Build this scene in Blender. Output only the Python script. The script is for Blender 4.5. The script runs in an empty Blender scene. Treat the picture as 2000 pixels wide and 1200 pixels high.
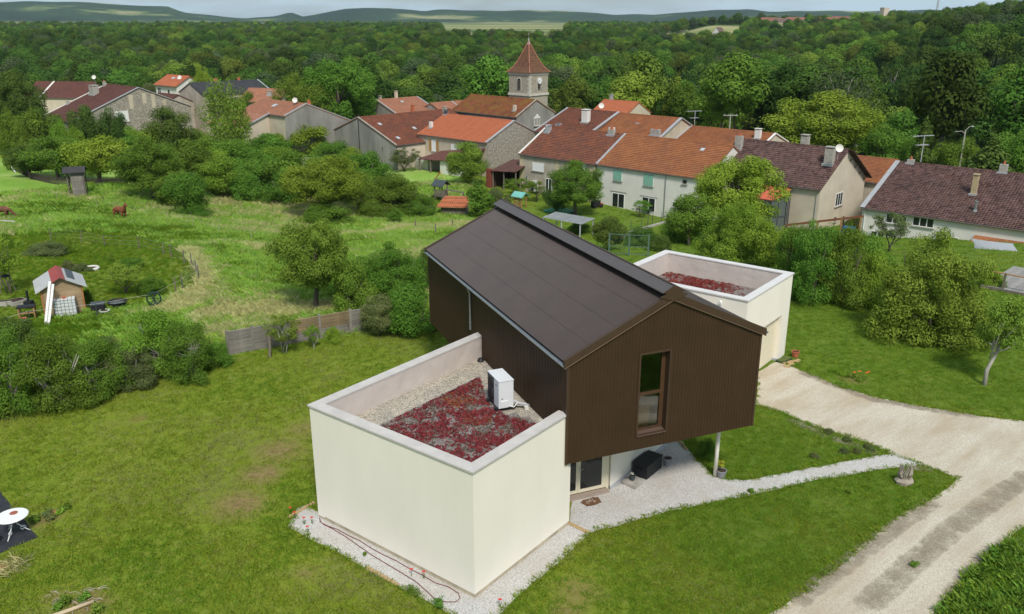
import bpy, math, random
import numpy as np
from mathutils import Matrix, Vector

R = math.radians
SC = bpy.context.scene
COL = SC.collection

# ---------------------------------------------------------------- camera
CAM_Z = 16.759
cam = bpy.data.cameras.new('Camera')
cam.sensor_width = 36.0
cam.lens = 1649.48 / 2000 * 36.0
cam.clip_start = 0.5
cam.clip_end = 40000
camo = bpy.data.objects.new('Camera', cam)
COL.objects.link(camo)
camo.location = (0, 0, CAM_Z)
camo.rotation_euler = (R(90 - 18.72), 0, 0)
SC.camera = camo

# ---------------------------------------------------------------- sky and sun
SUN_EL, SUN_AZ = 50.0, 167.0          # azimuth clockwise from +Y (view direction): behind and to the right
world = bpy.data.worlds.new('World')
SC.world = world
world.use_nodes = True
wn, wl = world.node_tree.nodes, world.node_tree.links
wn.clear()
w_out = wn.new('ShaderNodeOutputWorld')
w_bg = wn.new('ShaderNodeBackground')
w_sky = wn.new('ShaderNodeTexSky')
w_sky.sky_type = 'NISHITA'
w_sky.sun_disc = False
w_sky.sun_elevation = R(SUN_EL)
w_sky.sun_rotation = R(SUN_AZ)
w_sky.air_density = 1.0
w_sky.dust_density = 1.5
w_sky.ozone_density = 1.2
w_mul = wn.new('ShaderNodeVectorMath'); w_mul.operation = 'SCALE'
w_mul.inputs['Scale'].default_value = 0.07
wl.new(w_sky.outputs[0], w_mul.inputs[0])
w_tc = wn.new('ShaderNodeTexCoord')
w_map = wn.new('ShaderNodeMapping')
w_map.inputs['Scale'].default_value = (1.6, 1.6, 9.0)
w_noise = wn.new('ShaderNodeTexNoise')
w_noise.inputs['Scale'].default_value = 2.2
w_noise.inputs['Detail'].default_value = 7
w_noise.inputs['Roughness'].default_value = 0.55
wl.new(w_tc.outputs['Generated'], w_map.inputs[0])
wl.new(w_map.outputs[0], w_noise.inputs[0])
w_ramp = wn.new('ShaderNodeValToRGB')
w_ramp.color_ramp.elements[0].position = 0.36
w_ramp.color_ramp.elements[0].color = (0.10, 0.10, 0.10, 1)
w_ramp.color_ramp.elements[1].position = 0.62
w_ramp.color_ramp.elements[1].color = (0.92, 0.92, 0.92, 1)
wl.new(w_noise.outputs[0], w_ramp.inputs[0])
w_mix = wn.new('ShaderNodeMix'); w_mix.data_type = 'RGBA'
w_mix.inputs['B'].default_value = (0.40, 0.51, 0.57, 1)
wl.new(w_ramp.outputs[0], w_mix.inputs['Factor'])
wl.new(w_mul.outputs[0], w_mix.inputs['A'])
wl.new(w_mix.outputs['Result'], w_bg.inputs[0])
w_bg.inputs['Strength'].default_value = 1.0
wl.new(w_bg.outputs[0], w_out.inputs[0])

sun = bpy.data.lights.new('Sun', 'SUN')
sun.energy = 2.4
sun.angle = R(11)
sun.color = (1.0, 0.95, 0.88)
suno = bpy.data.objects.new('Sun', sun)
COL.objects.link(suno)
_sd = Vector((math.sin(R(SUN_AZ)) * math.cos(R(SUN_EL)), math.cos(R(SUN_AZ)) * math.cos(R(SUN_EL)), math.sin(R(SUN_EL))))
suno.rotation_euler = _sd.to_track_quat('Z', 'Y').to_euler()

SC.render.engine = 'CYCLES'
SC.view_settings.view_transform = 'Standard'
SC.view_settings.look = 'None'
SC.view_settings.exposure = 0.6
SC.view_settings.gamma = 1.0
SC.cycles.max_bounces = 6
SC.cycles.diffuse_bounces = 3
SC.cycles.glossy_bounces = 3
SC.cycles.transmission_bounces = 4
SC.cycles.transparent_max_bounces = 6
SC.cycles.volume_bounces = 0
SC.cycles.use_denoising = True
SC.cycles.caustics_reflective = False
SC.cycles.caustics_refractive = False

# ---------------------------------------------------------------- materials
def lin(c):
    return tuple(((v / 255) / 12.92 if v / 255 <= 0.04045 else ((v / 255 + 0.055) / 1.055) ** 2.4) for v in c)

MATS = {}
def mat(name, col, rough=0.8, var=0.18, scale=3.0, bump=0.0, bscale=40.0, metal=0.0, col2=None, spec=0.3, objrand=0.0, stretch=None, detail=6, dist=0.02):
    """plain procedural surface: world-space noise between two tones, optional fine bump"""
    if name in MATS:
        return MATS[name]
    m = bpy.data.materials.new(name); m.use_nodes = True
    n, l = m.node_tree.nodes, m.node_tree.links
    b = n['Principled BSDF']
    b.inputs['Roughness'].default_value = rough
    b.inputs['Metallic'].default_value = metal
    b.inputs['Specular IOR Level'].default_value = spec
    tc = n.new('ShaderNodeTexCoord')
    src = tc.outputs['Object']
    if stretch:
        mp = n.new('ShaderNodeMapping'); mp.inputs['Scale'].default_value = stretch
        l.new(src, mp.inputs[0]); src = mp.outputs[0]
    nz = n.new('ShaderNodeTexNoise')
    nz.inputs['Scale'].default_value = scale
    nz.inputs['Detail'].default_value = detail
    nz.inputs['Roughness'].default_value = 0.62
    l.new(src, nz.inputs[0])
    rp = n.new('ShaderNodeValToRGB')
    c2 = col2 if col2 else tuple(min(1, v * (1 + var)) for v in col)
    c1 = col if col2 else tuple(v * (1 - var) for v in col)
    rp.color_ramp.elements[0].position = 0.32
    rp.color_ramp.elements[1].position = 0.68
    rp.color_ramp.elements[0].color = (*c1, 1)
    rp.color_ramp.elements[1].color = (*c2, 1)
    l.new(nz.outputs[0], rp.inputs[0])
    out = rp.outputs[0]
    if objrand:
        oi = n.new('ShaderNodeObjectInfo')
        hs = n.new('ShaderNodeHueSaturation')
        mr = n.new('ShaderNodeMapRange'); mr.inputs['To Min'].default_value = 1 - objrand; mr.inputs['To Max'].default_value = 1 + objrand
        l.new(oi.outputs['Random'], mr.inputs[0]); l.new(mr.outputs[0], hs.inputs['Value']); l.new(out, hs.inputs['Color'])
        out = hs.outputs[0]
    l.new(out, b.inputs['Base Color'])
    if bump:
        nb = n.new('ShaderNodeTexNoise'); nb.inputs['Scale'].default_value = bscale; nb.inputs['Detail'].default_value = 4
        l.new(src, nb.inputs[0])
        bp = n.new('ShaderNodeBump'); bp.inputs['Strength'].default_value = bump; bp.inputs['Distance'].default_value = dist
        l.new(nb.outputs[0], bp.inputs['Height']); l.new(bp.outputs[0], b.inputs['Normal'])
    MATS[name] = m
    return m

def glass_mat(name, tint=(0.02, 0.025, 0.025), see=0.0, rough=0.04):
    if name in MATS:
        return MATS[name]
    m = bpy.data.materials.new(name); m.use_nodes = True
    n, l = m.node_tree.nodes, m.node_tree.links
    b = n['Principled BSDF']
    b.inputs['Base Color'].default_value = (*tint, 1)
    b.inputs['Roughness'].default_value = rough
    b.inputs['Specular IOR Level'].default_value = 0.5
    if see:
        t = n.new('ShaderNodeBsdfTransparent'); t.inputs[0].default_value = (0.92, 0.95, 0.93, 1)
        g = n.new('ShaderNodeBsdfGlossy'); g.inputs['Roughness'].default_value = 0.01
        f = n.new('ShaderNodeFresnel'); f.inputs[0].default_value = 1.5
        mx = n.new('ShaderNodeMixShader')
        l.new(f.outputs[0], mx.inputs[0]); l.new(t.outputs[0], mx.inputs[1]); l.new(g.outputs[0], mx.inputs[2])
        l.new(mx.outputs[0], n['Material Output'].inputs[0])
    MATS[name] = m
    return m

# ---------------------------------------------------------------- mesh helpers
class MB:
    """collects faces (boxes, prisms, tubes, lathes) and links them as one mesh object"""
    def __init__(s, T=None):
        s.v, s.f, s.T = [], [], T
    def add(s, vs, fs, M=None):
        o = len(s.v)
        for p in vs:
            p = Vector(p)
            if M is not None: p = M @ p
            if s.T is not None: p = s.T @ p
            s.v.append(p[:])
        s.f += [tuple(i + o for i in f) for f in fs]
        return s
    def box(s, x0, x1, y0, y1, z0, z1, M=None):
        vs = [(x0, y0, z0), (x1, y0, z0), (x1, y1, z0), (x0, y1, z0), (x0, y0, z1), (x1, y0, z1), (x1, y1, z1), (x0, y1, z1)]
        return s.add(vs, [(3, 2, 1, 0), (4, 5, 6, 7), (0, 1, 5, 4), (1, 2, 6, 5), (2, 3, 7, 6), (3, 0, 4, 7)], M)
    def prism(s, poly, z0, z1, M=None):
        n = len(poly)
        vs = [(x, y, z0) for x, y in poly] + [(x, y, z1) for x, y in poly]
        fs = [tuple(range(n - 1, -1, -1)), tuple(range(n, 2 * n))] + [(i, (i + 1) % n, n + (i + 1) % n, n + i) for i in range(n)]
        return s.add(vs, fs, M)
    def bar(s, a, b, w, h=None, up=(0, 0, 1)):
        """square bar from a to b, w wide, h high"""
        h = h or w
        a, b = Vector(a), Vector(b); d = (b - a).normalized(); u = Vector(up)
        if abs(d.dot(u)) > 0.98: u = Vector((0, 1, 0))
        x = d.cross(u).normalized() * (w / 2); y = x.cross(d).normalized() * (h / 2)
        vs = [p + i * x + j * y for p in (a, b) for i, j in ((-1, -1), (1, -1), (1, 1), (-1, 1))]
        return s.add(vs, [(0, 1, 2, 3), (7, 6, 5, 4), (0, 4, 5, 1), (1, 5, 6, 2), (2, 6, 7, 3), (3, 7, 4, 0)])
    def tube(s, pts, rad, n=8, cap=True):
        pts = [Vector(p) for p in pts]
        rs = rad if isinstance(rad, (list, tuple)) else [rad] * len(pts)
        vs, fs = [], []
        ref = Vector((0.31, 0.2, 0.93))
        for i, p in enumerate(pts):
            d = (pts[min(i + 1, len(pts) - 1)] - pts[max(i - 1, 0)]).normalized()
            r0 = ref if abs(d.dot(ref)) < 0.95 else Vector((1, 0, 0))
            x = d.cross(r0).normalized(); y = x.cross(d)
            for k in range(n):
                t = 2 * math.pi * k / n
                vs.append(p + (x * math.cos(t) + y * math.sin(t)) * rs[i])
        for i in range(len(pts) - 1):
            for k in range(n):
                a, b = i * n + k, i * n + (k + 1) % n
                fs.append((a, b, b + n, a + n))
        if cap:
            fs.append(tuple(range(n - 1, -1, -1)))
            fs.append(tuple(range((len(pts) - 1) * n, len(pts) * n)))
        return s.add(vs, fs)
    def lathe(s, prof, n=16, M=None, cx=0, cy=0):
        vs, fs = [], []
        for r, z in prof:
            for k in range(n):
                t = 2 * math.pi * k / n
                vs.append((cx + r * math.cos(t), cy + r * math.sin(t), z))
        for i in range(len(prof) - 1):
            for k in range(n):
                a, b = i * n + k, i * n + (k + 1) % n
                fs.append((a, b, b + n, a + n))
        fs.append(tuple(range(n - 1, -1, -1)))
        fs.append(tuple(range((len(prof) - 1) * n, len(prof) * n)))
        return s.add(vs, fs, M)
    def build(s, name, m=None, parent=None, smooth=False):
        me = bpy.data.meshes.new(name)
        me.from_pydata(s.v, [], s.f); me.update()
        if smooth:
            me.polygons.foreach_set('use_smooth', [True] * len(me.polygons))
        return obj(name, me, m, parent)

def obj(name, me, m=None, parent=None):
    o = bpy.data.objects.new(name, me); COL.objects.link(o)
    if m is not None and len(me.materials) == 0: me.materials.append(m)
    if parent is not None: o.parent = parent
    return o

def tag(o, label=None, cat=None, group=None, kind=None):
    if label: o['label'] = label
    if cat: o['category'] = cat
    if group: o['group'] = group
    if kind: o['kind'] = kind
    return o

def empty(name, loc=(0, 0, 0), rz=0.0, label=None, cat=None, group=None):
    o = bpy.data.objects.new(name, None); COL.objects.link(o)
    o.location = loc; o.rotation_euler = (0, 0, rz)
    o.empty_display_size = 0.2
    return tag(o, label, cat, group)

def copy_tree(o, parent=None):
    c = o.copy(); COL.objects.link(c); c.parent = parent
    for ch in o.children: copy_tree(ch, c)
    return c

def np_mesh(name, verts, quads, lv=None, k=4):
    """fast mesh from numpy arrays of vertices and k-gons"""
    me = bpy.data.meshes.new(name)
    nv, nf = len(verts), len(quads)
    me.vertices.add(nv); me.vertices.foreach_set('co', np.asarray(verts, np.float32).ravel())
    me.loops.add(nf * k); me.loops.foreach_set('vertex_index', np.asarray(quads, np.int32).ravel())
    me.polygons.add(nf)
    me.polygons.foreach_set('loop_start', np.arange(0, nf * k, k, dtype=np.int32))
    me.polygons.foreach_set('loop_total', np.full(nf, k, np.int32))
    me.update(calc_edges=True)
    if lv is not None:
        a = me.attributes.new('lv', 'FLOAT', 'POINT'); a.data.foreach_set('value', np.asarray(lv, np.float32))
    return me

def sstep(a, b, x):
    t = min(1.0, max(0.0, (x - a) / (b - a))); return t * t * (3 - 2 * t)

def sstep_np(a, b, x):
    t = np.clip((x - a) / (b - a), 0, 1); return t * t * (3 - 2 * t)

# ---------------------------------------------------------------- terrain
def terrain_np(x, y):
    """ground height: level round the new house, down to the village, a wooded valley behind it, plateau and far hills"""
    x = np.asarray(x, float); y = np.asarray(y, float)
    d = np.hypot(x, y)
    z = -6.3 * sstep_np(52, 104, y + 0.05 * x) * (1 - 0.34 * sstep_np(-18, -60, x) * sstep_np(150, 110, y))
    # the wooded valley, the slope beyond it and the plateau
    az = np.degrees(np.arctan2(x, y))
    prof = np.interp(d, [0, 235, 450, 720, 1000, 1500, 2500, 3500, 9500], [-19, -19, -13, -5, -4, 1, 6, 7, 7])
    prof = prof + 21 * sstep_np(17, 31, az) * sstep_np(120, 430, d) * sstep_np(1200, 700, d)
    prof = prof + 16 * np.exp(-((d - 1040) / 170.0) ** 2) * sstep_np(9, 13, az) * sstep_np(27, 22, az)
    z = z + (prof - z) * sstep_np(168, 235, y - 0.12 * x + 55 * sstep_np(12, 30, az) - 52 * sstep_np(-25, -60, x))
    # distant ridges: heights along the skyline
    sk = [60, 95, 105, 108, 92, 86, 62, 26, 42, 62, 42, 60, 80, 86, 68, 74, 72, 68, 48, 50, 66, 76, 66, 66, 70, 60]
    sa = [-60, -35, -28.5, -25, -23.3, -21, -20.2, -16.6, -14.8, -13.9, -13.2, -11.7, -10.4, -7.8, -5.6, -4.9, 0, 4.3, 6.5, 9, 11.4, 14.8, 16, 21.9, 30, 60]
    h = np.interp(az, sa, sk) + 2.0 * np.sin(np.radians(az * 61)) + 1.2 * np.sin(np.radians(az * 149))
    z = z + sstep_np(3700, 5000, d) * (h - 7)
    # small unevenness away from the house
    near = sstep_np(46, 70, y) * sstep_np(400, 200, d)
    z = z + near * 0.25 * (np.sin(x * 0.21) * np.cos(y * 0.17 + 1) + 0.5 * np.sin(x * 0.5 + y * 0.43))
    return z

def terrain(x, y):
    return float(terrain_np(x, y))

def poly_pts(px, step=0.25, jit=0.05, seed=1, jit2=0.10):
    """world polygon resampled with an uneven edge"""
    rnd = random.Random(seed); out = []
    n = len(px)
    for i in range(n):
        a, b = Vector(px[i]), Vector(px[(i + 1) % n])
        L = (b - a).length; k = max(1, int(L / step)); nn = Vector((-(b - a).y, (b - a).x)).normalized()
        ph = rnd.uniform(0, 6.28)
        for j in range(k):
            t = j / k
            w = math.sin(math.pi * t) ** 0.5 if j else 0
            o = w * (rnd.uniform(-jit, jit) + jit2 * math.sin(ph + t * L * 1.7) * 0.6)
            p = a.lerp(b, t) + nn * o
            out.append((p.x, p.y))
    return out

def inside_np(poly, x, y):
    x = np.asarray(x); y = np.asarray(y); c = np.zeros(x.shape, bool)
    n = len(poly); j = n - 1
    for i in range(n):
        xi, yi = poly[i]; xj, yj = poly[j]
        if yi != yj:
            c ^= ((yi > y) != (yj > y)) & (x < (xj - xi) * (y - yi) / (yj - yi) + xi)
        j = i
    return c

def edge_dist_np(poly, x, y):
    d = np.full(np.shape(x), 1e9)
    n = len(poly)
    for i in range(n):
        ax, ay = poly[i]; bx, by = poly[(i + 1) % n]
        vx, vy = bx - ax, by - ay; L = vx * vx + vy * vy + 1e-9
        t = np.clip(((x - ax) * vx + (y - ay) * vy) / L, 0, 1)
        d = np.minimum(d, np.hypot(x - ax - t * vx, y - ay - t * vy))
    return d

# gravel surfaces, outlines in metres
DRIVE = [(11.20, 35.47), (12.36, 39.25), (13.54, 40.46), (13.94, 40.67), (14.55, 39.58), (15.21, 38.48), (16.00, 37.19), (16.90, 36.37), (18.05, 35.69), (19.38, 34.98), (20.68, 34.35), (22.66, 33.78), (32.0, 32.8), (46.0, 33.0), (46.0, 24.0), (30.0, 26.2),
         (17.89, 25.48), (15.98, 23.93), (14.38, 22.62), (13.13, 21.38), (11.81, 20.02), (9.5, 17.0), (4.8, 17.0), (7.63, 20.91), (8.83, 21.79), (10.19, 22.94), (11.98, 24.57), (13.67, 26.06), (16.21, 27.86), (17.24, 28.83), (16.33, 29.87), (15.50, 30.71), (15.01, 31.68), (14.20, 32.37), (13.02, 33.43), (12.08, 34.77)]
PATH = [(2.03, 25.58), (2.23, 27.57), (3.52, 27.86), (5.12, 29.99), (6.71, 31.77), (7.16, 31.86), (7.28, 30.97), (7.52, 30.12), (7.80, 28.99), (8.29, 28.72), (8.87, 28.64), (9.95, 28.99), (12.19, 29.70), (14.54, 30.49), (15.60, 30.79), (16.41, 29.91),
        (15.20, 29.62), (14.08, 29.34), (11.85, 28.72), (9.63, 27.86), (7.55, 27.18), (5.54, 26.46), (4.16, 25.80), (3.21, 25.39), (2.57, 24.99), (1.69, 23.84)]
_c = math.cos(R(52.03)); _s = math.sin(R(52.03))
def BAR(X, Y):                    # from the house's own axes to world
    return (-1.135 + X * _c - Y * _s, 21.614 + X * _s + Y * _c)
BORDER = [BAR(-1.0, -1.05), BAR(5.0, -0.88), BAR(5.12, 0.25), BAR(0.2, 0.25), BAR(0.2, 8.3), BAR(-0.1, 8.35), BAR(-1.05, 7.7)]
BARSITE = [BAR(0, 0), BAR(25.3, 0), BAR(25.3, 7.3), BAR(0, 7.3)]
MATSITE = [(-19.30, 27.93), (-18.37, 26.97), (-16.22, 24.87), (-17.00, 23.93), (-22.0, 24.6), (-22.0, 28.4)]
MEADOW = [(-23.63, 35.47), (-21.46, 36.31), (-18.63, 38.29), (-16.32, 39.58), (-15.27, 41.81), (-8.05, 45.52), (-6.11, 47.55), (-4.08, 53.56), (-4.91, 78.76), (2, 82), (-12, 150), (-150, 150), (-110, 34)]

GARDEN = [(-45.20, 72.61), (-43.00, 76.81), (-38.34, 77.58), (-34.84, 76.89), (-28.91, 69.07), (-24.98, 62.72), (-21.97, 57.01), (-21.03, 53.85), (-21.85, 51.10), (-23.76, 49.50), (-29.54, 45.77), (-60, 46), (-62, 62)]
STRAW = [[(-21.70, 48.32), (-20.68, 49.72), (-20.78, 53.84), (-22.02, 57.99), (-25.33, 64.73)], [(-26.34, 67.73), (-24.71, 70.65), (-21.19, 67.80), (-17.95, 65.14)], [(-18.41, 47.75), (-16.17, 48.49), (-13.78, 48.85), (-11.39, 49.42)], [(-40.25, 70.83), (-36.50, 73.17), (-30.97, 69.86)], [(-17.64, 78.58), (-13.15, 88.12), (-5.99, 96.64)], [(-57.00, 104.48), (-51.19, 101.64)]]
def straw_np(x, y):
    s = np.zeros(np.shape(x))
    for pl in STRAW:
        d = np.full(np.shape(x), 1e9)
        for (ax, ay), (bx, by) in zip(pl, pl[1:]):
            vx, vy = bx - ax, by - ay; t = np.clip(((x - ax) * vx + (y - ay) * vy) / (vx * vx + vy * vy), 0, 1); d = np.minimum(d, np.hypot(x - ax - t * vx, y - ay - t * vy))
        s = np.maximum(s, np.exp(-(d / 1.0) ** 2))
    return s

def ground():
    ang = np.concatenate([np.arange(-180, -42, 3.0), np.arange(-42, 42, 0.3), np.arange(42, 180, 3.0)])
    rr = [0.0, 3.0]
    while rr[-1] < 9500: rr.append(rr[-1] * (1.0125 if 18 < rr[-1] < 130 else 1.03) + 0.05)
    rr = np.array(rr); A, RR = np.meshgrid(np.radians(ang), rr)
    x = (RR * np.sin(A)); y = (RR * np.cos(A)); z = terrain_np(x, y)
    na, nr = len(ang), len(rr)
    V = np.stack([x, y, z], -1).reshape(-1, 3)
    i, j = np.meshgrid(np.arange(nr - 1), np.arange(na), indexing='ij')
    j2 = (j + 1) % na
    Q = np.stack([i * na + j, i * na + j2, (i + 1) * na + j2, (i + 1) * na + j], -1).reshape(-1, 4)[:, ::-1]
    me = np_mesh('ground', V, Q)
    px, py = V[:, 0], V[:, 1]; d = np.hypot(px, py); az = np.degrees(np.arctan2(px, py))
    def at(n, v):
        a = me.attributes.new(n, 'FLOAT', 'POINT'); a.data.foreach_set('value', np.asarray(v, np.float32))
    md = (inside_np(MEADOW, px, py) & ~inside_np(GARDEN, px, py)).astype(float)
    ed = edge_dist_np(MEADOW, px, py)
    ed = np.minimum(ed, edge_dist_np(GARDEN, px, py))
    at('meadow', np.where(md > 0, np.clip(0.5 + ed / 1.2, 0, 1), np.clip(0.5 - ed / 1.2, 0, 1)))
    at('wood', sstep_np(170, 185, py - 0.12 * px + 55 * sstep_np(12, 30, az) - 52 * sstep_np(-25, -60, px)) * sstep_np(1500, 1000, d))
    at('far', sstep_np(700, 1000, d))
    at('hills', sstep_np(3750, 3950, d))
    bare = np.zeros(len(px))
    for (bx, by, rx, s) in BARE:
        bare = np.maximum(bare, s * np.exp(-(((px - bx) ** 2 + (py - by) ** 2) / rx ** 2)))
    at('bare', bare)
    at('straw', straw_np(px, py))
    at('lush', np.clip(sstep_np(1, 9, px) + sstep_np(34, 50, py) * .6, 0, 1) * sstep_np(200, 120, d))
    me.polygons.foreach_set('use_smooth', np.ones(len(me.polygons), bool))
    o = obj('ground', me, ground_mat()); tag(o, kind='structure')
    return o

BARE = [(*(-9.77, 29.18), 1.3, 1.0), (*(-9.94, 26.97), 1.5, 1.0), (*(-9.60, 31.05), 1.6, 0.95), (*(-9.08, 32.89), 1.3, 0.8), (*(2.07, 21.99), 1.2, 0.8), (*(1.69, 21.14), 1.0, 0.8), (*(-6.56, 22.88), 0.9, 0.7), (*(-12.90, 21.38), 1.1, 1.0), (*(-14.09, 21.74), 0.6, 0.9), (*(-16.72, 25.80), 0.7, 1.0), (*(-16.34, 26.29), 0.6, 0.9),
        (*(-17.49, 33.38), 1.0, 0.6), (*(-16.63, 33.99), 0.8, 0.8), (*(-17.61, 32.18), 1.4, 0.5), (*(16.84, 38.41), 1.0, 0.9), (*(-24.75, 45.95), 1.2, 1.0), (*(-20.21, 51.08), 1.6, 0.6), (*(8.50, 25.17), 1.6, 0.4), (*(-17.32, 28.99), 1.6, 0.4), (*(8.01, 31.05), 0.7, 0.7), (*(11.44, 26.46), 1.3, 0.45)]

def ground_mat():
    m = bpy.data.materials.new('ground'); m.use_nodes = True
    n, l = m.node_tree.nodes, m.node_tree.links
    b = n['Principled BSDF']; b.inputs['Roughness'].default_value = 0.95; b.inputs['Specular IOR Level'].default_value = 0.1
    geo = n.new('ShaderNodeNewGeometry'); pos = geo.outputs['Position']
    def noise(sc, det=5, rough=0.6, stretch=None):
        t = n.new('ShaderNodeTexNoise'); t.inputs['Scale'].default_value = sc; t.inputs['Detail'].default_value = det; t.inputs['Roughness'].default_value = rough
        if stretch:
            mp = n.new('ShaderNodeMapping'); mp.inputs['Scale'].default_value = stretch; l.new(pos, mp.inputs[0]); l.new(mp.outputs[0], t.inputs[0])
        else: l.new(pos, t.inputs[0])
        return t.outputs[0]
    def ramp(src, stops):
        r = n.new('ShaderNodeValToRGB'); e = r.color_ramp.elements
        while len(e) < len(stops): e.new(0.5)
        for k, (p, c) in enumerate(stops): e[k].position = p; e[k].color = (*c, 1) if len(c) == 3 else c
        l.new(src, r.inputs[0]); return r.outputs[0]
    def mix(f, a, c):
        x = n.new('ShaderNodeMix'); x.data_type = 'RGBA'
        if isinstance(f, float): x.inputs['Factor'].default_value = f
        else: l.new(f, x.inputs['Factor'])
        for s, v in (('A', a), ('B', c)):
            if isinstance(v, tuple): x.inputs[s].default_value = (*v, 1)
            else: l.new(v, x.inputs[s])
        return x.outputs['Result']
    def attr(nm):
        a = n.new('ShaderNodeAttribute'); a.attribute_name = nm; return a.outputs['Fac']
    def math2(op, a, c):
        x = n.new('ShaderNodeMath'); x.operation = op; x.use_clamp = True
        for k, v in ((0, a), (1, c)):
            if isinstance(v, (int, float)): x.inputs[k].default_value = v
            else: l.new(v, x.inputs[k])
        return x.outputs[0]
    lawn = ramp(noise(0.28, 8, 0.68), [(0.30, (0.147, 0.213, 0.014)), (0.5, (0.195, 0.253, 0.021)), (0.70, (0.247, 0.281, 0.045))])
    fine = ramp(noise(9, 6, 0.75), [(0.35, (0.116, 0.174, 0.012)), (0.65, (0.274, 0.320, 0.045))])
    mid = ramp(noise(1.7, 7, 0.72), [(0.36, (0.101, 0.163, 0.012)), (0.5, (0.185, 0.242, 0.024)), (0.64, (0.284, 0.298, 0.079))])
    lawn = mix(0.40, lawn, mid)
    worn = ramp(noise(0.75, 7, 0.7), [(0.52, (0, 0, 0)), (0.66, (0.55, 0.55, 0.55))])
    lawn = mix(worn, lawn, (0.24, 0.235, 0.085))
    lawn = mix(0.38, lawn, fine)
    deep = ramp(noise(0.5, 8, 0.7), [(0.32, (0.060, 0.125, 0.012)), (0.5, (0.095, 0.170, 0.018)), (0.68, (0.150, 0.205, 0.032))])
    lawn = mix(math2('MULTIPLY', attr('lush'), 0.75), lawn, deep)
    mead = ramp(noise(0.09, 7, 0.7), [(0.36, (0.126, 0.286, 0.016)), (0.5, (0.218, 0.371, 0.050)), (0.62, (0.353, 0.466, 0.150))])
    mf = ramp(noise(3.5, 6, 0.75), [(0.35, (0.134, 0.254, 0.020)), (0.65, (0.353, 0.477, 0.140))])
    mead = mix(0.4, mead, mf)
    col = mix(attr('meadow'), lawn, mead)
    col = mix(math2('MULTIPLY', attr('straw'), math2('ADD', noise(1.2, 6, 0.7), 0.2)), col, (0.46, 0.41, 0.20))
    soil = ramp(noise(5, 6, 0.7), [(0.35, (0.17, 0.115, 0.045)), (0.65, (0.33, 0.23, 0.12))])
    bm = math2('SUBTRACT', math2('MULTIPLY', attr('bare'), math2('ADD', noise(2.6, 8, 0.8), 0.30)), 0.34)
    col = mix(math2('MULTIPLY', bm, 1.9), col, soil)
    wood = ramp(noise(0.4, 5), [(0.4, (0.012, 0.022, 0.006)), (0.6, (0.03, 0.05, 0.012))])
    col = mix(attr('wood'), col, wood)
    fld = ramp(noise(0.0022, 2, 0.4, (1.0, 2.6, 1.0)), [(0.40, (0.075, 0.125, 0.03)), (0.43, (0.15, 0.20, 0.055)), (0.52, (0.33, 0.32, 0.135)), (0.54, (0.36, 0.30, 0.17)), (0.60, (0.10, 0.15, 0.04)), (0.66, (0.05, 0.09, 0.025))])
    col = mix(attr('far'), col, fld)
    hil = ramp(noise(0.0016, 5, 0.65), [(0.42, (0.016, 0.034, 0.012)), (0.56, (0.03, 0.06, 0.02)), (0.60, (0.12, 0.16, 0.05)), (0.66, (0.28, 0.26, 0.13))])
    col = mix(attr('hills'), col, hil)
    l.new(col, b.inputs['Base Color'])
    bp = n.new('ShaderNodeBump'); bp.inputs['Strength'].default_value = 0.8; bp.inputs['Distance'].default_value = 0.08
    l.new(noise(11, 6, 0.85), bp.inputs['Height']); l.new(bp.outputs[0], b.inputs['Normal'])
    return m

def gravel_mat(name, c1, c2, tint, tint_amt=0.5, scale=28.0, big=0.35, streak=False):
    m = bpy.data.materials.new(name); m.use_nodes = True
    n, l = m.node_tree.nodes, m.node_tree.links
    b = n['Principled BSDF']; b.inputs['Roughness'].default_value = 0.95; b.inputs['Specular IOR Level'].default_value = 0.15
    geo = n.new('ShaderNodeNewGeometry')
    v = n.new('ShaderNodeTexVoronoi'); v.inputs['Scale'].default_value = scale; v.inputs['Randomness'].default_value = 1.0
    l.new(geo.outputs['Position'], v.inputs['Vector'])
    sp = n.new('ShaderNodeSeparateColor'); l.new(v.outputs['Color'], sp.inputs[0])
    r = n.new('ShaderNodeValToRGB')
    r.color_ramp.elements[0].color = (*c1, 1); r.color_ramp.elements[0].position = 0.05
    r.color_ramp.elements[1].color = (*c2, 1); r.color_ramp.elements[1].position = 0.7
    l.new(sp.outputs[0], r.inputs[0])
    nz = n.new('ShaderNodeTexNoise'); nz.inputs['Scale'].default_value = big; nz.inputs['Detail'].default_value = 8; nz.inputs['Roughness'].default_value = 0.65
    if streak:
        m0 = n.new('ShaderNodeMapping'); m0.inputs['Rotation'].default_value = (0, 0, R(-40)); mp = n.new('ShaderNodeMapping'); mp.inputs['Scale'].default_value = (0.3, 1.2, 1)
        l.new(geo.outputs['Position'], m0.inputs[0]); l.new(m0.outputs[0], mp.inputs[0]); l.new(mp.outputs[0], nz.inputs[0])
    else: l.new(geo.outputs['Position'], nz.inputs[0])
    r2 = n.new('ShaderNodeValToRGB'); r2.color_ramp.elements[0].position = 0.42; r2.color_ramp.elements[1].position = 0.64
    r2.color_ramp.elements[0].color = (0, 0, 0, 1); r2.color_ramp.elements[1].color = (tint_amt,) * 3 + (1,)
    l.new(nz.outputs[0], r2.inputs[0])
    mx = n.new('ShaderNodeMix'); mx.data_type = 'RGBA'
    l.new(r2.outputs[0], mx.inputs['Factor']); l.new(r.outputs[0], mx.inputs['A']); mx.inputs['B'].default_value = (*tint, 1)
    l.new(mx.outputs['Result'], b.inputs['Base Color'])
    bp = n.new('ShaderNodeBump'); bp.inputs['Strength'].default_value = 0.7; bp.inputs['Distance'].default_value = 0.02
    l.new(v.outputs['Distance'], bp.inputs['Height']); l.new(bp.outputs[0], b.inputs['Normal'])
    return m

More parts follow.
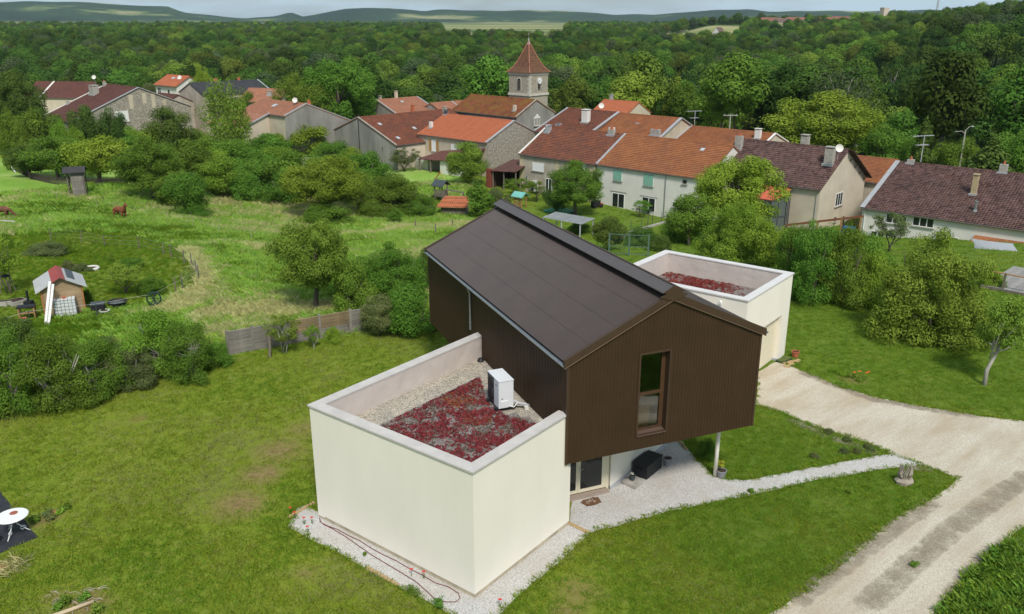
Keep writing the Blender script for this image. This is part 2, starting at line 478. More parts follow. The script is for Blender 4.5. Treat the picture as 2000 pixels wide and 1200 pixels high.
def sheet(name, poly, z, m, kind='structure'):
    from mathutils.geometry import tessellate_polygon
    tris = tessellate_polygon([[Vector((x, y, 0)) for x, y in poly]])
    vs = [(x, y, z) for x, y in poly]
    fs = []
    for t in tris:
        a, b_, c = (Vector(vs[i]) for i in t)
        fs.append(tuple(t) if (b_ - a).cross(c - a).z > 0 else tuple(reversed(t)))
    me = bpy.data.meshes.new(name); me.from_pydata(vs, [], fs); me.update()
    return tag(obj(name, me, m), kind=kind)

ground()
M_DRIVE = gravel_mat('drive_gravel', (0.41, 0.36, 0.275), (0.62, 0.565, 0.465), (0.40, 0.32, 0.215), 0.7, 40, 0.6, streak=True)
M_PATH = gravel_mat('path_gravel', (0.34, 0.325, 0.30), (0.60, 0.585, 0.56), (0.42, 0.375, 0.31), 0.5, 40, 0.6)
DRIVE_W = poly_pts(DRIVE, 0.3, 0.05, 3, 0.12)
PATH_W = poly_pts(PATH, 0.2, 0.025, 4, 0.07)
BORDER_W = poly_pts(BORDER, 0.2, 0.025, 5, 0.06)
sheet('gravel_drive', DRIVE_W, 0.006, M_DRIVE)
sheet('gravel_path', PATH_W, 0.011, M_PATH)
sheet('gravel_border', BORDER_W, 0.016, M_PATH)

# darker, dirtier strips between and beside the wheel tracks
def strip_mat():
    m = gravel_mat('track_middle', (0.22, 0.185, 0.13), (0.42, 0.365, 0.28), (0.26, 0.20, 0.13), 0.6, 40, 0.9)
    n, l = m.node_tree.nodes, m.node_tree.links
    b = n['Principled BSDF']; geo = n.new('ShaderNodeNewGeometry')
    nz = n.new('ShaderNodeTexNoise'); nz.inputs['Scale'].default_value = 1.3; nz.inputs['Detail'].default_value = 9; nz.inputs['Roughness'].default_value = 0.75; l.new(geo.outputs['Position'], nz.inputs[0])
    a = n.new('ShaderNodeAttribute'); a.attribute_name = 'fade'
    mu = n.new('ShaderNodeMath'); mu.operation = 'MULTIPLY'; l.new(nz.outputs[0], mu.inputs[0]); l.new(a.outputs['Fac'], mu.inputs[1])
    r = n.new('ShaderNodeValToRGB'); r.color_ramp.elements[0].position = 0.30; r.color_ramp.elements[1].position = 0.62
    r.color_ramp.elements[0].color = (0, 0, 0, 1); r.color_ramp.elements[1].color = (0.85, 0.85, 0.85, 1)
    l.new(mu.outputs[0], r.inputs[0]); l.new(r.outputs[0], b.inputs['Alpha'])
    return m
M_TRACK = strip_mat()
def track_strip(line, w, z):
    V, F, fd = [], [], []
    pts = []
    for a, b in zip(line, line[1:]):
        k = max(1, int(math.hypot(b[0] - a[0], b[1] - a[1]) / .4))
        pts += [(a[0] + (b[0] - a[0]) * i / k, a[1] + (b[1] - a[1]) * i / k) for i in range(k)]
    pts.append(line[-1])
    for i, p in enumerate(pts):
        q0, q1 = Vector(pts[max(0, i - 1)]), Vector(pts[min(len(pts) - 1, i + 1)]); t = (q1 - q0).normalized(); nn = Vector((-t.y, t.x))
        for o, f in ((-1, 0), (-.5, .8), (0, 1), (.5, .8), (1, 0)):
            V.append((p[0] + nn.x * o * w, p[1] + nn.y * o * w, z)); fd.append(f * min(1, i / 3, (len(pts) - 1 - i) / 3))
    for i in range(len(pts) - 1):
        for j in range(4): a = i * 5 + j; F.append((a, a + 5, a + 6, a + 1)[::-1])
    me = np_mesh('wheel_track', np.array(V), np.array(F)); at_ = me.attributes.new('fade', 'FLOAT', 'POINT'); at_.data.foreach_set('value', np.array(fd, np.float32))
    return tag(obj('wheel_track', me, M_TRACK), kind='structure')
track_strip([(9.87, 20.57), (11.78, 22.24), (13.56, 23.84), (15.31, 25.33), (17.81, 27.32), (20.10, 28.99), (25.0, 30.0)], .75, .010)
track_strip([(7.83, 20.80), (9.87, 22.49), (11.81, 24.13), (13.71, 25.74), (16.28, 27.68)], .6, .0105)
track_strip([(12.79, 20.91), (14.40, 22.49), (15.97, 23.76), (17.98, 25.33)], .7, .0095)
track_strip([(13.98, 40.25), (15.15, 38.29), (16.76, 36.03), (19.28, 34.77), (21.75, 33.78)], .5, .010)
track_strip([(11.66, 34.93), (13.21, 32.65), (15.01, 30.62), (16.20, 29.58), (17.32, 28.99)], .5, .0098)

# ---------------------------------------------------------------- the new house
CREAM = mat('cream_render', (0.79, 0.742, 0.650), 0.9, 0.03, 0.8, 0.15, 60, dist=0.004, stretch=(1, 1, 0.45))
BROWN = mat('brown_cladding', (0.046, 0.026, 0.013), 0.5, 0.10, 1.5, spec=0.25)
ROOFBR = mat('brown_roof_sheet', (0.052, 0.037, 0.034), 0.45, 0.10, 0.9, spec=0.33)
TRIMBR = mat('brown_trim', (0.058, 0.035, 0.021), 0.45, 0.08, 1.5, spec=0.3)
ZINC = mat('zinc', (0.36, 0.38, 0.39), 0.38, 0.12, 4, metal=0.7)
COPE = mat('coping', (0.50, 0.47, 0.44), 0.7, 0.10, 1.6, 0.1, 30)
MEMB = mat('parapet_membrane', (0.55, 0.49, 0.45), 0.6, 0.06, 1.2, 0.35, 1.6, dist=0.12)
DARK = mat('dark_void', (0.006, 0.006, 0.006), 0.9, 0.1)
GLASS = glass_mat('clear_glass', see=1.0)
DGLASS = glass_mat('dark_glass')
WHITE = mat('white_paint', (0.74, 0.74, 0.72), 0.5, 0.04, 3)
GREYP = mat('plinth_grey', (0.42, 0.43, 0.45), 0.85, 0.1, 4)
ROOFGRAVEL = gravel_mat('roof_gravel', (0.16, 0.14, 0.11), (0.55, 0.49, 0.40), (0.22, 0.21, 0.19), 0.4, 30, 1.2)
SUBSTRATE = gravel_mat('sedum_substrate', (0.07, 0.055, 0.05), (0.30, 0.27, 0.25), (0.16, 0.11, 0.10), 0.5, 34, 1.4)

HOUSE = empty('modern_house', (-1.135, 21.614, 0), R(52.03),
              'modern house with brown corrugated upper storey set across low cream flat-roofed wings', 'house')
TU = Matrix.Translation((4.733, -0.044, 0)) @ Matrix.Rotation(R(-29.61), 4, 'Z')   # upper storey axes: u across the gable, v along the ridge
WD, LN, ZB, ZE, ZR = 7.666, 15.338, 2.561, 6.343, 8.113
SLOPE = (ZR - ZE) / (WD / 2)
ZT = 4.40

# --- low wings
w = MB()
w.box(0, 5.10, 0, .32, .16, ZT - .05)                 # front of the near wing
w.box(0, .32, .32, 6.98, .16, ZT - .05)               # its end wall
w.box(0, 9.6, 6.98, 7.30, .10, ZT - .05)              # back, up to the upper storey
w.box(9.6, 17.6, 6.98, 7.30, .10, ZB - .02)           # back under the upper storey
w.box(17.6, 19.55, 6.98, 7.30, .10, 3.1)
w.box(4.78, 5.10, .32, 1.9, .10, ZB - .02)            # side of the door recess
w.build('wall', CREAM, HOUSE)
w = MB()
w.prism([(7.97, .10), (19.55, .10), (19.55, .42), (8.15, .42)], .10, ZB - .02)
w.box(17.3, 19.55, .10, .42, ZB - .02, 3.1)
w.build('wall', CREAM, HOUSE)
# garage wing
w = MB()
ZG = 4.53
w.box(24.33, 25.27, 0, .30, .0, ZG - .05); w.box(19.55, 21.2, 0, .30, .0, ZG - .05); w.box(21.2, 24.33, 0, .30, 2.52, ZG - .05)
w.box(24.95, 25.27, .30, 6.98, 0, ZG - .05); w.box(19.55, 25.27, 6.98, 7.30, 0, ZG - .05); w.box(19.55, 19.87, .30, 6.98, 0, ZG - .05)
w.build('wall', CREAM, HOUSE)
gd = MB()
gd.box(21.2, 24.33, .27, .31, .02, 2.52)
gdo = gd.build('garage_door', mat('garage_door_cream', (0.70, 0.63, 0.47), 0.6, 0.03), HOUSE)
for k in range(5):
    MB().box(21.22, 24.31, .258, .272, .03 + k * .5, .03 + k * .5 + .485).build('panel', MATS['garage_door_cream'], gdo)
MB().box(24.18, 24.33, .02, .26, 0, .12).build('plinth', GREYP, HOUSE)
# plinths
w = MB(); w.box(.02, 5.08, .016, .3, 0, .16); w.box(.016, .3, .3, 7.28, 0, .16)
w.build('plinth', mat('plinth_sand', (0.42, 0.36, 0.26), 0.9, 0.25, 2.5), HOUSE)
MB().prism([(7.93, .07), (17.4, .07), (17.4, .3), (8.1, .3)], 0, .17).build('plinth', GREYP, HOUSE)
# slabs
MB().prism([(.3, .3), (5.1, .3), (9.2, 7.0), (.3, 7.0)], 3.2, 3.40).build('roof_slab', GREYP, HOUSE)
MB().box(19.85, 24.97, .28, 7.0, 3.2, 3.38).build('roof_slab', GREYP, HOUSE)
MB().box(16.6, 19.56, .40, 7.0, 2.75, 2.9).build('roof_slab', GREYP, HOUSE)
# membrane lining inside the parapets
w = MB(); w.box(.30, .335, .30, 7.0, 3.40, ZT - .052); w.box(.335, 9.2, 6.945, 6.982, 3.40, ZT - .052); w.box(.335, 4.85, .318, .345, 3.40, ZT - .052)
w.build('membrane', MEMB, HOUSE)
w = MB(); w.box(24.925, 24.952, .30, 6.98, 3.38, ZG - .052); w.box(19.87, 24.925, 6.945, 6.982, 3.38, ZG - .052); w.box(19.868, 19.895, .30, 6.945, 3.38, ZG - .052); w.box(19.895, 24.925, .298, .325, 3.38, ZG - .052)
w.build('membrane', MEMB, HOUSE)
# copings, one piece per side
def coping(*b): MB().box(*b, ZT - .05, ZT + .012).build('coping', COPE, HOUSE)
coping(-.05, 4.86, -.05, .37); coping(-.05, .38, .37, 6.93); coping(-.05, 8.93, 6.93, 7.35)
COPEW = mat('coping_white', (0.62, 0.60, 0.58), 0.6, 0.06, 1.6)
def copingw(*b): MB().box(*b, ZG - .05, ZG + .012).build('coping', COPEW, HOUSE)
copingw(19.5, 25.32, -.05, .36); copingw(24.9, 25.32, .36, 6.93); copingw(19.5, 25.32, 6.93, 7.35); copingw(19.5, 19.92, .36, 6.93)
# roof finishes
def flat(name, poly, z, m): 
    o = MB().prism(poly, z - .03, z).build(name, m, HOUSE); return o
flat('gravel_strip', [(.335, 5.72), (7.95, 5.72), (8.72, 6.945), (.335, 6.945)], 3.432, ROOFGRAVEL)
flat('gravel_strip', [(5.18, 1.55), (5.55, 1.5), (8.0, 5.72), (7.1, 5.72), (5.6, 4.1), (5.0, 2.75), (5.42, 2.62), (5.2, 2.22), (5.48, 2.05)], 3.432, ROOFGRAVEL)
flat('sedum_bed', [(.345, .345), (4.9, .345), (5.3, .9), (5.5, 1.5), (5.17, 1.56), (5.47, 2.06), (5.19, 2.23), (5.41, 2.61), (4.98, 2.74), (5.58, 4.12), (7.08, 5.70), (.345, 5.70)], 3.450, SUBSTRATE)
flat('sedum_bed', [(19.9, .33), (24.92, .33), (24.92, 6.94), (23.0, 6.94), (21.6, 5.6), (19.9, 5.2)], 3.43, SUBSTRATE)
flat('gravel_strip', [(19.9, 5.22), (21.6, 5.62), (23.0, 6.94), (19.9, 6.94)], 3.42, ROOFGRAVEL)
e_ = MB(); e_.box(.345, 7.15, 5.70, 5.72, 3.42, 3.475); e_.bar((5.58, 4.1, 3.45), (4.98, 2.74, 3.45), .02, .06); e_.bar((4.98, 2.74, 3.45), (5.41, 2.61, 3.45), .02, .06); e_.bar((5.41, 2.61, 3.45), (5.19, 2.23, 3.45), .02, .06)
e_.build('edging_strip', mat('alu_edging', (0.42, 0.40, 0.38), 0.5, 0.1, metal=0.4), HOUSE)
e_ = MB(); e_.lathe([(.02, 0), (.13, 0), (.15, .05), (.10, .14), (.03, .17)], 12, Matrix.Translation((8.35, 6.72, 3.43)))
e_.build('roof_outlet', mat('black_plastic', (0.02, 0.02, 0.022), 0.5), HOUSE)
e_ = MB(); e_.lathe([(.02, 0), (.15, 0), (.17, .05), (.10, .12), (.03, .14)], 12, Matrix.Translation((23.3, 6.6, 3.43)))
e_.build('roof_outlet', MATS['zinc'], HOUSE)
e_ = MB(); e_.tube([(19.5, 1.25, 4.12), (19.38, 1.25, 4.12), (19.36, 1.25, 4.2)], .03, 8); e_.lathe([(.03, 0), (.08, .03), (.08, .12), (.02, .16)], 10, Matrix.Translation((19.36, 1.25, 4.18)))
e_.build('wall_lamp', WHITE, HOUSE)

# --- sedum: small fleshy tufts, red and russet, in drifts
def leaf_mat(name, c1, c2, trans=0.25, rand=0.16, rough=0.7, hue=0.02):
    if name in MATS: return MATS[name]
    m = bpy.data.materials.new(name); m.use_nodes = True
    n, l = m.node_tree.nodes, m.node_tree.links
    b = n['Principled BSDF']; b.inputs['Roughness'].default_value = rough; b.inputs['Specular IOR Level'].default_value = 0.06
    a = n.new('ShaderNodeAttribute'); a.attribute_name = 'lv'
    r = n.new('ShaderNodeValToRGB'); r.color_ramp.elements[0].color = (*c1, 1); r.color_ramp.elements[1].color = (*c2, 1)
    l.new(a.outputs['Fac'], r.inputs[0])
    oi = n.new('ShaderNodeObjectInfo')
    hs = n.new('ShaderNodeHueSaturation')
    mv = n.new('ShaderNodeMapRange'); mv.inputs['To Min'].default_value = 1 - rand; mv.inputs['To Max'].default_value = 1 + rand
    mh = n.new('ShaderNodeMapRange'); mh.inputs['To Min'].default_value = 0.5 - hue; mh.inputs['To Max'].default_value = 0.5 + hue
    ml = n.new('ShaderNodeMath'); ml.operation = 'MULTIPLY'; ml.inputs[1].default_value = 7.31
    fr = n.new('ShaderNodeMath'); fr.operation = 'FRACT'
    l.new(oi.outputs['Random'], mv.inputs[0]); l.new(oi.outputs['Random'], ml.inputs[0]); l.new(ml.outputs[0], fr.inputs[0]); l.new(fr.outputs[0], mh.inputs[0])
    l.new(mv.outputs[0], hs.inputs['Value']); l.new(mh.outputs[0], hs.inputs['Hue']); l.new(r.outputs[0], hs.inputs['Color'])
    l.new(hs.outputs[0], b.inputs['Base Color'])
    if trans:
        t = n.new('ShaderNodeBsdfTranslucent'); l.new(hs.outputs[0], t.inputs[0])
        mx = n.new('ShaderNodeMixShader'); mx.inputs[0].default_value = trans
        l.new(b.outputs[0], mx.inputs[1]); l.new(t.outputs[0], mx.inputs[2]); l.new(mx.outputs[0], n['Material Output'].inputs[0])
    MATS[name] = m
    return m

def quads_at(P, N, sx, sy, rng, fold=0.0):
    """leaf quads: centres P, facing N, half sizes sx, sy, random spin"""
    k = len(P)
    t = rng.normal(size=(k, 3)); u = np.cross(N, t); u /= np.linalg.norm(u, axis=1)[:, None] + 1e-9
    v = np.cross(N, u)
    sx = np.asarray(sx).reshape(-1, 1); sy = np.asarray(sy).reshape(-1, 1)
    a = P - u * sx; b = P + v * sy * 0.8 - u * sx * 0.1; c = P + u * sx; d = P - v * sy * 0.8 + u * sx * 0.1
    V = np.stack([a, b, c, d], 1).reshape(-1, 3)
    return V, np.arange(k * 4).reshape(-1, 4)

def sine_noise(x, y, seed, sc=1.0):
    rg = np.random.default_rng(seed); s = np.zeros(np.shape(x))
    for k in range(14):
        a = rg.uniform(0, 6.283); f = sc * rg.uniform(0.5, 2.8); s = s + np.sin((x * np.cos(a) + y * np.sin(a)) * f + rg.uniform(0, 6.283)) / (0.6 + f / sc)
    return s / 3.0

def sedum(name, poly, z, n, seed, c1, c2, bias=0.0, sc=3.0, gate=None):
    rng = np.random.default_rng(seed)
    p = np.array(poly); lo, hi = p.min(0), p.max(0)
    q = rng.uniform(lo, hi, (n * 4, 2)); q = q[inside_np(poly, q[:, 0], q[:, 1])]
    keep = sine_noise(q[:, 0], q[:, 1], seed, sc) + rng.normal(size=len(q)) * 0.45 + bias > 0
    if gate is not None: keep &= gate(q, rng)
    q = q[keep][:n]
    k = 6
    P = np.repeat(np.column_stack([q, np.full(len(q), z)]), k, 0) + rng.normal(size=(len(q) * k, 3)) * [.035, .035, .012]
    P[:, 2] = z + .02 + np.abs(P[:, 2] - z)
    N = rng.normal(size=P.shape) * .6 + [0, 0, 1]; N /= np.linalg.norm(N, axis=1)[:, None]
    V, Q = quads_at(P, N, rng.uniform(.02, .042, len(P)), rng.uniform(.02, .036, len(P)), rng)
    lv = np.repeat(np.clip(np.repeat(rng.uniform(0, 1, len(q)), k) + rng.normal(size=len(P)) * .15, 0, 1), 4)
    me = np_mesh(name, V, Q, lv)
    o = obj(name, me, leaf_mat(name + '_' + str(seed), c1, c2, 0.1, 0.0), HOUSE); o['kind'] = 'stuff'
    return o
SB = [(.38, .38), (4.8, .38), (5.1, 1.6), (5.0, 2.7), (5.5, 4.1), (7.0, 5.66), (.38, 5.66)]
sedum('red_sedum', SB, 3.45, 3900, 11, (0.11, 0.020, 0.022), (0.29, 0.050, 0.050), 0.02, 5.0)
sedum('grey_sedum', SB, 3.45, 900, 14, (0.11, 0.085, 0.07), (0.20, 0.15, 0.12), 0.0, 5.0)
sedum('russet_sedum', [(3.6, 2.5), (5.0, 2.9), (5.5, 4.1), (7.0, 5.6), (4.6, 5.6), (3.8, 4.2)], 3.45, 420, 12, (0.20, 0.04, 0.022), (0.28, 0.13, 0.05), -0.3, 3.2)
sedum('red_sedum', [(19.95, .4), (24.85, .4), (24.85, 6.8), (23.1, 6.8), (21.6, 5.5), (19.95, 5.1)], 3.43, 3000, 13, (0.13, 0.018, 0.02), (0.32, 0.065, 0.06), 0.15, 4.0, lambda q, r: (q[:, 1] - 1.6 - (q[:, 0] - 20) * 0.30 + r.normal(size=len(q)) * .5) > 0)

# --- upper storey: corrugated cladding
def corr_profile(length, pitch, depth):
    """(position, offset) pairs of a trapezoidal sheet"""
    n = max(1, round(length / pitch)); p = length / n; out = []
    for k in range(n):
        for f, d in ((0, 0), (.34, 0), (.46, depth), (.88, depth)): out.append(((k + f) * p, d))
    out.append((length, 0)); return out
def cladding(name, x0, length, top, T, holes=(), pitch=.13, depth=.017, mt=BROWN, zb=ZB):
    """vertical sheet in the local x-z plane, outward -y; top(x) gives the upper edge"""
    m = MB(T); prof = corr_profile(length, pitch, depth)
    for (a, da), (b, db) in zip(prof, prof[1:]):
        segs = [(lambda x: zb, top)]
        for hx0, hx1, hz0, hz1 in holes:
            if b > hx0 + 1e-4 and a < hx1 - 1e-4: segs = [(lambda x: zb, lambda x: hz0), (lambda x: hz1, top)]
        for lo, hi in segs:
            m.add([(x0 + a, -da, lo(a)), (x0 + b, -db, lo(b)), (x0 + b, -db, hi(b)), (x0 + a, -da, hi(a))], [(0, 1, 2, 3)])
    return m.build(name, mt, HOUSE)
def gable_top(x): return ZE + SLOPE * (x if x < WD / 2 else WD - x) - .02
WX0, WX1, WZ0, WZ1 = 2.73, 3.86, 3.12, 6.12
cladding('front_cladding', 0, WD, gable_top, TU, [(WX0, WX1, WZ0, WZ1)])
cladding('left_cladding', 0, LN, lambda x: ZE - .02, TU @ Matrix.Translation((0, LN, 0)) @ Matrix.Rotation(R(-90), 4, 'Z'))
cladding('right_cladding', 0, LN, lambda x: ZE - .02, TU @ Matrix.Translation((WD, 0, 0)) @ Matrix.Rotation(R(90), 4, 'Z'))
cladding('rear_cladding', 0, WD, gable_top, TU @ Matrix.Translation((WD, LN, 0)) @ Matrix.Rotation(R(180), 4, 'Z'))
# corner trims and soffit
for u, v in ((-.03, -.032), (WD - .05, -.032), (-.03, LN - .05), (WD - .05, LN - .05)):
    MB(TU).box(u, u + .08, v, v + .08, ZB - .01, ZE - .05).build('corner_trim', TRIMBR, HOUSE)
MB(TU).box(.03, WD - .03, .03, LN - .03, ZB + .02, ZB + .06).build('soffit', TRIMBR, HOUSE)
# structure just inside the skin, so that light does not leak
w = MB(TU)
for hx in ((.05, .10, .05, LN - .05), (WD - .10, WD - .05, .05, LN - .05)): w.box(hx[0], hx[1], hx[2], hx[3], ZB + .06, ZE - .1)
w.box(.10, WX0 - .06, .05, .10, ZB + .06, ZE - .1); w.box(WX1 + .06, WD - .10, .05, .10, ZB + .06, ZE - .1); w.box(WX0 - .06, WX1 + .06, .05, .10, ZB + .06, WZ0 - .06)
w.build('inner_wall', mat('interior_wall', (0.45, 0.42, 0.37), 0.9, 0.05), HOUSE)
MB(TU).box(.1, WD - .1, .1, LN - .1, ZE - .2, ZE - .1).build('inner_ceiling', MATS['interior_wall'], HOUSE)
MB(TU).box(.1, WD - .1, .1, LN - .1, ZB + .062, ZB + .10).build('inner_floor', mat('interior_floor', (0.30, 0.20, 0.11), 0.6, 0.2), HOUSE)
# roof sheets, in four courses per slope
def roof_slope(side):
    T = TU if side < 0 else TU @ Matrix.Translation((WD, LN, 0)) @ Matrix.Rotation(R(180), 4, 'Z')
    prof = corr_profile(LN + .1, .088, .022)
    rows = 4
    for k in range(rows):
        m = MB(T)
        ua = -.14 + (WD / 2 + .14) * k / rows - (.06 if k else 0); ub = -.14 + (WD / 2 + .14) * (k + 1) / rows
        lift = .035 + .006 * k
        for (a, da), (b, db) in zip(prof, prof[1:]):
            m.add([(ua, a - .05, ZE + SLOPE * ua + da + lift + .006), (ub, a - .05, ZE + SLOPE * ub + da + lift), (ub, b - .05, ZE + SLOPE * ub + db + lift), (ua, b - .05, ZE + SLOPE * ua + db + lift + .006)], [(0, 1, 2, 3) if False else (3, 2, 1, 0)])
        m.build('roof_sheet', ROOFBR, HOUSE)
roof_slope(-1); roof_slope(1)
w = MB(TU)
for s in (0, 1):
    f = (lambda u: u) if s == 0 else (lambda u: WD - u)
    pts = [(f(-.1), -.0, ZE - SLOPE * .1 - .06), (f(WD / 2), 0, ZR - .06), (f(WD / 2), LN, ZR - .06), (f(-.1), LN, ZE - SLOPE * .1 - .06)]
    pts2 = [(x, y, z + .07) for x, y, z in pts]
    w.add(pts + pts2, [(0, 1, 2, 3), (4, 5, 6, 7), (0, 1, 5, 4), (1, 2, 6, 5), (2, 3, 7, 6), (3, 0, 4, 7)])
w.build('roof_deck', DARK, HOUSE)
# verge trims with a fine bright drip edge
def verge(v0, v1, s):
    f = (lambda u: u) if s == 0 else (lambda u: WD - u)
    a, b = -.16, WD / 2
    def sl(u, dz): return ZE + SLOPE * u + dz
    m = MB(TU)
    vs = [(f(a), v0, sl(a, -.17)), (f(a), v1, sl(a, -.17)), (f(b), v1, sl(b, -.17)), (f(b), v0, sl(b, -.17)), (f(a), v0, sl(a, .115)), (f(a), v1, sl(a, .115)), (f(b), v1, sl(b, .115)), (f(b), v0, sl(b, .115))]
    m.add(vs, [(0, 1, 2, 3), (7, 6, 5, 4), (0, 3, 7, 4), (1, 5, 6, 2), (0, 4, 5, 1), (3, 2, 6, 7)])
    t = m.build('verge_trim', TRIMBR, HOUSE)
    if v0 < 0:
        m = MB(TU); m.bar((f(a), v0 - .012, sl(a, -.16)), (f(b), v0 - .012, sl(b, -.16)), .02, .018)
        m.build('drip_edge', mat('drip_edge', (0.22, 0.15, 0.10), 0.3, 0.05, metal=0.3), t)
for s in (0, 1): verge(-.085, .05, s); verge(LN - .05, LN + .085, s)
# raised ventilated ridge: upright core with two sloping cover plates
rc = MB(TU).box(WD / 2 - .16, WD / 2 + .16, -.07, LN + .07, ZR + .0, ZR + .22).build('ridge_core', TRIMBR, HOUSE)
for s in (-1, 1):
    m = MB(TU); c = WD / 2
    pl = [(c + s * .012, ZR + .34), (c + s * .44, ZR + .34 - .43 * SLOPE), (c + s * .44, ZR + .31 - .43 * SLOPE), (c + s * .012, ZR + .31)]
    vs = [(u, v, z) for v in (-.09, LN + .09) for u, z in pl]
    m.add(vs, [(0, 1, 2, 3), (7, 6, 5, 4), (0, 4, 5, 1), (1, 5, 6, 2), (2, 6, 7, 3), (3, 7, 4, 0)])
    m.build('ridge_plate', mat('ridge_plate', (0.085, 0.072, 0.070), 0.45, 0.06, spec=0.4), HOUSE)
MB(TU).box(WD / 2 - .03, WD / 2 + .03, -.10, LN + .1, ZR + .30, ZR + .37).build('ridge_cap', TRIMBR, HOUSE)
m = MB(TU); c = WD / 2
m.add([(u, v, z) for v in (-.115, -.088) for u, z in ((c - .55, ZR + .0), (c - .28, ZR + .10), (c - .44, ZR + .14), (c, ZR + .37), (c + .44, ZR + .14), (c + .28, ZR + .10), (c + .55, ZR + .0), (c, ZR - .2))],
      [(0, 1, 2, 3, 4, 5, 6, 7), (15, 14, 13, 12, 11, 10, 9, 8)] + [(i, 8 + i, 8 + (i + 1) % 8, (i + 1) % 8) for i in range(8)])
m.build('ridge_end_plate', TRIMBR, HOUSE)
# gutters
def gutter(u0, sgn, name):
    m = MB(TU); n = 7; vs = []
    for v in (-.06, LN + .06):
        for r in (.075, .066):
            for k in range(n):
                t = math.pi + math.pi * k / (n - 1)
                vs.append((u0 + sgn * (.09 + r * math.cos(t)), v, ZE - .10 + r * math.sin(t)))
    fs = []
    for k in range(n - 1):
        fs += [(k, k + 1, 2 * n + k + 1, 2 * n + k), (n + k + 1, n + k, 3 * n + k, 3 * n + k + 1), (k, n + k, n + k + 1, k + 1), (2 * n + k, 2 * n + k + 1, 3 * n + k + 1, 3 * n + k)]
    fs += [(0, n, 3 * n, 2 * n), (n - 1, 2 * n - 1 + 0, 4 * n - 1, 3 * n - 1)]
    m.add(vs, fs); return m.build(name, ZINC, HOUSE)
gutter(-.10, -1, 'gutter'); gutter(WD + .10, 1, 'gutter')
m = MB(TU); m.tube([(-.19, 9.18, ZE - .15), (-.17, 9.18, ZE - .25), (-.09, 9.18, ZE - .42), (-.09, 9.18, 4.3)], .045, 10)
dp = m.build('downpipe', ZINC, HOUSE)
for z in (5.35, 4.6): MB(TU).lathe([(.045, 0), (.058, 0), (.058, .05), (.045, .05)], 10, Matrix.Translation((-.09, 9.18, z))).build('bracket', ZINC, dp)
m = MB(TU); m.tube([(WD + .19, .5, ZE - .15), (WD + .1, .5, ZE - .42), (WD + .1, .5, 2.8)], .045, 10); m.build('downpipe', ZINC, HOUSE)
# tall window in the gable
win = MB(TU)
for b in ((WX0 - .07, WX0 + .0, WZ0 - .07, WZ1 + .07), (WX1, WX1 + .07, WZ0 - .07, WZ1 + .07), (WX0, WX1, WZ1, WZ1 + .07), (WX0, WX1, WZ0 - .07, WZ0)):
    win.box(b[0], b[1], -.045, .30, b[2], b[3])
wino = win.build('window', TRIMBR, HOUSE)
MB(TU).add([(WX0, -.07, WZ0 - .03), (WX1, -.07, WZ0 - .03), (WX1, .27, WZ0 + .05), (WX0, .27, WZ0 + .05), (WX0, -.07, WZ0 - .055), (WX1, -.07, WZ0 - .055)], [(0, 1, 2, 3), (4, 5, 1, 0)]).build('sill', mat('brown_sill', (0.10, 0.065, 0.05), 0.4, 0.06), wino)
f = MB(TU)
FX0, FX1, FZ0, FZ1, FZM = WX0 + .002, WX1 - .002, WZ0 + .06, WZ1 - .002, 4.55
for b in ((FX0, FX0 + .07, FZ0, FZ1), (FX1 - .16, FX1, FZ0, FZ1), (FX0 + .07, FX1 - .16, FZ1 - .07, FZ1), (FX0 + .07, FX1 - .16, FZ0, FZ0 + .07), (FX0 + .07, FX1 - .16, FZM - .06, FZM + .06)):
    f.box(b[0], b[1], .21, .28, b[2], b[3])
f.build('frame', mat('brown_frame', (0.075, 0.040, 0.021), 0.35, 0.08), wino)
MB(TU).box(FX0 + .07, FX1 - .16, .24, .25, FZM + .06, FZ1 - .07).build('pane', GLASS, wino)
MB(TU).box(FX0 + .07, FX1 - .16, .24, .25, FZ0 + .07, FZM - .06).build('pane', GLASS, wino)
# what stands inside behind the lower pane
CH_ = empty('interior_chest', (0, 0, 0), 0, 'orange wooden chest seen through the lower pane of the gable window', 'chest')
CH_.matrix_world = HOUSE.matrix_basis @ TU @ Matrix.Translation((2.5, .45, ZB + .10))
MB().box(0, .95, 0, .5, 0, 1.25).build('body', mat('orange_timber', (0.36, 0.16, 0.06), 0.6, 0.15, 3), CH_); MB().box(-.05, 1.0, -.05, .55, 1.25, 1.31).build('top', MATS['orange_timber'], CH_)
# columns
for u, v in ((7.0, 1.05), (.25, 12.55), (7.2, 13.8)):
    MB(TU).tube([(u, v, 0), (u, v, ZB + .05)], .075, 12).build('column', CREAM, HOUSE, True)
# glazed entrance, set back under the upper storey
D = TU @ Matrix.Translation((0, 1.84, 0))
CREAMP = mat('cream_joinery', (0.70, 0.64, 0.48), 0.45, 0.03)
dr = MB(D)
for b in ((.55, .62, 0.12, 2.2), (2.50, 2.60, .12, 2.2), (.62, 2.50, 2.12, 2.2)): dr.box(b[0], b[1], -.03, .06, b[2], b[3])
dro = dr.build('entrance_door', CREAMP, HOUSE)
def leaf(x0, x1):
    f = MB(D); z0, z1 = .13, 2.12
    for b in ((x0, x0 + .09, z0, z1), (x1 - .09, x1, z0, z1), (x0 + .09, x1 - .09, z1 - .1, z1), (x0 + .09, x1 - .09, z0, z0 + .13)): f.box(b[0], b[1], -.05, .0, b[2], b[3])
    f.build('leaf', CREAMP, dro)
    MB(D).box(x0 + .09, x1 - .09, -.03, -.02, z0 + .13, z1 - .1).build('pane', DGLASS, dro)
leaf(.63, 1.42); leaf(1.425, 2.50)
h = MB(D); h.box(1.455, 1.485, -.062, -.05, .98, 1.22); h.tube([(1.47, -.06, 1.12), (1.47, -.10, 1.12), (1.60, -.105, 1.115)], .011, 6)
h.build('handle', mat('steel', (0.55, 0.55, 0.55), 0.3, 0.05, metal=0.9), dro)
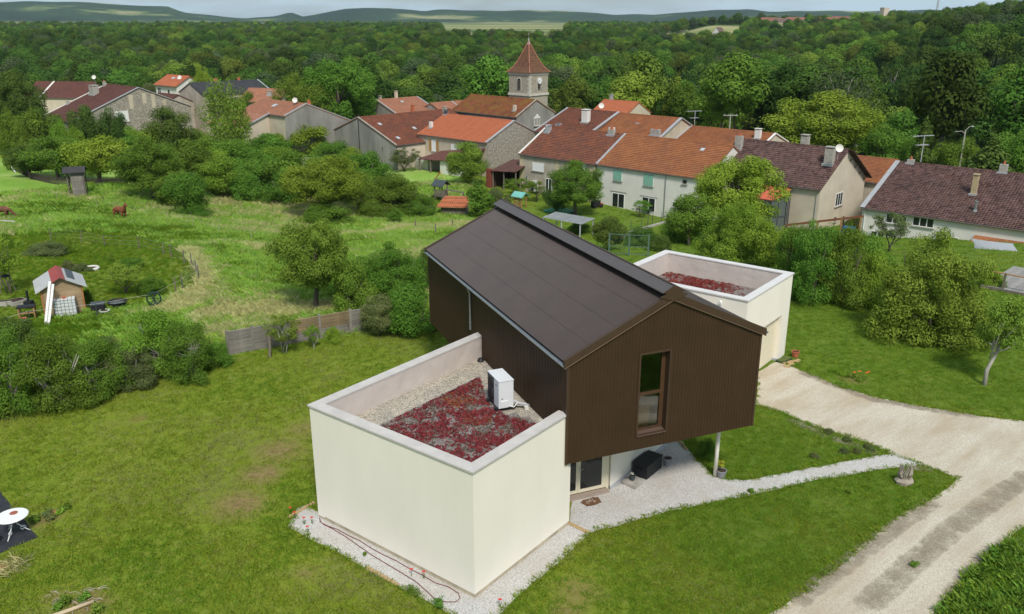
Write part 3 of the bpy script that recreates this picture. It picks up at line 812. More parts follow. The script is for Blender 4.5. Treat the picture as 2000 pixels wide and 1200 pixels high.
MB(D).box(.4, 2.62, -.30, -.055, .0, .11).build('threshold', mat('threshold', (0.30, 0.24, 0.20), 0.7, 0.1, 8), HOUSE)
MB(D).box(.4, 2.6, .07, .12, .0, ZB).build('inner_wall', MATS['dark_void'], HOUSE)  # near-black backing, painted for the unlit room behind the door
m = MB(D); m.box(2.60, 2.72, -.04, .35, 0, ZB - .03); m.build('door_jamb', CREAMP, HOUSE)
m = MB(D); m.box(.2, 2.7, -.02, .06, 2.2, ZB - .02); m.build('lintel', CREAM, HOUSE)
m = MB(D); m.box(.2, .55, -.01, .06, 0, 2.2); m.build('wall', CREAM, HOUSE)

# ---------------------------------------------------------------- the old village
def tile_mat(name, cols, stain=(0.05, 0.035, 0.03), stain_amt=0.5, moss=None, tw=0.24, th=0.34):
    """clay tiles: tone per tile, weathering by noise, roll relief by bump; object axes x along the eave, y up the slope"""
    m = bpy.data.materials.new(name); m.use_nodes = True
    n, l = m.node_tree.nodes, m.node_tree.links
    b = n['Principled BSDF']; b.inputs['Roughness'].default_value = 0.85; b.inputs['Specular IOR Level'].default_value = 0.2
    tc = n.new('ShaderNodeTexCoord')
    mp = n.new('ShaderNodeMapping'); mp.inputs['Scale'].default_value = (1 / tw, 1 / th, 0); l.new(tc.outputs['Object'], mp.inputs[0])
    fl = n.new('ShaderNodeVectorMath'); fl.operation = 'FLOOR'; l.new(mp.outputs[0], fl.inputs[0])
    wn_ = n.new('ShaderNodeTexWhiteNoise'); wn_.noise_dimensions = '2D'; l.new(fl.outputs[0], wn_.inputs['Vector'])
    r = n.new('ShaderNodeValToRGB'); e = r.color_ramp.elements
    while len(e) < len(cols): e.new(0.5)
    for k, c in enumerate(cols): e[k].position = k / max(1, len(cols) - 1); e[k].color = (*c, 1)
    l.new(wn_.outputs['Value'], r.inputs[0])
    nz = n.new('ShaderNodeTexNoise'); nz.inputs['Scale'].default_value = 0.45; nz.inputs['Detail'].default_value = 7; nz.inputs['Roughness'].default_value = 0.7; l.new(tc.outputs['Object'], nz.inputs[0])
    r2 = n.new('ShaderNodeValToRGB'); r2.color_ramp.elements[0].position = 0.42; r2.color_ramp.elements[1].position = 0.72
    r2.color_ramp.elements[0].color = (0, 0, 0, 1); r2.color_ramp.elements[1].color = (stain_amt,) * 3 + (1,)
    l.new(nz.outputs[0], r2.inputs[0])
    mx = n.new('ShaderNodeMix'); mx.data_type = 'RGBA'; l.new(r2.outputs[0], mx.inputs['Factor']); l.new(r.outputs[0], mx.inputs['A']); mx.inputs['B'].default_value = (*stain, 1)
    out = mx.outputs['Result']
    if moss:
        n2 = n.new('ShaderNodeTexNoise'); n2.inputs['Scale'].default_value = 0.8; n2.inputs['Detail'].default_value = 8; n2.inputs['Roughness'].default_value = 0.75; l.new(tc.outputs['Object'], n2.inputs[0])
        r3 = n.new('ShaderNodeValToRGB'); r3.color_ramp.elements[0].position = 0.47; r3.color_ramp.elements[1].position = 0.6
        r3.color_ramp.elements[0].color = (0, 0, 0, 1); r3.color_ramp.elements[1].color = (0.8, 0.8, 0.8, 1); l.new(n2.outputs[0], r3.inputs[0])
        m3 = n.new('ShaderNodeMix'); m3.data_type = 'RGBA'; l.new(r3.outputs[0], m3.inputs['Factor']); l.new(out, m3.inputs['A']); m3.inputs['B'].default_value = (*moss, 1)
        out = m3.outputs['Result']
    l.new(out, b.inputs['Base Color'])
    wv = n.new('ShaderNodeTexWave'); wv.wave_type = 'BANDS'; wv.bands_direction = 'X'; wv.inputs['Scale'].default_value = 0.314 / tw / 1.0; wv.inputs['Distortion'].default_value = 0.0
    l.new(tc.outputs['Object'], wv.inputs[0])
    bp = n.new('ShaderNodeBump'); bp.inputs['Strength'].default_value = 0.8; bp.inputs['Distance'].default_value = 0.06; l.new(wv.outputs[1], bp.inputs['Height']); l.new(bp.outputs[0], b.inputs['Normal'])
    MATS[name] = m
    return m

T_RED = tile_mat('tile_red', [(0.186, 0.067, 0.039), (0.251, 0.092, 0.052), (0.214, 0.081, 0.048), (0.140, 0.059, 0.041)], (0.093, 0.054, 0.046), 0.6)
T_ORANGE = tile_mat('tile_orange', [(0.307, 0.113, 0.046), (0.353, 0.146, 0.063), (0.279, 0.103, 0.046)], (0.140, 0.065, 0.046), 0.55)
T_BRIGHT = tile_mat('tile_bright_orange', [(0.465, 0.146, 0.067), (0.502, 0.167, 0.081), (0.437, 0.135, 0.064)], (0.353, 0.119, 0.069), 0.3)
T_SALMON = tile_mat('tile_salmon', [(0.372, 0.167, 0.098), (0.428, 0.205, 0.127), (0.335, 0.140, 0.086)], (0.205, 0.130, 0.092), 0.4)
T_BROWN = tile_mat('tile_brown', [(0.115, 0.062, 0.052), (0.16, 0.092, 0.078), (0.07, 0.038, 0.034), (0.185, 0.11, 0.10)], (0.06, 0.045, 0.04), 0.55, tw=0.3, th=0.36)
T_DKRED = tile_mat('tile_dark_red', [(0.135, 0.055, 0.044), (0.17, 0.070, 0.055), (0.11, 0.048, 0.040)], (0.08, 0.05, 0.045), 0.5)
T_MOSS = tile_mat('tile_mossy', [(0.24, 0.075, 0.035), (0.30, 0.10, 0.042), (0.18, 0.06, 0.032)], (0.07, 0.04, 0.025), 0.6, (0.22, 0.145, 0.028))
T_SLATE = mat('slate', (0.060, 0.060, 0.066), 0.6, 0.2, 1.2, 0.3, 6)
W_GREY = mat('grey_cement_render', (0.25, 0.24, 0.215), 0.95, 0.28, 0.35, 0.2, 12, stretch=(1, 1, 0.35))
W_STONE = mat('rubble_stone', (0.17, 0.15, 0.125), 0.95, 0.1, 3.2, 0.9, 4, col2=(0.42, 0.38, 0.32), dist=0.12)
W_BEIGE = mat('beige_render', (0.47, 0.41, 0.31), 0.95, 0.15, 0.5, 0.2, 14)
W_WHITE = mat('white_render', (0.66, 0.64, 0.59), 0.95, 0.06, 0.6, 0.15, 16)
W_CREAM = mat('old_cream_render', (0.53, 0.46, 0.36), 0.95, 0.10, 0.5, 0.2, 14)
W_TAN = mat('tan_render', (0.40, 0.35, 0.28), 0.95, 0.22, 0.6, 0.2, 14)
W_QUOIN = mat('quoin_stone', (0.50, 0.42, 0.28), 0.95, 0.15, 2, 0.2, 14)
FLASH = mat('flashing', (0.42, 0.42, 0.43), 0.5, 0.1, 3, metal=0.3)
WOODD = mat('dark_wood', (0.055, 0.030, 0.020), 0.8, 0.3, 5, stretch=(1, 1, 0.2))
WOODG = mat('grey_wood', (0.17, 0.145, 0.115), 0.9, 0.25, 4, stretch=(1, 1, 0.25))
WOODT = mat('tan_wood', (0.32, 0.19, 0.085), 0.8, 0.2, 4, stretch=(0.3, 1, 1))
CEMENT = mat('cement', (0.35, 0.33, 0.29), 0.95, 0.2, 3, 0.3, 20)
TERRA = mat('terracotta', (0.42, 0.13, 0.06), 0.85, 0.12, 5)
BLACK = MATS['black_plastic']
STEEL = MATS['steel']

class House:
    """gabled village house; local x along the camera-side eave, y inwards, z above its base"""
    def __init__(s, name, label, a, az, L, hf, hb, ze, zr, wall, roof, ov=0.18, vo=0.12, cat='house', zeb=None, group=None, ridge=None, deep=True):
        s.L, s.hf, s.hb, s.W = L, hf, hb, hf + hb
        az_ = R(az); c, sn = math.cos(az_), math.sin(az_)
        pts = [(a[0] + x * c - y * sn, a[1] + x * sn + y * c) for x, y in ((0, 0), (L, 0), (L, s.W), (0, s.W))]
        s.zg = min(terrain(*p) for p in pts) - 0.15
        s.e = empty(name, (a[0], a[1], s.zg), az_, label, cat, group)
        s.ze, s.zr = ze - s.zg, zr - s.zg
        s.sf = (zr - ze) / hf
        s.zeb = (zeb - s.zg) if zeb is not None else s.zr - s.sf * hb
        s.sb = (s.zr - s.zeb) / hb
        s.roofm = roof
        w = MB()
        prof = [(0, 0), (s.W, 0), (s.W, s.zeb - .02), (hf, s.zr - .03), (0, s.ze - .02)]
        vs = [(0, y, z) for y, z in prof] + [(L, y, z) for y, z in prof]
        w.add(vs, [(0, 1, 2, 3, 4)[::-1], (5, 6, 7, 8, 9), (0, 5, 9, 4)[::1], (1, 2, 7, 6), (2, 3, 8, 7), (3, 4, 9, 8)])
        s.wall = w.build('wall', wall, s.e)
        s.slope(-ov, hf, s.ze, s.sf, 1, vo); s.slope(-ov, hb, s.zeb, s.sb, -1, vo)
        m = MB(); n = max(4, int(L / .4))
        for k in range(n):
            x0 = -vo + (L + 2 * vo) * k / n; x1 = -vo + (L + 2 * vo) * (k + 1) / n - .02
            m.tube([(x0, hf, s.zr + .05), (x1, hf, s.zr + .035)], .12, 6)
        m.build('ridge_tiles', ridge or roof, s.e)
        g = MB(); g.tube([(-vo, -ov - .06, s.ze - s.sf * ov - .03), (L + vo, -ov - .06, s.ze - s.sf * ov - .03)], .07, 6)
        g.build('gutter', mat('gutter_dark', (0.14, 0.12, 0.11), 0.5, 0.15, metal=0.3), s.e)
        s.ov, s.vo = ov, vo
    def slope(s, y0, h, ze, sl, sgn, vo):
        rows = max(3, int((h - y0) / .30)); m = MB(); x0, x1 = -vo, s.L + vo
        f = (lambda y: y) if sgn > 0 else (lambda y: s.W - y)
        for k in range(rows):
            ya = y0 + (h - y0) * k / rows; yb = y0 + (h - y0) * (k + 1) / rows + .03
            za, zb = ze + sl * ya + .12, ze + sl * yb + .03
            vs = [(x0, f(ya), za), (x1, f(ya), za), (x1, f(yb), zb), (x0, f(yb), zb), (x0, f(ya), za - .09), (x1, f(ya), za - .09)]
            m.add(vs, [(0, 1, 2, 3), (4, 5, 1, 0)] if sgn > 0 else [(3, 2, 1, 0), (0, 1, 5, 4)])
        vs = [(x, f(y), ze + sl * y + d) for d in (-.09, .03) for x, y in ((x0, y0 + .02), (x1, y0 + .02), (x1, h), (x0, h))]
        m.add(vs, [(0, 1, 2, 3), (0, 4, 5, 1), (1, 5, 6, 2), (3, 2, 6, 7), (0, 3, 7, 4)])
        m.build('roof', s.roofm, s.e)
    def z(s, zw): return zw - s.zg
    def T(s, side):
        if side == 'front': return Matrix.Identity(4)
        if side == 'right': return Matrix.Translation((s.L, 0, 0)) @ Matrix.Rotation(R(90), 4, 'Z')
        if side == 'left': return Matrix.Translation((0, s.W, 0)) @ Matrix.Rotation(R(-90), 4, 'Z')
    def window(s, side, x0, x1, z0, z1, n=2, fm=WHITE, pane=None, shutters=None, sill=True, name='window', louvre=False):
        """z in world metres"""
        T = s.T(side); z0, z1 = s.z(z0), s.z(z1); m = MB(T); t = .07
        for b in ((x0, x0 + t, z0, z1), (x1 - t, x1, z0, z1), (x0 + t, x1 - t, z1 - t, z1), (x0 + t, x1 - t, z0, z0 + t)): m.box(b[0], b[1], -.05, .03, b[2], b[3])
        for k in range(1, n):
            xm = x0 + (x1 - x0) * k / n; m.box(xm - .05, xm + .05, -.045, .02, z0 + t, z1 - t)
        o = m.build(name, fm, s.e)
        for k in range(n):
            xa = x0 + (x1 - x0) * k / n + .05; xb = x0 + (x1 - x0) * (k + 1) / n - .05
            MB(T).box(xa, xb, -.025, -.012, z0 + t, z1 - t).build('pane', pane or DGLASS, o)
        if sill: MB(T).box(x0 - .1, x1 + .1, -.16, .0, z0 - .09, z0 - .01).build('sill', CEMENT, o)
        if shutters:
            w = (x1 - x0) / 2
            if shutters[1] == 'closed': spans = ((x0 + .01, x0 + w - .04), (x0 + w + .04, x1 - .01))
            else: spans = ((x0 - w - .02, x0 - .02), (x1 + .02, x1 + w + .02))
            for xa, xb in spans:
                MB(T).box(xa, xb, -.10, -.055, z0 + .02, z1 - .02).build('shutter', shutters[0], o)
        return o
    def roller(s, side, x0, x1, z0, z1):
        T = s.T(side); z0, z1 = s.z(z0), s.z(z1)
        o = MB(T).box(x0, x1, -.03, .02, z0, z1).build('roller_shutter', WHITE, s.e)
        MB(T).box(x0 - .1, x1 + .1, -.16, .0, z0 - .12, z0 - .01).build('sill', CEMENT, o)
    def pt(s, x, y):
        return s.ze + s.sf * y if y <= s.hf else s.zr - s.sb * (y - s.hf)
    def chimney(s, x, y, h, w=.6, d=.6, m=CEMENT, pots=0, cap=True, potm=None):
        zb = s.pt(x, y)
        o = MB().box(x - w / 2, x + w / 2, y - d / 2, y + d / 2, zb - .5, zb + h).build('chimney', m, s.e)
        MB().box(x - w / 2 - .14, x + w / 2 + .14, y - d / 2 - .2, y + d / 2 + .1, zb - .2, zb + .10).build('flashing', FLASH, o)
        if cap:
            c = MB().box(x - w / 2 - .06, x + w / 2 + .06, y - d / 2 - .06, y + d / 2 + .06, zb + h + .16, zb + h + .24)
            for i in (-1, 1):
                for j in (-1, 1): c.box(x + i * (w / 2 - .07) - .05, x + i * (w / 2 - .07) + .05, y + j * (d / 2 - .07) - .05, y + j * (d / 2 - .07) + .05, zb + h, zb + h + .16)
            c.build('cap', m, o)
        for k in range(pots):
            px = x + (k - (pots - 1) / 2) * .28
            MB().lathe([(.11, 0), (.13, .05), (.10, .32), (.12, .36)], 8, Matrix.Translation((px, y, zb + h - .01))).build('chimney_pot', potm or TERRA, o)
        return o
    def skylight(s, x, y, w=.7, h=.9, m=None):
        zb = s.pt(x, y); a = math.atan(s.sf)
        M = Matrix.Translation((x, y, zb + .13)) @ Matrix.Rotation(a, 4, 'X')
        o = MB(M).box(-w / 2, w / 2, -h / 2, h / 2, -.06, .02).build('skylight', FLASH, s.e)
        MB(M).box(-w / 2 + .08, w / 2 - .08, -h / 2 + .08, h / 2 - .08, .022, .03).build('pane', m or mat('skylight_glass', (0.45, 0.48, 0.5), 0.15, 0.05), o)
    def verge(s, x, m=FLASH, w=.28, name='verge_flashing', back=False):
        o = MB(); 
        for y0, y1 in [(-s.ov, s.hf)] + ([(s.hf, s.W + s.ov)] if back else []):
            za, zb = s.pt(x, y0) if y0 <= s.hf - .01 else s.zr, s.pt(x, y1)
            o.bar((x, y0, za + .10), (x, y1, zb + .10), w, .14)
        return o.build(name, m, s.e)
    def downpipe(s, x, m=ZINC, side='front'):
        o = MB(s.T(side)); o.tube([(x, -.2, s.ze - .15), (x, -.08, s.ze - .5), (x, -.08, .1)], .05, 6); return o.build('downpipe', m, s.e)

# the long row by the gardens
h = House('row_house', 'low stucco row house with red tiles and two white roller shutters beside a stone lean-to', (1.1, 120.1), -43, 13.40, 6, 6, -1.0, 2.26, W_TAN, T_RED)
h.roller('front', 2.42, 4.50, -3.09, -1.95); h.roller('front', 9.9, 11.8, -2.3, -1.3)
MB().box(.0, .75, -.02, .05, 0, h.ze - .05).build('quoin', W_QUOIN, h.e); MB().box(6.6, 7.2, -.02, .05, 0, h.ze - .05).build('quoin', W_QUOIN, h.e); MB().box(12.4, 13.3, -.02, .05, 0, h.ze - .05).build('quoin', W_QUOIN, h.e)
h.chimney(1.05, 4.9, .75, .7, .7, FLASH, 0); h.chimney(11.7, 5.7, .7, .9, .6, CEMENT, 2, False)
h.verge(0.0, W_WHITE, .3); h.window('front', 1.2, 1.5, -5.6, -4.0, 1, FLASH, name='meter_door', sill=False)
h.window('front', 4.9, 6.0, -5.9, -3.9, 2, WHITE); h.window('front', 8.6, 9.4, -6.1, -4.0, 1, WOODD, name='door')
h = House('row_house', 'white row house with pale green shutters and orange-red tiles, glazed doors to its garden', (11.15, 110.95), -43.5, 16.2, 6, 6, -1.0, 2.26, W_WHITE, T_ORANGE)
GREENS = mat('green_shutter', (0.20, 0.42, 0.33), 0.6, 0.06)
h.window('front', 2.84, 4.10, -2.80, -1.42, 2, WHITE, shutters=(GREENS, 'closed')); h.window('front', 7.56, 8.95, -2.86, -1.40, 2, WHITE, shutters=(GREENS, 'closed'))
h.window('front', 2.70, 4.66, -6.3, -4.42, 2, WHITE, name='french_window', sill=False); h.window('front', 7.42, 9.40, -6.1, -4.32, 2, WHITE, name='french_window', sill=False)
h.window('front', 13.15, 13.80, -1.98, -1.42, 1, CEMENT); h.downpipe(10.78); h.verge(0.0, FLASH, .34); h.skylight(12.8, 4.65, .55, .6)
for xa, xb in ((2.4, 4.9), (7.1, 9.7)): MB().box(xa, xb, -.06, .01, h.z(-4.25), h.z(-4.15)).build('lintel', CEMENT, h.e)
h.window('front', 11.9, 12.6, -5.0, -4.3, 1, WHITE)

# brown-roofed house with the cream gable
h = House('gable_house', 'brown tiled house with cream gable wall, timber verge brackets and tall cement chimneys', (24.3, 103.2), -43.4, 14.0, 6.3, 6.3, -1.0, 2.66, W_CREAM, T_BROWN, 0.25, 0.12)
h.window('right', 4.45, 6.35, -3.75, -2.2, 3, WHITE); h.window('right', 4.6, 5.3, -5.6, -5.0, 1, CEMENT)
h.chimney(13.0, 3.8, 1.75, .95, .8, CEMENT); h.chimney(1.0, 4.6, 1.6, .8, .7, CEMENT, 2, False); h.chimney(8.6, 6.6, 1.2, .85, .7, CEMENT)
m = MB()
m.add([(14.05, 6.1, h.zr + .05), (14.75, 6.1, h.zr + .05), (14.75, 12.9, h.zeb - .30), (14.05, 12.9, h.zeb - .30), (14.05, 6.1, h.zr - .05), (14.75, 6.1, h.zr - .05), (14.75, 12.9, h.zeb - .40), (14.05, 12.9, h.zeb - .40)], [(0, 1, 2, 3), (7, 6, 5, 4), (0, 4, 5, 1), (1, 5, 6, 2), (2, 6, 7, 3)])
m.build('verge_overhang', WOODD, h.e)
for k in range(4):
    y = 7.2 + k * 1.6; m = MB(); m.bar((14.0, y, h.pt(0, y) - .12), (14.72, y, h.pt(0, y) - .12), .14, .2); m.bar((14.02, y, h.pt(0, y) - .9), (14.6, y, h.pt(0, y) - .2), .09); m.build('bracket', WOODD, h.e)
h.downpipe(13.7, FLASH); h.verge(0.0, mat('dark_verge', (0.10, 0.07, 0.06), 0.8, 0.1), .16)
# conservatory on its garden side
DG = mat('slate_grey_metal', (0.075, 0.085, 0.10), 0.4, 0.08, metal=0.2)
m = MB(); m.add([(5.0, -.05, h.z(-1.35)), (10.6, -.05, h.z(-1.35)), (11.3, -2.2, h.z(-1.9)), (10.2, -3.9, h.z(-2.25)), (5.0, -3.9, h.z(-2.25))], [(0, 4, 3, 2, 1)])
m.add([(5.0, -.05, h.z(-1.43)), (10.6, -.05, h.z(-1.43)), (11.3, -2.2, h.z(-1.98)), (10.2, -3.9, h.z(-2.33)), (5.0, -3.9, h.z(-2.33))], [(0, 1, 2, 3, 4)])
m.build('conservatory_roof', mat('orange_sheet', (0.50, 0.11, 0.055), 0.6, 0.06), h.e)
cons = MB()
path = [(5.0, -3.8), (10.15, -3.8), (11.2, -2.2), (10.6, -.1)]
for (xa, ya), (xb, yb) in zip(path, path[1:]):
    n = max(2, int(math.hypot(xb - xa, yb - ya) / .9))
    for k in range(n + 1):
        x, y = xa + (xb - xa) * k / n, ya + (yb - ya) * k / n; cons.box(x - .05, x + .05, y - .05, y + .05, 0, h.z(-2.3 + (y + 3.8) * .24))
    cons.bar((xa, ya, h.z(-2.40 + (ya + 3.8) * .23)), (xb, yb, h.z(-2.40 + (yb + 3.8) * .23)), .12, .18); cons.bar((xa, ya, h.z(-4.2)), (xb, yb, h.z(-4.2)), .10, .12)
co = cons.build('conservatory_frame', DG, h.e)
for (xa, ya), (xb, yb) in zip(path, path[1:]):
    m = MB(); m.add([(xa, ya, .1), (xb, yb, .1), (xb, yb, h.z(-2.4 + (yb + 3.8) * .23)), (xa, ya, h.z(-2.4 + (ya + 3.8) * .23))], [(0, 1, 2, 3)]); m.build('pane', mat('conservatory_glass', (0.10, 0.115, 0.11), 0.08, 0.05, spec=0.5), co)

# narrow house behind
h = House('narrow_house', 'small beige house with orange tiles and a dark red shutter, squeezed between two brown roofs', (40.4, 106.8), -43, 6.2, 5.3, 5.3, -2.0, .15, W_CREAM, T_ORANGE)
h.window('front', 3.4, 4.3, -4.2, -2.9, 1, WOODD, mat('red_shutter', (0.20, 0.035, 0.025), 0.6, 0.1))

# long white house on the terrace side
h = House('long_house', 'long white house under a weathered brown tile roof beside the timber terrace', (38.3, 90.8), -41.5, 30.0, 9.6, 9.6, -2.5, 1.3, W_WHITE, T_BROWN, 0.25)
h.window('front', 2.57, 4.70, -3.80, -2.76, 3, WHITE); h.window('front', 5.30, 7.42, -3.70, -2.72, 3, WHITE); h.window('front', 1.2, 2.6, -6.2, -4.9, 2, WHITE); h.window('front', 8.8, 10.0, -6.3, -4.3, 1, WHITE, name='door', sill=False)
h.verge(0.0, FLASH, .5); h.downpipe(.35, WHITE)
h.chimney(9.5, 4.9, 1.9, .5, .55, mat('tan_block', (0.40, 0.32, 0.19), 0.9, 0.15), 0, True); h.chimney(1.4, 9.7, .45, .7, .6, CEMENT, 1, False); h.chimney(10.9, 9.7, .9, .75, .6, CEMENT, 1, False); h.chimney(17, 9.7, 1.0, .75, .6, CEMENT, 2, False)
m = MB(); m.lathe([(.30, -.2), (.2, .15), (.14, .2), (.14, .95), (.22, 1.0), (.22, 1.1)], 12, Matrix.Translation((10.6, 1.85, h.pt(0, 1.85)))); m.build('flue_pipe', ZINC, h.e)
m = MB(); a1, b1 = h.z(-3.75), h.z(-4.25)
m.add([(11.4, -.02, a1), (31, -.02, a1), (31, -1.9, b1), (11.4, -1.9, b1), (11.4, -.02, a1 - .1), (31, -.02, a1 - .1), (31, -1.9, b1 - .1), (11.4, -1.9, b1 - .1)], [(3, 2, 1, 0), (4, 5, 6, 7), (2, 3, 7, 6), (0, 3, 7, 4), (1, 2, 6, 5)])
m.build('lean_to_roof', T_ORANGE, h.e)
for x in (11.6, 15.5, 19.5): MB().box(x, x + .14, -1.85, -1.71, 0, b1 - .05).build('lean_to_post', WOODG, h.e)

# bright orange roof with the rubble gable
h = House('stone_gable_house', 'bright orange roofed house with bare rubble stone gable and ochre shutters', (-15.6, 142.4), -42.5, 15.9, 6.2, 6.0, -1.0, 1.7, W_BEIGE, T_BRIGHT, 0.25)
m = MB(Matrix.Translation((15.9, 0, 0)) @ Matrix.Rotation(R(90), 4, 'Z')); m.prism([(-.02, 0), (12.22, 0), (12.22, h.zeb - .1), (6.2, h.zr - .1), (-.02, h.ze - .1)], -.05, .05, Matrix.Rotation(R(90), 4, 'X')); m.build('stone_facing', W_STONE, h.e)
h.verge(15.9, FLASH, .4, back=True)
OCH = mat('ochre_shutter', (0.33, 0.19, 0.06), 0.7, 0.1)
h.window('front', 3.25, 4.35, -3.55, -1.70, 1, WHITE, mat('white_blind', (0.68, 0.68, 0.66), 0.6, 0.03), shutters=(OCH, 'open')); h.window('front', 7.9, 9.2, -3.5, -2.0, 1, WHITE, MATS['white_blind'])
h.chimney(1.07, 1.95, 1.0, .5, .5, W_WHITE, 0, False); h.chimney(.3, 6.1, .6, .5, .5, DG, 0)
# its porch
p0, p1 = h.z(-3.3), h.z(-4.3)
m = MB(); m.add([(5.6, -.05, p0), (15.6, -.05, h.z(-1.9)), (15.6, -4.0, h.z(-3.6)), (4.2, -4.0, p1), (5.6, -.05, p0 - .1), (15.6, -.05, h.z(-2.0)), (15.6, -4.0, h.z(-3.7)), (4.2, -4.0, p1 - .1)], [(3, 2, 1, 0), (4, 5, 6, 7), (2, 3, 7, 6), (0, 3, 7, 4), (1, 2, 6, 5)])
m.build('porch_roof', T_DKRED, h.e)
MB().box(2.0, 5.0, -2.6, -.02, 0, h.z(-4.6)).build('porch_wall', W_WHITE, h.e); MB().box(9.0, 15.2, -3.6, -3.4, 0, h.z(-4.0)).build('porch_wall', W_WHITE, h.e)
m = MB(); m.box(-.2, 1.9, -1.4, -1.3, 0, h.z(-4.6)); m.build('garden_screen', mat('yellow_board', (0.46, 0.37, 0.17), 0.8, 0.1), h.e)
for x in (4.4, 7.0): MB().box(x, x + .18, -3.95, -3.77, 0, p1).build('porch_post', WOODG, h.e)

# lean-to shed against the row
s = empty('open_shed', (-2.6, 121.6, terrain(-2.6, 121.6) - .05), R(-43), 'dark open shed with rusty corrugated lean-to roof between stone gable and row house', 'shed')
m = MB(); m.add([(-.3, -.6, 2.5), (4.8, -.6, 2.9), (4.8, 3.6, 4.1), (.3, 3.6, 3.7), (-.3, -.6, 2.42), (4.8, -.6, 2.82), (4.8, 3.6, 4.02), (.3, 3.6, 3.62)], [(0, 1, 2, 3), (7, 6, 5, 4), (0, 4, 5, 1), (1, 5, 6, 2), (2, 6, 7, 3), (3, 7, 4, 0)])
m.build('roof', mat('rusty_sheet', (0.10, 0.045, 0.035), 0.8, 0.3, 2), s)
MB().box(0, 4.7, 3.4, 3.55, 0, 3.6).build('back_wall', WOODD, s); MB().box(-.1, .0, 0, 3.5, 0, 2.5).build('side_wall', WOODD, s)
for x in (.05, 2.2, 4.5): MB().box(x, x + .14, -.4, -.26, 0, 2.55 + x * .07).build('post', WOODG, s)
MB().box(-.9, -.15, -.7, -.1, 0, 2.7).build('brick_pier', mat('red_panel', (0.20, 0.055, 0.035), 0.8, 0.15), s)

# grey gable farmhouse and its neighbours
h = House('cement_gable_house', 'house with broad bare cement gable and long red tile roof', (-18.7, 137.1), 45, 20.3, 10.1, 9.2, -2.2, 1.40, W_GREY, T_RED, 0.2)
h.verge(0.0, CEMENT, .22, back=True)
for x, y in ((2.2, 7.0), (7.5, 4.5), (2.0, 1.95)): h.skylight(x, y, .6, .8)
h.chimney(18.3, 9.1, .8, .6, .6, CEMENT); h.window('left', 15.6, 16.0, -3.5, -2.7, 1, CEMENT, DARK, sill=False)
m = MB(h.T('left')); m.box(9.1, 9.35, -.02, .02, 1.5, h.zr - .4); m.build('wall_crack', mat('black_stain', (0.05, 0.045, 0.04), 0.95, 0.3), h.e)
MB().box(.2, 6.0, -.03, .02, .2, h.ze - .3).build('front_render', W_CREAM, h.e)
h = House('orange_roof_house', 'grey gabled house with clean orange tiles and two slim chimneys behind the cement gable', (-20.6, 163.6), 45, 10.2, 8.4, 8.4, -1.0, 2.07, W_GREY, T_SALMON)
h.verge(0.0, FLASH, .25, back=True); h.verge(10.2, FLASH, .25); h.skylight(5.0, 6.7, .6, .7); h.chimney(4.1, 2.3, 1.2, .5, .5, TERRA); h.chimney(5.0, 8.6, 1.3, .5, .5, W_CREAM, 0); h.chimney(1.3, 8.9, .7, .5, .5, CEMENT)
h = House('low_orange_house', 'low house roof of plain orange tiles seen between grey gable and church nave', (-13.0, 168.0), 45, 9.5, 4.4, 4.4, -.5, 1.3, W_GREY, T_SALMON); h.verge(5.5, FLASH, .3)
# stepped farmhouse
h = House('farmhouse', 'farmhouse with pale grey gable, catslide orange roof and beige side wall by the birch', (-47.5, 151.7), -43, 13.6, 4.3, 9.0, 1.85, 3.49, W_BEIGE, T_SALMON, zeb=0.0)
m = MB(Matrix.Translation((13.6, 0, 0)) @ Matrix.Rotation(R(90), 4, 'Z')); m.prism([(-.02, 0), (13.3, 0), (13.3, h.zeb - .1), (4.3, h.zr - .1), (-.02, h.ze - .1)], -.05, .05, Matrix.Rotation(R(90), 4, 'X')); m.build('gable_facing', W_GREY, h.e)
h.verge(13.6, FLASH, .3, back=True); h.skylight(6.5, 2.6, 1.0, 1.0); h.chimney(11.8, 6.0, .9, .5, .5, TERRA, 1, False)
sl = h.sf; zc = h.ze - sl * 5.0
m = MB(); m.add([(x, y, z) for x in (-3.0, 8.6) for y, z in ((0, 0), (-5.0, 0), (-5.0, zc - .1), (0, h.ze - .1))], [(3, 2, 1, 0), (4, 5, 6, 7), (1, 2, 6, 5), (2, 3, 7, 6)]); m.build('wing_wall', W_CREAM, h.e)
m = MB()
for k in range(17):
    ya, yb = -5.25 + k * .31, -5.25 + (k + 1) * .31 + .03; za, zb = h.ze + sl * ya + .08, h.ze + sl * yb + .03
    m.add([(-3.2, ya, za), (8.8, ya, za), (8.8, yb, zb), (-3.2, yb, zb), (-3.2, ya, za - .1), (8.8, ya, za - .1)], [(0, 1, 2, 3), (4, 5, 1, 0)])
m.build('wing_roof', T_SALMON, h.e)
m = MB(); m.bar((8.75, -5.25, h.ze - sl * 5.25 + .1), (8.75, .1, h.ze + .12), .3, .16); m.build('verge_flashing', FLASH, h.e)
for y in (-3.4, -1.9): MB(Matrix.Translation((8.6, 0, 0)) @ Matrix.Rotation(R(90), 4, 'Z')).box(y, y + .45, -.04, .02, 2.2, 3.4).build('vent_opening', mat('vent_brown', (0.16, 0.13, 0.10), 0.9, 0.3), h.e)  # flat dark brown panels on the wall, no holes cut
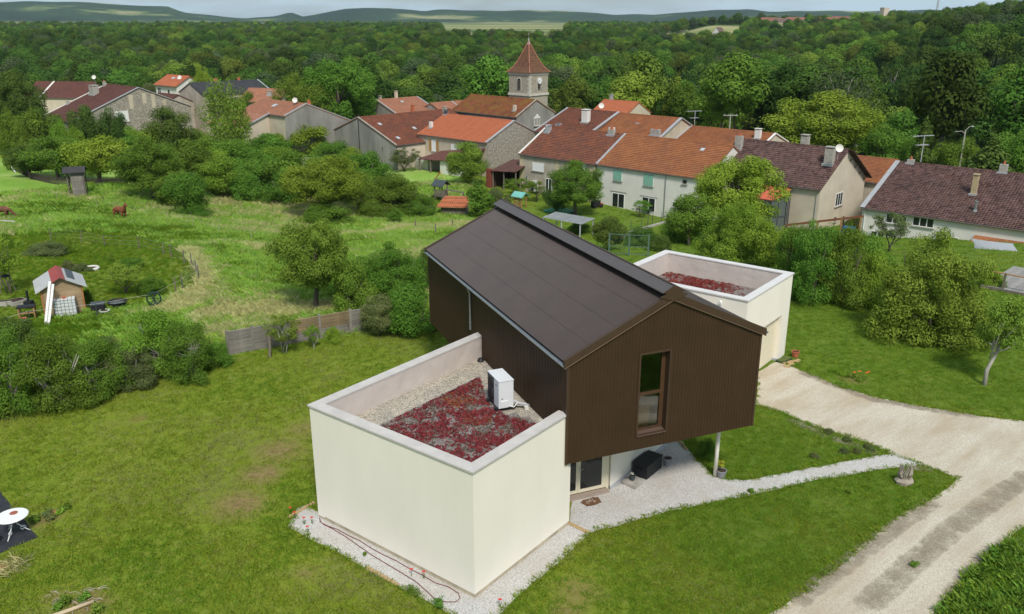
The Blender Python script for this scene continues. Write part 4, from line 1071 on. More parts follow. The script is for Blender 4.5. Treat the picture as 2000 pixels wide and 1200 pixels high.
# broad farmhouse on the meadow side
h = House('broad_farmhouse', 'broad old farmhouse with dark red roof and patched grey stone gable', (-93.5, 171.5), -43, 14.6, 13.5, 10.3, -1.3, 4.25, W_STONE, T_DKRED)
h.verge(0.0, W_WHITE, .35); h.verge(14.6, FLASH, .4, back=True); h.chimney(3.0, 9.5, 1.6, 2.0, 1.2, CEMENT); h.chimney(.6, 5.0, .7, .5, .5, CEMENT, 0, False); h.chimney(.4, 12.8, .9, .6, .5, CEMENT, 1, False)
h.window('right', 8.2, 10.8, -2.0, .1, 2, WHITE, MATS['white_blind'])
for y, z0, z1 in ((11.3, .3, 3.0), (14.0, 1.2, 3.2), (15.8, .2, 3.0), (18.0, .6, 1.6)): MB(h.T('right')).box(y, y + .8, -.04, .02, h.z(z0), h.z(z1)).build('render_patch', W_BEIGE, h.e)
h = House('roadside_house', 'beige house with dark red roof and white party strip half hidden by dark trees', (-106.79, 189.20), -8, 14, 5.5, 5.5, 1.0, 3.9, W_CREAM, T_DKRED); h.verge(4.2, W_WHITE, .4)
h = House('white_cube_house', 'small white house with bright orange roof at the wood edge', (-88.3, 215.7), -40, 9.9, 3.6, 3.6, 2.0, 4.0, W_WHITE, T_BRIGHT, .45, .3)
h.window('front', 1.0, 2.4, -.2, 1.2, 2, WHITE); h.window('front', 5.6, 6.6, -.6, .9, 1, WHITE); h.skylight(4.6, 2.4, 1.2, .8); h.skylight(7.2, 2.4, 1.2, .8)
h = House('slate_roof_house', 'long house with dark slate roof and plain grey gable behind the birch', (-65.0, 182.4), 45, 16.0, 5.6, 5.6, 2.0, 4.1, W_TAN, T_SLATE); h.verge(16.0, FLASH, .3); h.chimney(6.0, 5.8, .8, .7, .5, TERRA, 0, False); h.chimney(11.5, 5.8, .8, .5, .5, TERRA, 0, False)
h = House('patched_roof_house', 'house with mottled salmon tile roof in front of the slate roof', (-57.5, 181.5), -18, 9.5, 4.5, 4.0, .8, 3.1, W_BEIGE, T_SALMON); h.chimney(6.4, 2.4, .7, .9, .7, CEMENT)
h = House('annex_house', 'low mauve-brown roofed annex beside the slate-roofed house', (-79.0, 186.0), -40, 8.0, 3.5, 3.5, .2, 1.9, W_TAN, T_DKRED)
# behind the row
h = House('chimney_house', 'red tiled house with a fat white chimney behind the row', (3.7, 137.7), -43, 10.4, 8.2, 7.0, 0.0, 3.0, W_GREY, T_RED)
h.verge(0.0, FLASH, .3); h.verge(10.4, FLASH, .45); h.chimney(7.0, 4.2, 1.8, 1.1, .9, W_WHITE); h.skylight(2.75, 2.5, 1.0, .7, DGLASS)
h = House('orange_tile_house', 'orange tiled house with low brick chimneys next to the fat white chimney', (10.8, 131.1), -43, 12.2, 8.2, 7.5, -.75, 2.9, W_BEIGE, T_ORANGE)
h.chimney(3.6, 2.6, 1.0, .8, .6, W_WHITE, 1, False); h.chimney(11.0, 3.4, .9, 1.5, .6, CEMENT, 3, False); h.verge(12.2, FLASH, .45, back=True); h.chimney(6.0, 6.0, .5, .25, .25, TERRA, 0, False)
h = House('rear_house', 'red tiled house with white gable end behind the row', (24.6, 127.8), -43, 13.7, 4.1, 4.1, 0.0, 1.54, W_CREAM, T_ORANGE); h.verge(0.0, FLASH, .3); h.verge(13.7, WHITE, .25, back=True); h.chimney(11.9, 2.4, 1.2, .8, .6, W_WHITE)
h = House('hidden_roof_house', 'orange roof tip showing above the red tiled house', (15.0, 163.5), -43, 8.0, 4.0, 4.0, .3, 2.4, W_CREAM, T_BRIGHT); h.chimney(1.5, 4.2, 1.0, .5, .5, FLASH)

# ---------------------------------------------------------------- church
h = House('church', 'village church with square stone clock tower, tiled spire and mossy nave roof', (-11.2, 161.2), -44, 16.7, 5, 5, 1.0, 3.5, W_GREY, T_MOSS, .3, cat='church')
CH = h
h.verge(16.7, CEMENT, .2, back=True); h.chimney(14.8, 1.5, 1.0, .5, .5, W_CREAM, 0, False)
o = h.window('right', 4.55, 6.0, -1.0, .35, 2, W_WHITE, W_GREY, name='lancet_window')
m = MB(h.T('right')); m.prism([(4.4, h.z(.3)), (6.15, h.z(.3)), (5.28, h.z(1.1))], -.0, .08, Matrix.Rotation(R(90), 4, 'X')); m.build('hood', W_WHITE, o)
MB(h.T('right')).box(4.4, 6.15, -.14, .0, h.z(-1.2), h.z(-1.02)).build('sill', WOODD, o)
TN, TS = (3.4, 168.8), 5.45             # tower near corner, side
TT = Matrix.Rotation(R(44), 4, 'Z') @ Matrix.Translation((TN[0] + 11.2, TN[1] - 161.2, 0)) @ Matrix.Rotation(R(-43 + 90), 4, 'Z')
# tower local: x towards the right-back, y towards the left-back, near corner at the origin
STONE = mat('tower_stone', (0.33, 0.295, 0.235), 0.95, 0.16, 1.1, 0.4, 7)
PALE = mat('pale_stone', (0.52, 0.49, 0.42), 0.95, 0.12, 2)
zt = h.z(7.2); zs = h.z(3.0)
MB(TT).box(0, TS, 0, TS, 0, zt).build('tower', STONE, h.e)
MB(TT).box(-.18, TS + .18, -.18, TS + .18, zs - .15, zs + .25).build('string_course', PALE, h.e)
MB(TT).box(-.12, TS + .12, -.12, TS + .12, zt - .45, zt - .02).build('cornice', PALE, h.e)
for k in range(9):
    zq = zs + .3 + k * .42; e2_ = .55 if k % 2 else .32
    if zq < zt - .5: MB(TT).box(-.03, e2_, -.03, .85 - e2_, zq, zq + .38).build('quoin', PALE, h.e)
sp = [(3.1, 0.0), (2.6, .45), (2.1, 1.05), (1.62, 1.95), (1.06, 3.2), (.5, 4.6), (.05, 5.75)]
m = MB(TT); c = TS / 2
vs = [(c + sx * r, c + sy * r, zt + z) for r, z in sp for sx, sy in ((-1, -1), (1, -1), (1, 1), (-1, 1))]
fs = [(i * 4 + k, i * 4 + (k + 1) % 4, i * 4 + 4 + (k + 1) % 4, i * 4 + 4 + k) for i in range(len(sp) - 1) for k in range(4)] + [(3, 2, 1, 0)]
m.add(vs, fs); spo = m.build('spire', T_MOSS if False else tile_mat('spire_tile', [(0.125, 0.056, 0.036), (0.16, 0.074, 0.046), (0.10, 0.048, 0.034)], (0.13, 0.10, 0.035), 0.45), h.e)
for sx, sy in ((-1, -1), (1, -1), (1, 1), (-1, 1)):
    m = MB(TT); m.tube([(c + sx * r, c + sy * r, zt + z + .03) for r, z in sp], .09, 6); m.build('hip_tile', mat('hip_tile', (0.36, 0.16, 0.10), 0.8, 0.15), spo)
m = MB(TT); m.lathe([(.28, 5.2), (.2, 5.6), (.1, 5.95), (.16, 6.1), (.05, 6.25), (.03, 6.3)], 10, Matrix.Translation((c, c, zt))); m.tube([(c, c, zt + 6.2), (c, c, zt + 7.7)], .025, 5); m.bar((c - .35, c, zt + 7.2), (c + .35, c, zt + 7.2), .05); m.build('finial', FLASH, spo)
def belfry(T, clock):
    x0 = TS / 2 - .42; x1 = TS / 2 + .42; z0 = zs + .95; z1 = z0 + 1.75; n = 9
    arch = [(x0, z0), (x1, z0), (x1, z1)] + [(TS / 2 + .42 * math.cos(math.pi * k / n), z1 + .42 * math.sin(math.pi * k / n)) for k in range(1, n)] + [(x0, z1)]
    rim = [(x0 - .16, z0 - .1), (x1 + .16, z0 - .1), (x1 + .16, z1)] + [(TS / 2 + .58 * math.cos(math.pi * k / n), z1 + .58 * math.sin(math.pi * k / n)) for k in range(1, n)] + [(x0 - .16, z1)]
    RX = Matrix.Rotation(R(90), 4, 'X')
    b = MB(T).prism(rim, .0, .05, RX).build('belfry_opening', PALE, h.e)
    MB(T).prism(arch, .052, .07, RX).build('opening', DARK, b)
    for k in range(5):
        z = z0 + .1 + k * .36; MB(T).add([(x0, -.16, z), (x1, -.16, z), (x1, -.075, z + .22), (x0, -.075, z + .22)], [(0, 1, 2, 3), (3, 2, 1, 0)]).build('louvre', WOODG, b)
    if clock:
        ck = MB(T); ck.lathe([(.02, 0), (.60, 0), (.62, .04), (.60, .08), (.02, .08)], 28, Matrix.Translation((TS / 2, -.22, z1 - .05)) @ RX); co = ck.build('clock', WHITE, h.e)
        for ang, ln in ((295, .30), (262, .46)):
            hd = MB(T); a_ = R(ang); cx, cz = TS / 2, z1 - .05; hd.bar((cx, -.315, cz), (cx + ln * math.sin(a_), -.315, cz + ln * math.cos(a_)), .055, .012); hd.build('clock_hand', BLACK, co)
        for k in range(12):
            a_ = R(30 * k); hd = MB(T); cx, cz = TS / 2, z1 - .05; hd.bar((cx + .46 * math.sin(a_), -.31, cz + .46 * math.cos(a_)), (cx + .55 * math.sin(a_), -.31, cz + .55 * math.cos(a_)), .04, .01); hd.build('hour_mark', BLACK, co)
belfry(TT, True)
belfry(TT @ Matrix.Translation((0, TS, 0)) @ Matrix.Rotation(R(-90), 4, 'Z'), False)

# ---------------------------------------------------------------- vegetation
BARK = mat('bark', (0.115, 0.095, 0.075), 0.95, 0.3, 6, 0.5, 18, stretch=(1, 1, 0.3))
BARKP = mat('pale_bark', (0.34, 0.32, 0.28), 0.9, 0.3, 6, 0.4, 14, stretch=(1, 1, 0.3))
L_MID = leaf_mat('leaf_mid', (0.063, 0.134, 0.013), (0.181, 0.304, 0.042))
L_BRIGHT = leaf_mat('leaf_bright', (0.108, 0.201, 0.014), (0.279, 0.403, 0.052))
L_DARK = leaf_mat('leaf_dark', (0.045, 0.087, 0.017), (0.135, 0.210, 0.039))
L_GREY = leaf_mat('leaf_grey', (0.080, 0.110, 0.034), (0.190, 0.225, 0.080))
L_OLIVE = leaf_mat('leaf_olive', (0.103, 0.174, 0.016), (0.249, 0.348, 0.052))
L_WDARK = leaf_mat('wood_dark', (0.028, 0.062, 0.010), (0.090, 0.162, 0.026), rand=.34)
L_WMID = leaf_mat('wood_mid', (0.048, 0.106, 0.012), (0.144, 0.246, 0.034), rand=.34)
L_WBRIGHT = leaf_mat('wood_bright', (0.084, 0.160, 0.014), (0.215, 0.325, 0.047), rand=.3)
L_WOLIVE = leaf_mat('wood_olive', (0.063, 0.099, 0.012), (0.158, 0.209, 0.034), rand=.3)
L_WGREY = leaf_mat('wood_grey', (0.050, 0.082, 0.030), (0.125, 0.168, 0.066), rand=.2)
WK = {'dark': L_WDARK, 'mid': L_WMID, 'bright': L_WBRIGHT, 'olive': L_WOLIVE, 'grey': L_WGREY}
KINDS = {'wdark': L_WDARK, 'wmid': L_WMID, 'wbright': L_WBRIGHT, 'wolive': L_WOLIVE, 'wgrey': L_WGREY, 'mid': L_MID, 'bright': L_BRIGHT, 'dark': L_DARK, 'grey': L_GREY, 'olive': L_OLIVE}

def crown_clumps(rng, n, rmin, rmax, zlo, zhi, shape='round'):
    """clump centres for a crown one unit wide, between heights zlo and zhi"""
    out = []; zc, hz = (zlo + zhi) / 2, (zhi - zlo) / 2
    lob = [(rng.uniform(0, 6.28), rng.uniform(-.5, .9), rng.uniform(.8, 1.2)) for _ in range(9)]
    while len(out) < n:
        d = rng.normal(size=3); d /= np.linalg.norm(d)
        if shape == 'bush': d[2] = abs(d[2]) * 1.0 - .25
        r = rng.uniform(.25, 1) ** .45
        w = 1 + .22 * math.sin(3 * math.atan2(d[1], d[0]) + lob[0][0]) * (1 - abs(d[2])) + .12 * math.sin(5 * math.atan2(d[1], d[0]) + lob[1][0] + 3 * d[2])
        cr = rng.uniform(rmin, rmax)
        k = (0.5 - cr * .8) * r * w
        taper = 1.0
        if shape == 'cone': taper = max(.12, 1 - (d[2] * .5 + .5) * .9)
        if shape == 'egg': taper = 1 - .25 * (d[2] > 0) * d[2]
        zz = zc + d[2] * (hz - cr * .8) * r
        if shape == 'bush': zz = zlo + cr * .6 + max(0, d[2] + .12) * r * (zhi - zlo - cr * 1.4)
        out.append((d[0] * k * taper, d[1] * k * taper, zz, cr * (taper ** .5)))
    return np.array(out)

def leaves(rng, cl, n, size, up=0.45, droop=0.0, shell=0.5, aspect=.7, rough=.45):
    w = cl[:, 3] ** 2; idx = rng.choice(len(cl), n, p=w / w.sum())
    d = rng.normal(size=(n, 3)); d[:, 2] += .15; d /= np.linalg.norm(d, axis=1)[:, None]
    r = cl[idx, 3] * rng.uniform(shell ** 2, 1.05, n) ** .5
    P = cl[idx, :3] + d * r[:, None] * [1, 1, .8]
    if droop: P[:, 2] -= droop * rng.uniform(0, 1, n) ** 2
    N = d + [0, 0, up] + rng.normal(size=(n, 3)) * rough; N /= np.linalg.norm(N, axis=1)[:, None]
    s = size * rng.uniform(.6, 1.3, n)
    V, Q = quads_at(P, N, s, s * aspect, rng)
    cv = rng.uniform(.15, .85, len(cl))
    lv = np.clip(cv[idx] * .7 + rng.uniform(0, 1, n) * .3, 0, 1)
    return V, Q, np.repeat(lv, 4)

def limbs(rng, cl, ztrunk, r0, n=7, lean=(0, 0), stems=1):
    m = MB(); top = cl[:, 2].max() * .8
    for s_ in range(stems):
        bx, by = (0, 0) if stems == 1 else rng.uniform(-.06, .06, 2)
        ox, oy = rng.uniform(-.04, .04, 2) if stems == 1 else rng.uniform(-.22, .22, 2)
        pts = [(bx, by, -.02), (bx + ox * .3, by + oy * .3, ztrunk * .5), (ox + lean[0] * .5, oy + lean[1] * .5, ztrunk), (ox * 1.5 + lean[0], oy * 1.5 + lean[1], top)]
        m.tube(pts, [r0 * 1.25, r0, r0 * .8, r0 * .15], 7)
        for k in range(n):
            c = cl[rng.integers(len(cl))]
            z0 = min(ztrunk * rng.uniform(.75, 1.5), c[2] * .9); t = min(1, z0 / max(ztrunk, 1e-3))
            a = Vector((bx + ox * t, by + oy * t, z0)); b = Vector(c[:3]); mid = a.lerp(b, .5) + Vector((0, 0, -.03))
            m.tube([a, mid, b], [r0 * .45, r0 * .28, r0 * .07], 5)
    return m

TREE_DATA = {}
def tree_variant(key, seed, n_leaf, size, n_cl, rmin, rmax, zlo, zhi, shape='round', ztrunk=None, r0=.03, nl=7, stems=1, up=.45, droop=0, lean=(0, 0), shell=.5, aspect=.7):
    rng = np.random.default_rng(seed)
    cl = crown_clumps(rng, n_cl, rmin, rmax, zlo, zhi, shape)
    cl[:, 0] += lean[0]; cl[:, 1] += lean[1]
    V, Q, lv = leaves(rng, cl, n_leaf, size, up, droop, shell, aspect)
    me = np_mesh('crown_' + key, V, Q, lv); me.materials.append(L_MID)
    tm = limbs(rng, cl, ztrunk if ztrunk else zlo + .12, r0, nl, lean, stems)
    t = bpy.data.meshes.new('trunk_' + key); t.from_pydata(tm.v, [], tm.f); t.update(); t.materials.append(BARK)
    t.polygons.foreach_set('use_smooth', [True] * len(t.polygons))
    TREE_DATA[key] = (me, t, float(V[:, 2].max()))

# crowns one unit wide; heights are in the same unit
for k in range(4): tree_variant(f'round{k}', 100 + k, 18000, .0150, 46, .11, .19, .06, 1.0, 'round', .25, .028, 8)
for k in range(3): tree_variant(f'big{k}', 120 + k, 44000, .0105, 110, .07, .14, .13, 1.04, 'round', .3, .030, 12)
for k in range(4): tree_variant(f'bush{k}', 140 + k, 22000, .0138, 46, .11, .19, .03, .80, 'bush', .20, .015, 6, 3)
for k in range(2): tree_variant(f'bigbush{k}', 150 + k, 60000, .0088, 150, .06, .12, .02, .88, 'bush', .2, .010, 5, 2)
for k in range(3): tree_variant(f'hedge{k}', 160 + k, 30000, .0108, 64, .08, .16, .03, .95, 'bush', .36, .012, 9, 5, shell=.3)
for k in range(2): tree_variant(f'thin{k}', 170 + k, 5000, .017, 34, .07, .14, .32, 1.15, 'round', .42, .014, 9, 3, shell=.1)
tree_variant('column0', 180, 7000, .032, 50, .16, .26, .02, 1.75, 'egg', .3, .03, 4)
tree_variant('cone0', 181, 6500, .030, 60, .10, .20, .04, 1.9, 'cone', .4, .03, 6, droop=.05)
tree_variant('cone1', 182, 6500, .030, 60, .10, .20, .04, 1.6, 'cone', .4, .03, 6, droop=.05)
tree_variant('birch0', 183, 11000, .019, 60, .07, .15, .25, 1.25, 'egg', .5, .018, 12, 2, droop=.30, up=.1, aspect=.45)
tree_variant('lean0', 184, 9000, .019, 34, .09, .17, .40, 1.25, 'round', .45, .034, 8, lean=(.25, 0))
GC = {}
def plant(name, key, x, y, w, h, kind, label, cat='tree', group=None, rot=None, bark=None, zoff=-.05):
    """place one tree or shrub: crown width w, overall height h"""
    cm, tm, top = TREE_DATA[key]
    GC[key] = GC.get(key, 0) + 1
    e = empty(name, (x, y, terrain(x, y) + zoff), (GC[key] * 2.399) if rot is None else rot, label, cat, group)
    for nm, me in (('crown', cm), ('trunk', tm)):
        o = bpy.data.objects.new(nm, me); COL.objects.link(o); o.parent = e
        o.scale = (w, w, h / top)
        if nm == 'crown': o.material_slots[0].link = 'OBJECT'; o.material_slots[0].material = KINDS[kind]
        elif bark: o.material_slots[0].link = 'OBJECT'; o.material_slots[0].material = bark
    return e

HG = 'shrubs of the boundary hedge by the lawn'
plant('hedge_shrub', 'hedge0', *(-22.85, 34.93, 3.50, 4.08), 'mid', 'loose grey-stemmed hedge shrub at the outer end of the lawn hedge', 'shrub', HG, bark=BARKP)
plant('hedge_shrub', 'hedge1', *(-20.89, 35.20, 3.87, 3.76), 'mid', 'tall open hedge shrub with pale forked stems beside the outer one', 'shrub', HG, bark=BARKP)
plant('hedge_shrub', 'hedge2', *(-19.66, 36.60, 3.64, 2.91), 'mid', 'twiggy hedge shrub between the forked shrub and the sparse one', 'shrub', HG, bark=BARKP)
plant('hedge_shrub', 'hedge0', *(-18.37, 37.67, 2.99, 2.09), 'grey', 'sparse low hedge shrub with bare grey branches', 'shrub', HG, bark=BARKP)
plant('hedge_shrub', 'hedge1', *(-17.88, 39.58, 4.42, 3.34), 'bright', 'yellow-green hedge shrub, tallest by the concrete fence', 'shrub', HG, bark=BARKP)
plant('hedge_shrub', 'hedge2', *(-16.01, 38.73, 3.19, 2.93), 'mid', 'dense dark hedge shrub behind the pale stakes', 'shrub', HG, bark=BARKP)
plant('hedge_shrub', 'bush1', *(-15.16, 40.25, 1.90, 1.34), 'mid', 'small hedge shrub against the end of the concrete fence', 'shrub', HG)
plant('hedge_shrub', 'bush2', *(-25.98, 40.74, 3.20, 2.65), 'dark', 'dark shrub behind the loose outer hedge shrub', 'shrub', HG)
plant('hedge_shrub', 'bush0', *(-23.24, 40.05, 3.15, 1.77), 'mid', 'low shrub filling the back of the lawn hedge', 'shrub', HG)
plant('hedge_shrub', 'bush3', *(-20.97, 40.25, 2.90, 1.57), 'grey', 'faded low shrub behind the twiggy hedge shrub', 'shrub', HG)
plant('fence_shrub', 'thin0', *(-12.11, 41.81, 2.24, 2.23), 'olive', 'yellowish multi-stemmed shrub leaning on the concrete fence', 'shrub', bark=BARKP)
plant('fence_shrub', 'thin1', *(-10.71, 42.40, 1.10, 1.46), 'olive', 'bare-forked sapling with a few leaves by the concrete fence', 'shrub', bark=BARKP)
plant('fence_shrub', 'bush2', *(-9.82, 43.48, 1.07, 1.01), 'bright', 'small yellow-green bush at the foot of the concrete fence', 'shrub')
plant('young_tree', 'round1', *(-7.44, 44.52, 2.36, 2.50), 'grey', 'young tree with thin trunk at the inner end of the concrete fence')
plant('round_tree', 'big0', *(-11.97, 48.75, 4.94, 5.99), 'olive', 'round-headed yellow-green tree on a bare trunk in the meadow')
BG = 'bushes behind the brown house'
plant('thicket_bush', 'bush0', *(-9.64, 48.47, 3.26, 3.53), 'mid', 'bush merging with the round-headed tree', 'shrub', BG)
plant('thicket_bush', 'bigbush0', *(-7.57, 50.42, 5.64, 4.03), 'mid', 'large rounded bush behind the eave of the brown house', 'shrub', BG)
plant('thicket_bush', 'bush1', *(-5.81, 44.93, 3.78, 2.88), 'mid', 'dark glossy bush where the concrete fence ends', 'shrub', BG)
plant('thicket_bush', 'bush3', *(-5.61, 53.51, 2.04, 2.80), 'dark', 'dark bush tucked behind the far eave corner', 'shrub', BG)
OG = 'orchard trees at the meadow edge'
plant('orchard_tree', 'round0', *(-69.37, 121.33, 7.01, 5.06), 'dark', 'low dark orchard tree over the start of the picket fence', 'tree', OG)
plant('orchard_tree', 'round1', *(-63.58, 118.00, 8.98, 6.19), 'mid', 'wide orchard tree over the picket fence beside the wooden hide', 'tree', OG)
plant('orchard_tree', 'round2', *(-57.05, 116.29, 9.57, 6.73), 'bright', 'bright orchard tree right behind the wooden hide', 'tree', OG)
plant('orchard_tree', 'big1', *(-44.94, 104.96, 9.35, 8.41), 'mid', 'large orchard tree with black trunk near the red-brown horse', 'tree', OG)
plant('orchard_tree', 'round3', *(-37.00, 95.59, 6.21, 5.64), 'mid', 'small round orchard tree standing forward in the meadow', 'tree', OG)
plant('orchard_tree', 'round0', *(-44.53, 114.85, 9.12, 6.69), 'mid', 'orchard tree with broken grey limbs behind the small round one', 'tree', OG)
plant('orchard_tree', 'round1', *(-37.73, 109.79, 7.07, 5.87), 'bright', 'light green orchard tree between the broken one and the hedge', 'tree', OG)
plant('orchard_tree', 'round2', *(-35.03, 115.74, 7.08, 5.74), 'mid', 'orchard tree beside the tall bright hedgerow tree', 'tree', OG)
plant('orchard_tree', 'round3', *(-40.43, 141.99, 8.17, 5.67), 'mid', 'dark orchard tree below the farmhouse garden wall', 'tree', OG)
plant('orchard_tree', 'bush2', *(-70.07, 154.94, 10.28, 5.48), 'bright', 'leafy bush row below the broad farmhouse', 'shrub', OG)
plant('orchard_tree', 'bush0', *(-62.98, 155.89, 10.34, 4.60), 'mid', 'rounded bush between birch and broad farmhouse', 'shrub', OG)
plant('orchard_tree', 'bush1', *(-83.17, 164.52, 10.89, 4.06), 'mid', 'bush at the drive of the broad farmhouse', 'shrub', OG)
plant('orchard_tree', 'bush3', *(-50.82, 142.31, 10.34, 4.91), 'mid', 'bush under the weeping birch', 'shrub', OG)
VG = 'hedgerow between meadow and village gardens'
plant('hedgerow_tree', 'big2', *(-22.38, 100.59, 10.69, 7.59), 'bright', 'big bright hedgerow tree reaching down to the meadow grass', 'tree', VG)
plant('hedgerow_tree', 'round2', *(-28.50, 113.93, 8.38, 6.91), 'mid', 'hedgerow tree with a pale stem beside the big bright one', 'tree', VG)
plant('hedgerow_tree', 'round0', *(-35.71, 145.73, 10.14, 7.43), 'bright', 'light green tree above the hedgerow under the farmhouse gable', 'tree', VG)
plant('hedgerow_tree', 'bush0', *(-29.25, 137.81, 8.78, 4.79), 'mid', 'elder bush with white flowers in the hedgerow', 'shrub', VG)
plant('hedgerow_tree', 'bush1', *(-22.31, 128.97, 8.25, 4.67), 'mid', 'round dark bush below the cement gable', 'shrub', VG)
plant('hedgerow_tree', 'bush2', *(-20.17, 111.34, 7.52, 4.44), 'mid', 'bush between the big bright tree and the dark thicket', 'shrub', VG)
plant('hedgerow_tree', 'bigbush1', *(-14.96, 105.48, 10.73, 4.88), 'mid', 'wide dark thicket in front of the playground', 'shrub', VG)
plant('hedgerow_tree', 'bush3', *(-11.31, 102.83, 5.08, 3.01), 'mid', 'end of the thicket near the tiled shed roof', 'shrub', VG)
plant('clipped_hedge', 'bush1', *(-16.90, 100.43, 4.84, 2.39), 'mid', 'low clipped hedge beside the thicket', 'hedge', VG)
plant('clipped_hedge', 'column0', *(-13.44, 95.90, 2.14, 2.23), 'mid', 'small clipped hedge block standing alone at the meadow edge', 'hedge', VG)
for t_ in [('bush0', (-74.01, 133.37, 8.90, 4.91), 'mid', 'bush behind the low dark orchard tree'), ('round1', (-54.01, 121.52, 8.14, 6.39), 'mid', 'orchard tree behind the large black-trunked one'), ('bush2', (-42.13, 119.06, 7.99, 5.38), 'bright', 'leafy bush behind the light green orchard tree'), ('bush3', (-35.01, 109.59, 6.06, 5.15), 'mid', 'bush hiding the foot of the hedgerow'),
           ('round3', (-41.16, 125.30, 8.38, 5.78), 'mid', 'tree at the back of the orchard under the birch'), ('bush1', (-29.24, 108.10, 5.98, 5.16), 'mid', 'bush between orchard and pale-stemmed hedgerow tree'), ('bush0', (-34.94, 126.14, 8.45, 5.31), 'bright', 'light bush below the grey garden wall'), ('bush2', (-62.12, 146.74, 11.54, 5.82), 'bright', 'wide yellow-green bush behind the orchard'),
           ('bush1', (-70.56, 150.72, 10.93, 5.17), 'mid', 'wide dark bush behind the orchard'), ('bush3', (-56.35, 150.46, 9.09, 5.52), 'mid', 'bush in front of the birch stems'), ('bush0', (-44.49, 144.17, 9.60, 4.81), 'mid', 'bush under the beige farmhouse wall'), ('round0', (-41.49, 102.05, 5.03, 4.99), 'mid', 'young tree between the black-trunked and the small round orchard tree'), ('bush2', (-23.67, 113.45, 8.35, 5.54), 'mid', 'bush behind the big bright hedgerow tree'), ('bush1', (-39.02, 146.56, 7.98, 5.92), 'mid', 'bush at the foot of the dark yews'), ('bush3', (-25.80, 137.21, 5.83, 3.71), 'bright', 'bright bush at the foot of the cement gable'), ('bush2', (-90.77, 155.20, 7.49, 3.47), 'mid', 'bush at the meadow gate'), ('bush0', (-21.54, 96.56, 7.18, 2.72), 'mid', 'low skirt of leaves under the big bright hedgerow tree'), ('bush1', (-36.32, 94.70, 4.10, 2.06), 'mid', 'low brush under the small round orchard tree')]:
    plant('hedgerow_bush', t_[0], *t_[1], t_[2], t_[3], 'shrub', OG)
for t_ in [('round2', (-56.59, 181.38, 7.54, 9.44), 'mid', 'tree behind the mottled salmon roof'), ('round0', (-55.50, 197.34, 8.17, 11.26), 'dark', 'dark tree beside the lime at the wood edge'), ('round1', (-28.72, 187.82, 6.70, 12.73), 'mid', 'tree beside the huge chestnut'), ('round2', (-76.21, 140.68, 5.90, 9.81), 'dark', 'dark tree by the lane to the broad farmhouse'), ('bush2', (-68.42, 133.49, 4.82, 7.42), 'bright', 'light bush by the lane to the broad farmhouse'), ('round1', (12.02, 184.61, 7.70, 7.73), 'olive', 'olive tree behind the church gable')]:
    plant('village_tree', t_[0], *t_[1], t_[2], t_[3])
plant('yew_bush', 'cone1', *(-44.61, 162.94, 7.45, 5.76), 'dark', 'dark broad yew bush in front of the farmhouse', 'shrub')
plant('yew_bush', 'cone0', *(-38.79, 161.15, 8.92, 6.82), 'dark', 'pointed dark yew in front of the pale gable', 'shrub')
plant('weeping_birch', 'birch0', *(-43.91, 131.88, 9.60, 14.33), 'olive', 'weeping birch with white stems beside the farmhouse', bark=BARKP)
for t_ in [('round1', (-58.86, 146.63, 8.77, 9.40), 'dark', 'dark tree in front of the broad farmhouse gable'), ('round0', (-68.49, 146.81, 5.80, 9.76), 'dark', 'dark bush against the broad farmhouse roof'), ('round3', (-71.35, 143.21, 5.66, 10.05), 'dark', 'purplish dark tree at the corner of the broad farmhouse'),
           ('big1', (-88.75, 154.30, 10.99, 15.32), 'dark', 'tall dark tree at the outer edge of the village'), ('round2', (-77.68, 139.88, 7.54, 9.64), 'mid', 'mid green tree below the beige roadside house'), ('round1', (-101.92, 197.22, 8.86, 10.92), 'dark', 'dark tree between roadside house and broad farmhouse'), ('round0', (-103.29, 211.08, 7.99, 9.49), 'bright', 'yellow-green round tree behind the broad farmhouse'), ('bush2', (-72.38, 137.06, 4.12, 8.27), 'bright', 'bright bush at the corner of the broad farmhouse'), ('bush3', (-78.12, 133.87, 5.62, 9.77), 'mid', 'leafy bush under the tall dark outer tree'),
           ('round3', (-91.34, 219.77, 7.80, 9.56), 'grey', 'pale flowering tree behind the broad farmhouse'), ('round0', (-72.00, 202.58, 5.97, 14.05), 'bright', 'bright tree above the slate roof')]:
    plant('village_tree', t_[0], *t_[1], t_[2], t_[3])
plant('chestnut_tree', 'big0', *(-33.15, 168.77, 16.76, 17.07), 'mid', 'huge dark chestnut towering over the farmhouse roofs')
plant('lime_tree', 'big2', *(-39.81, 165.27, 11.95, 13.94), 'olive', 'olive-green lime tree beside the huge chestnut')
GG = 'garden trees and shrubs in front of the row houses'
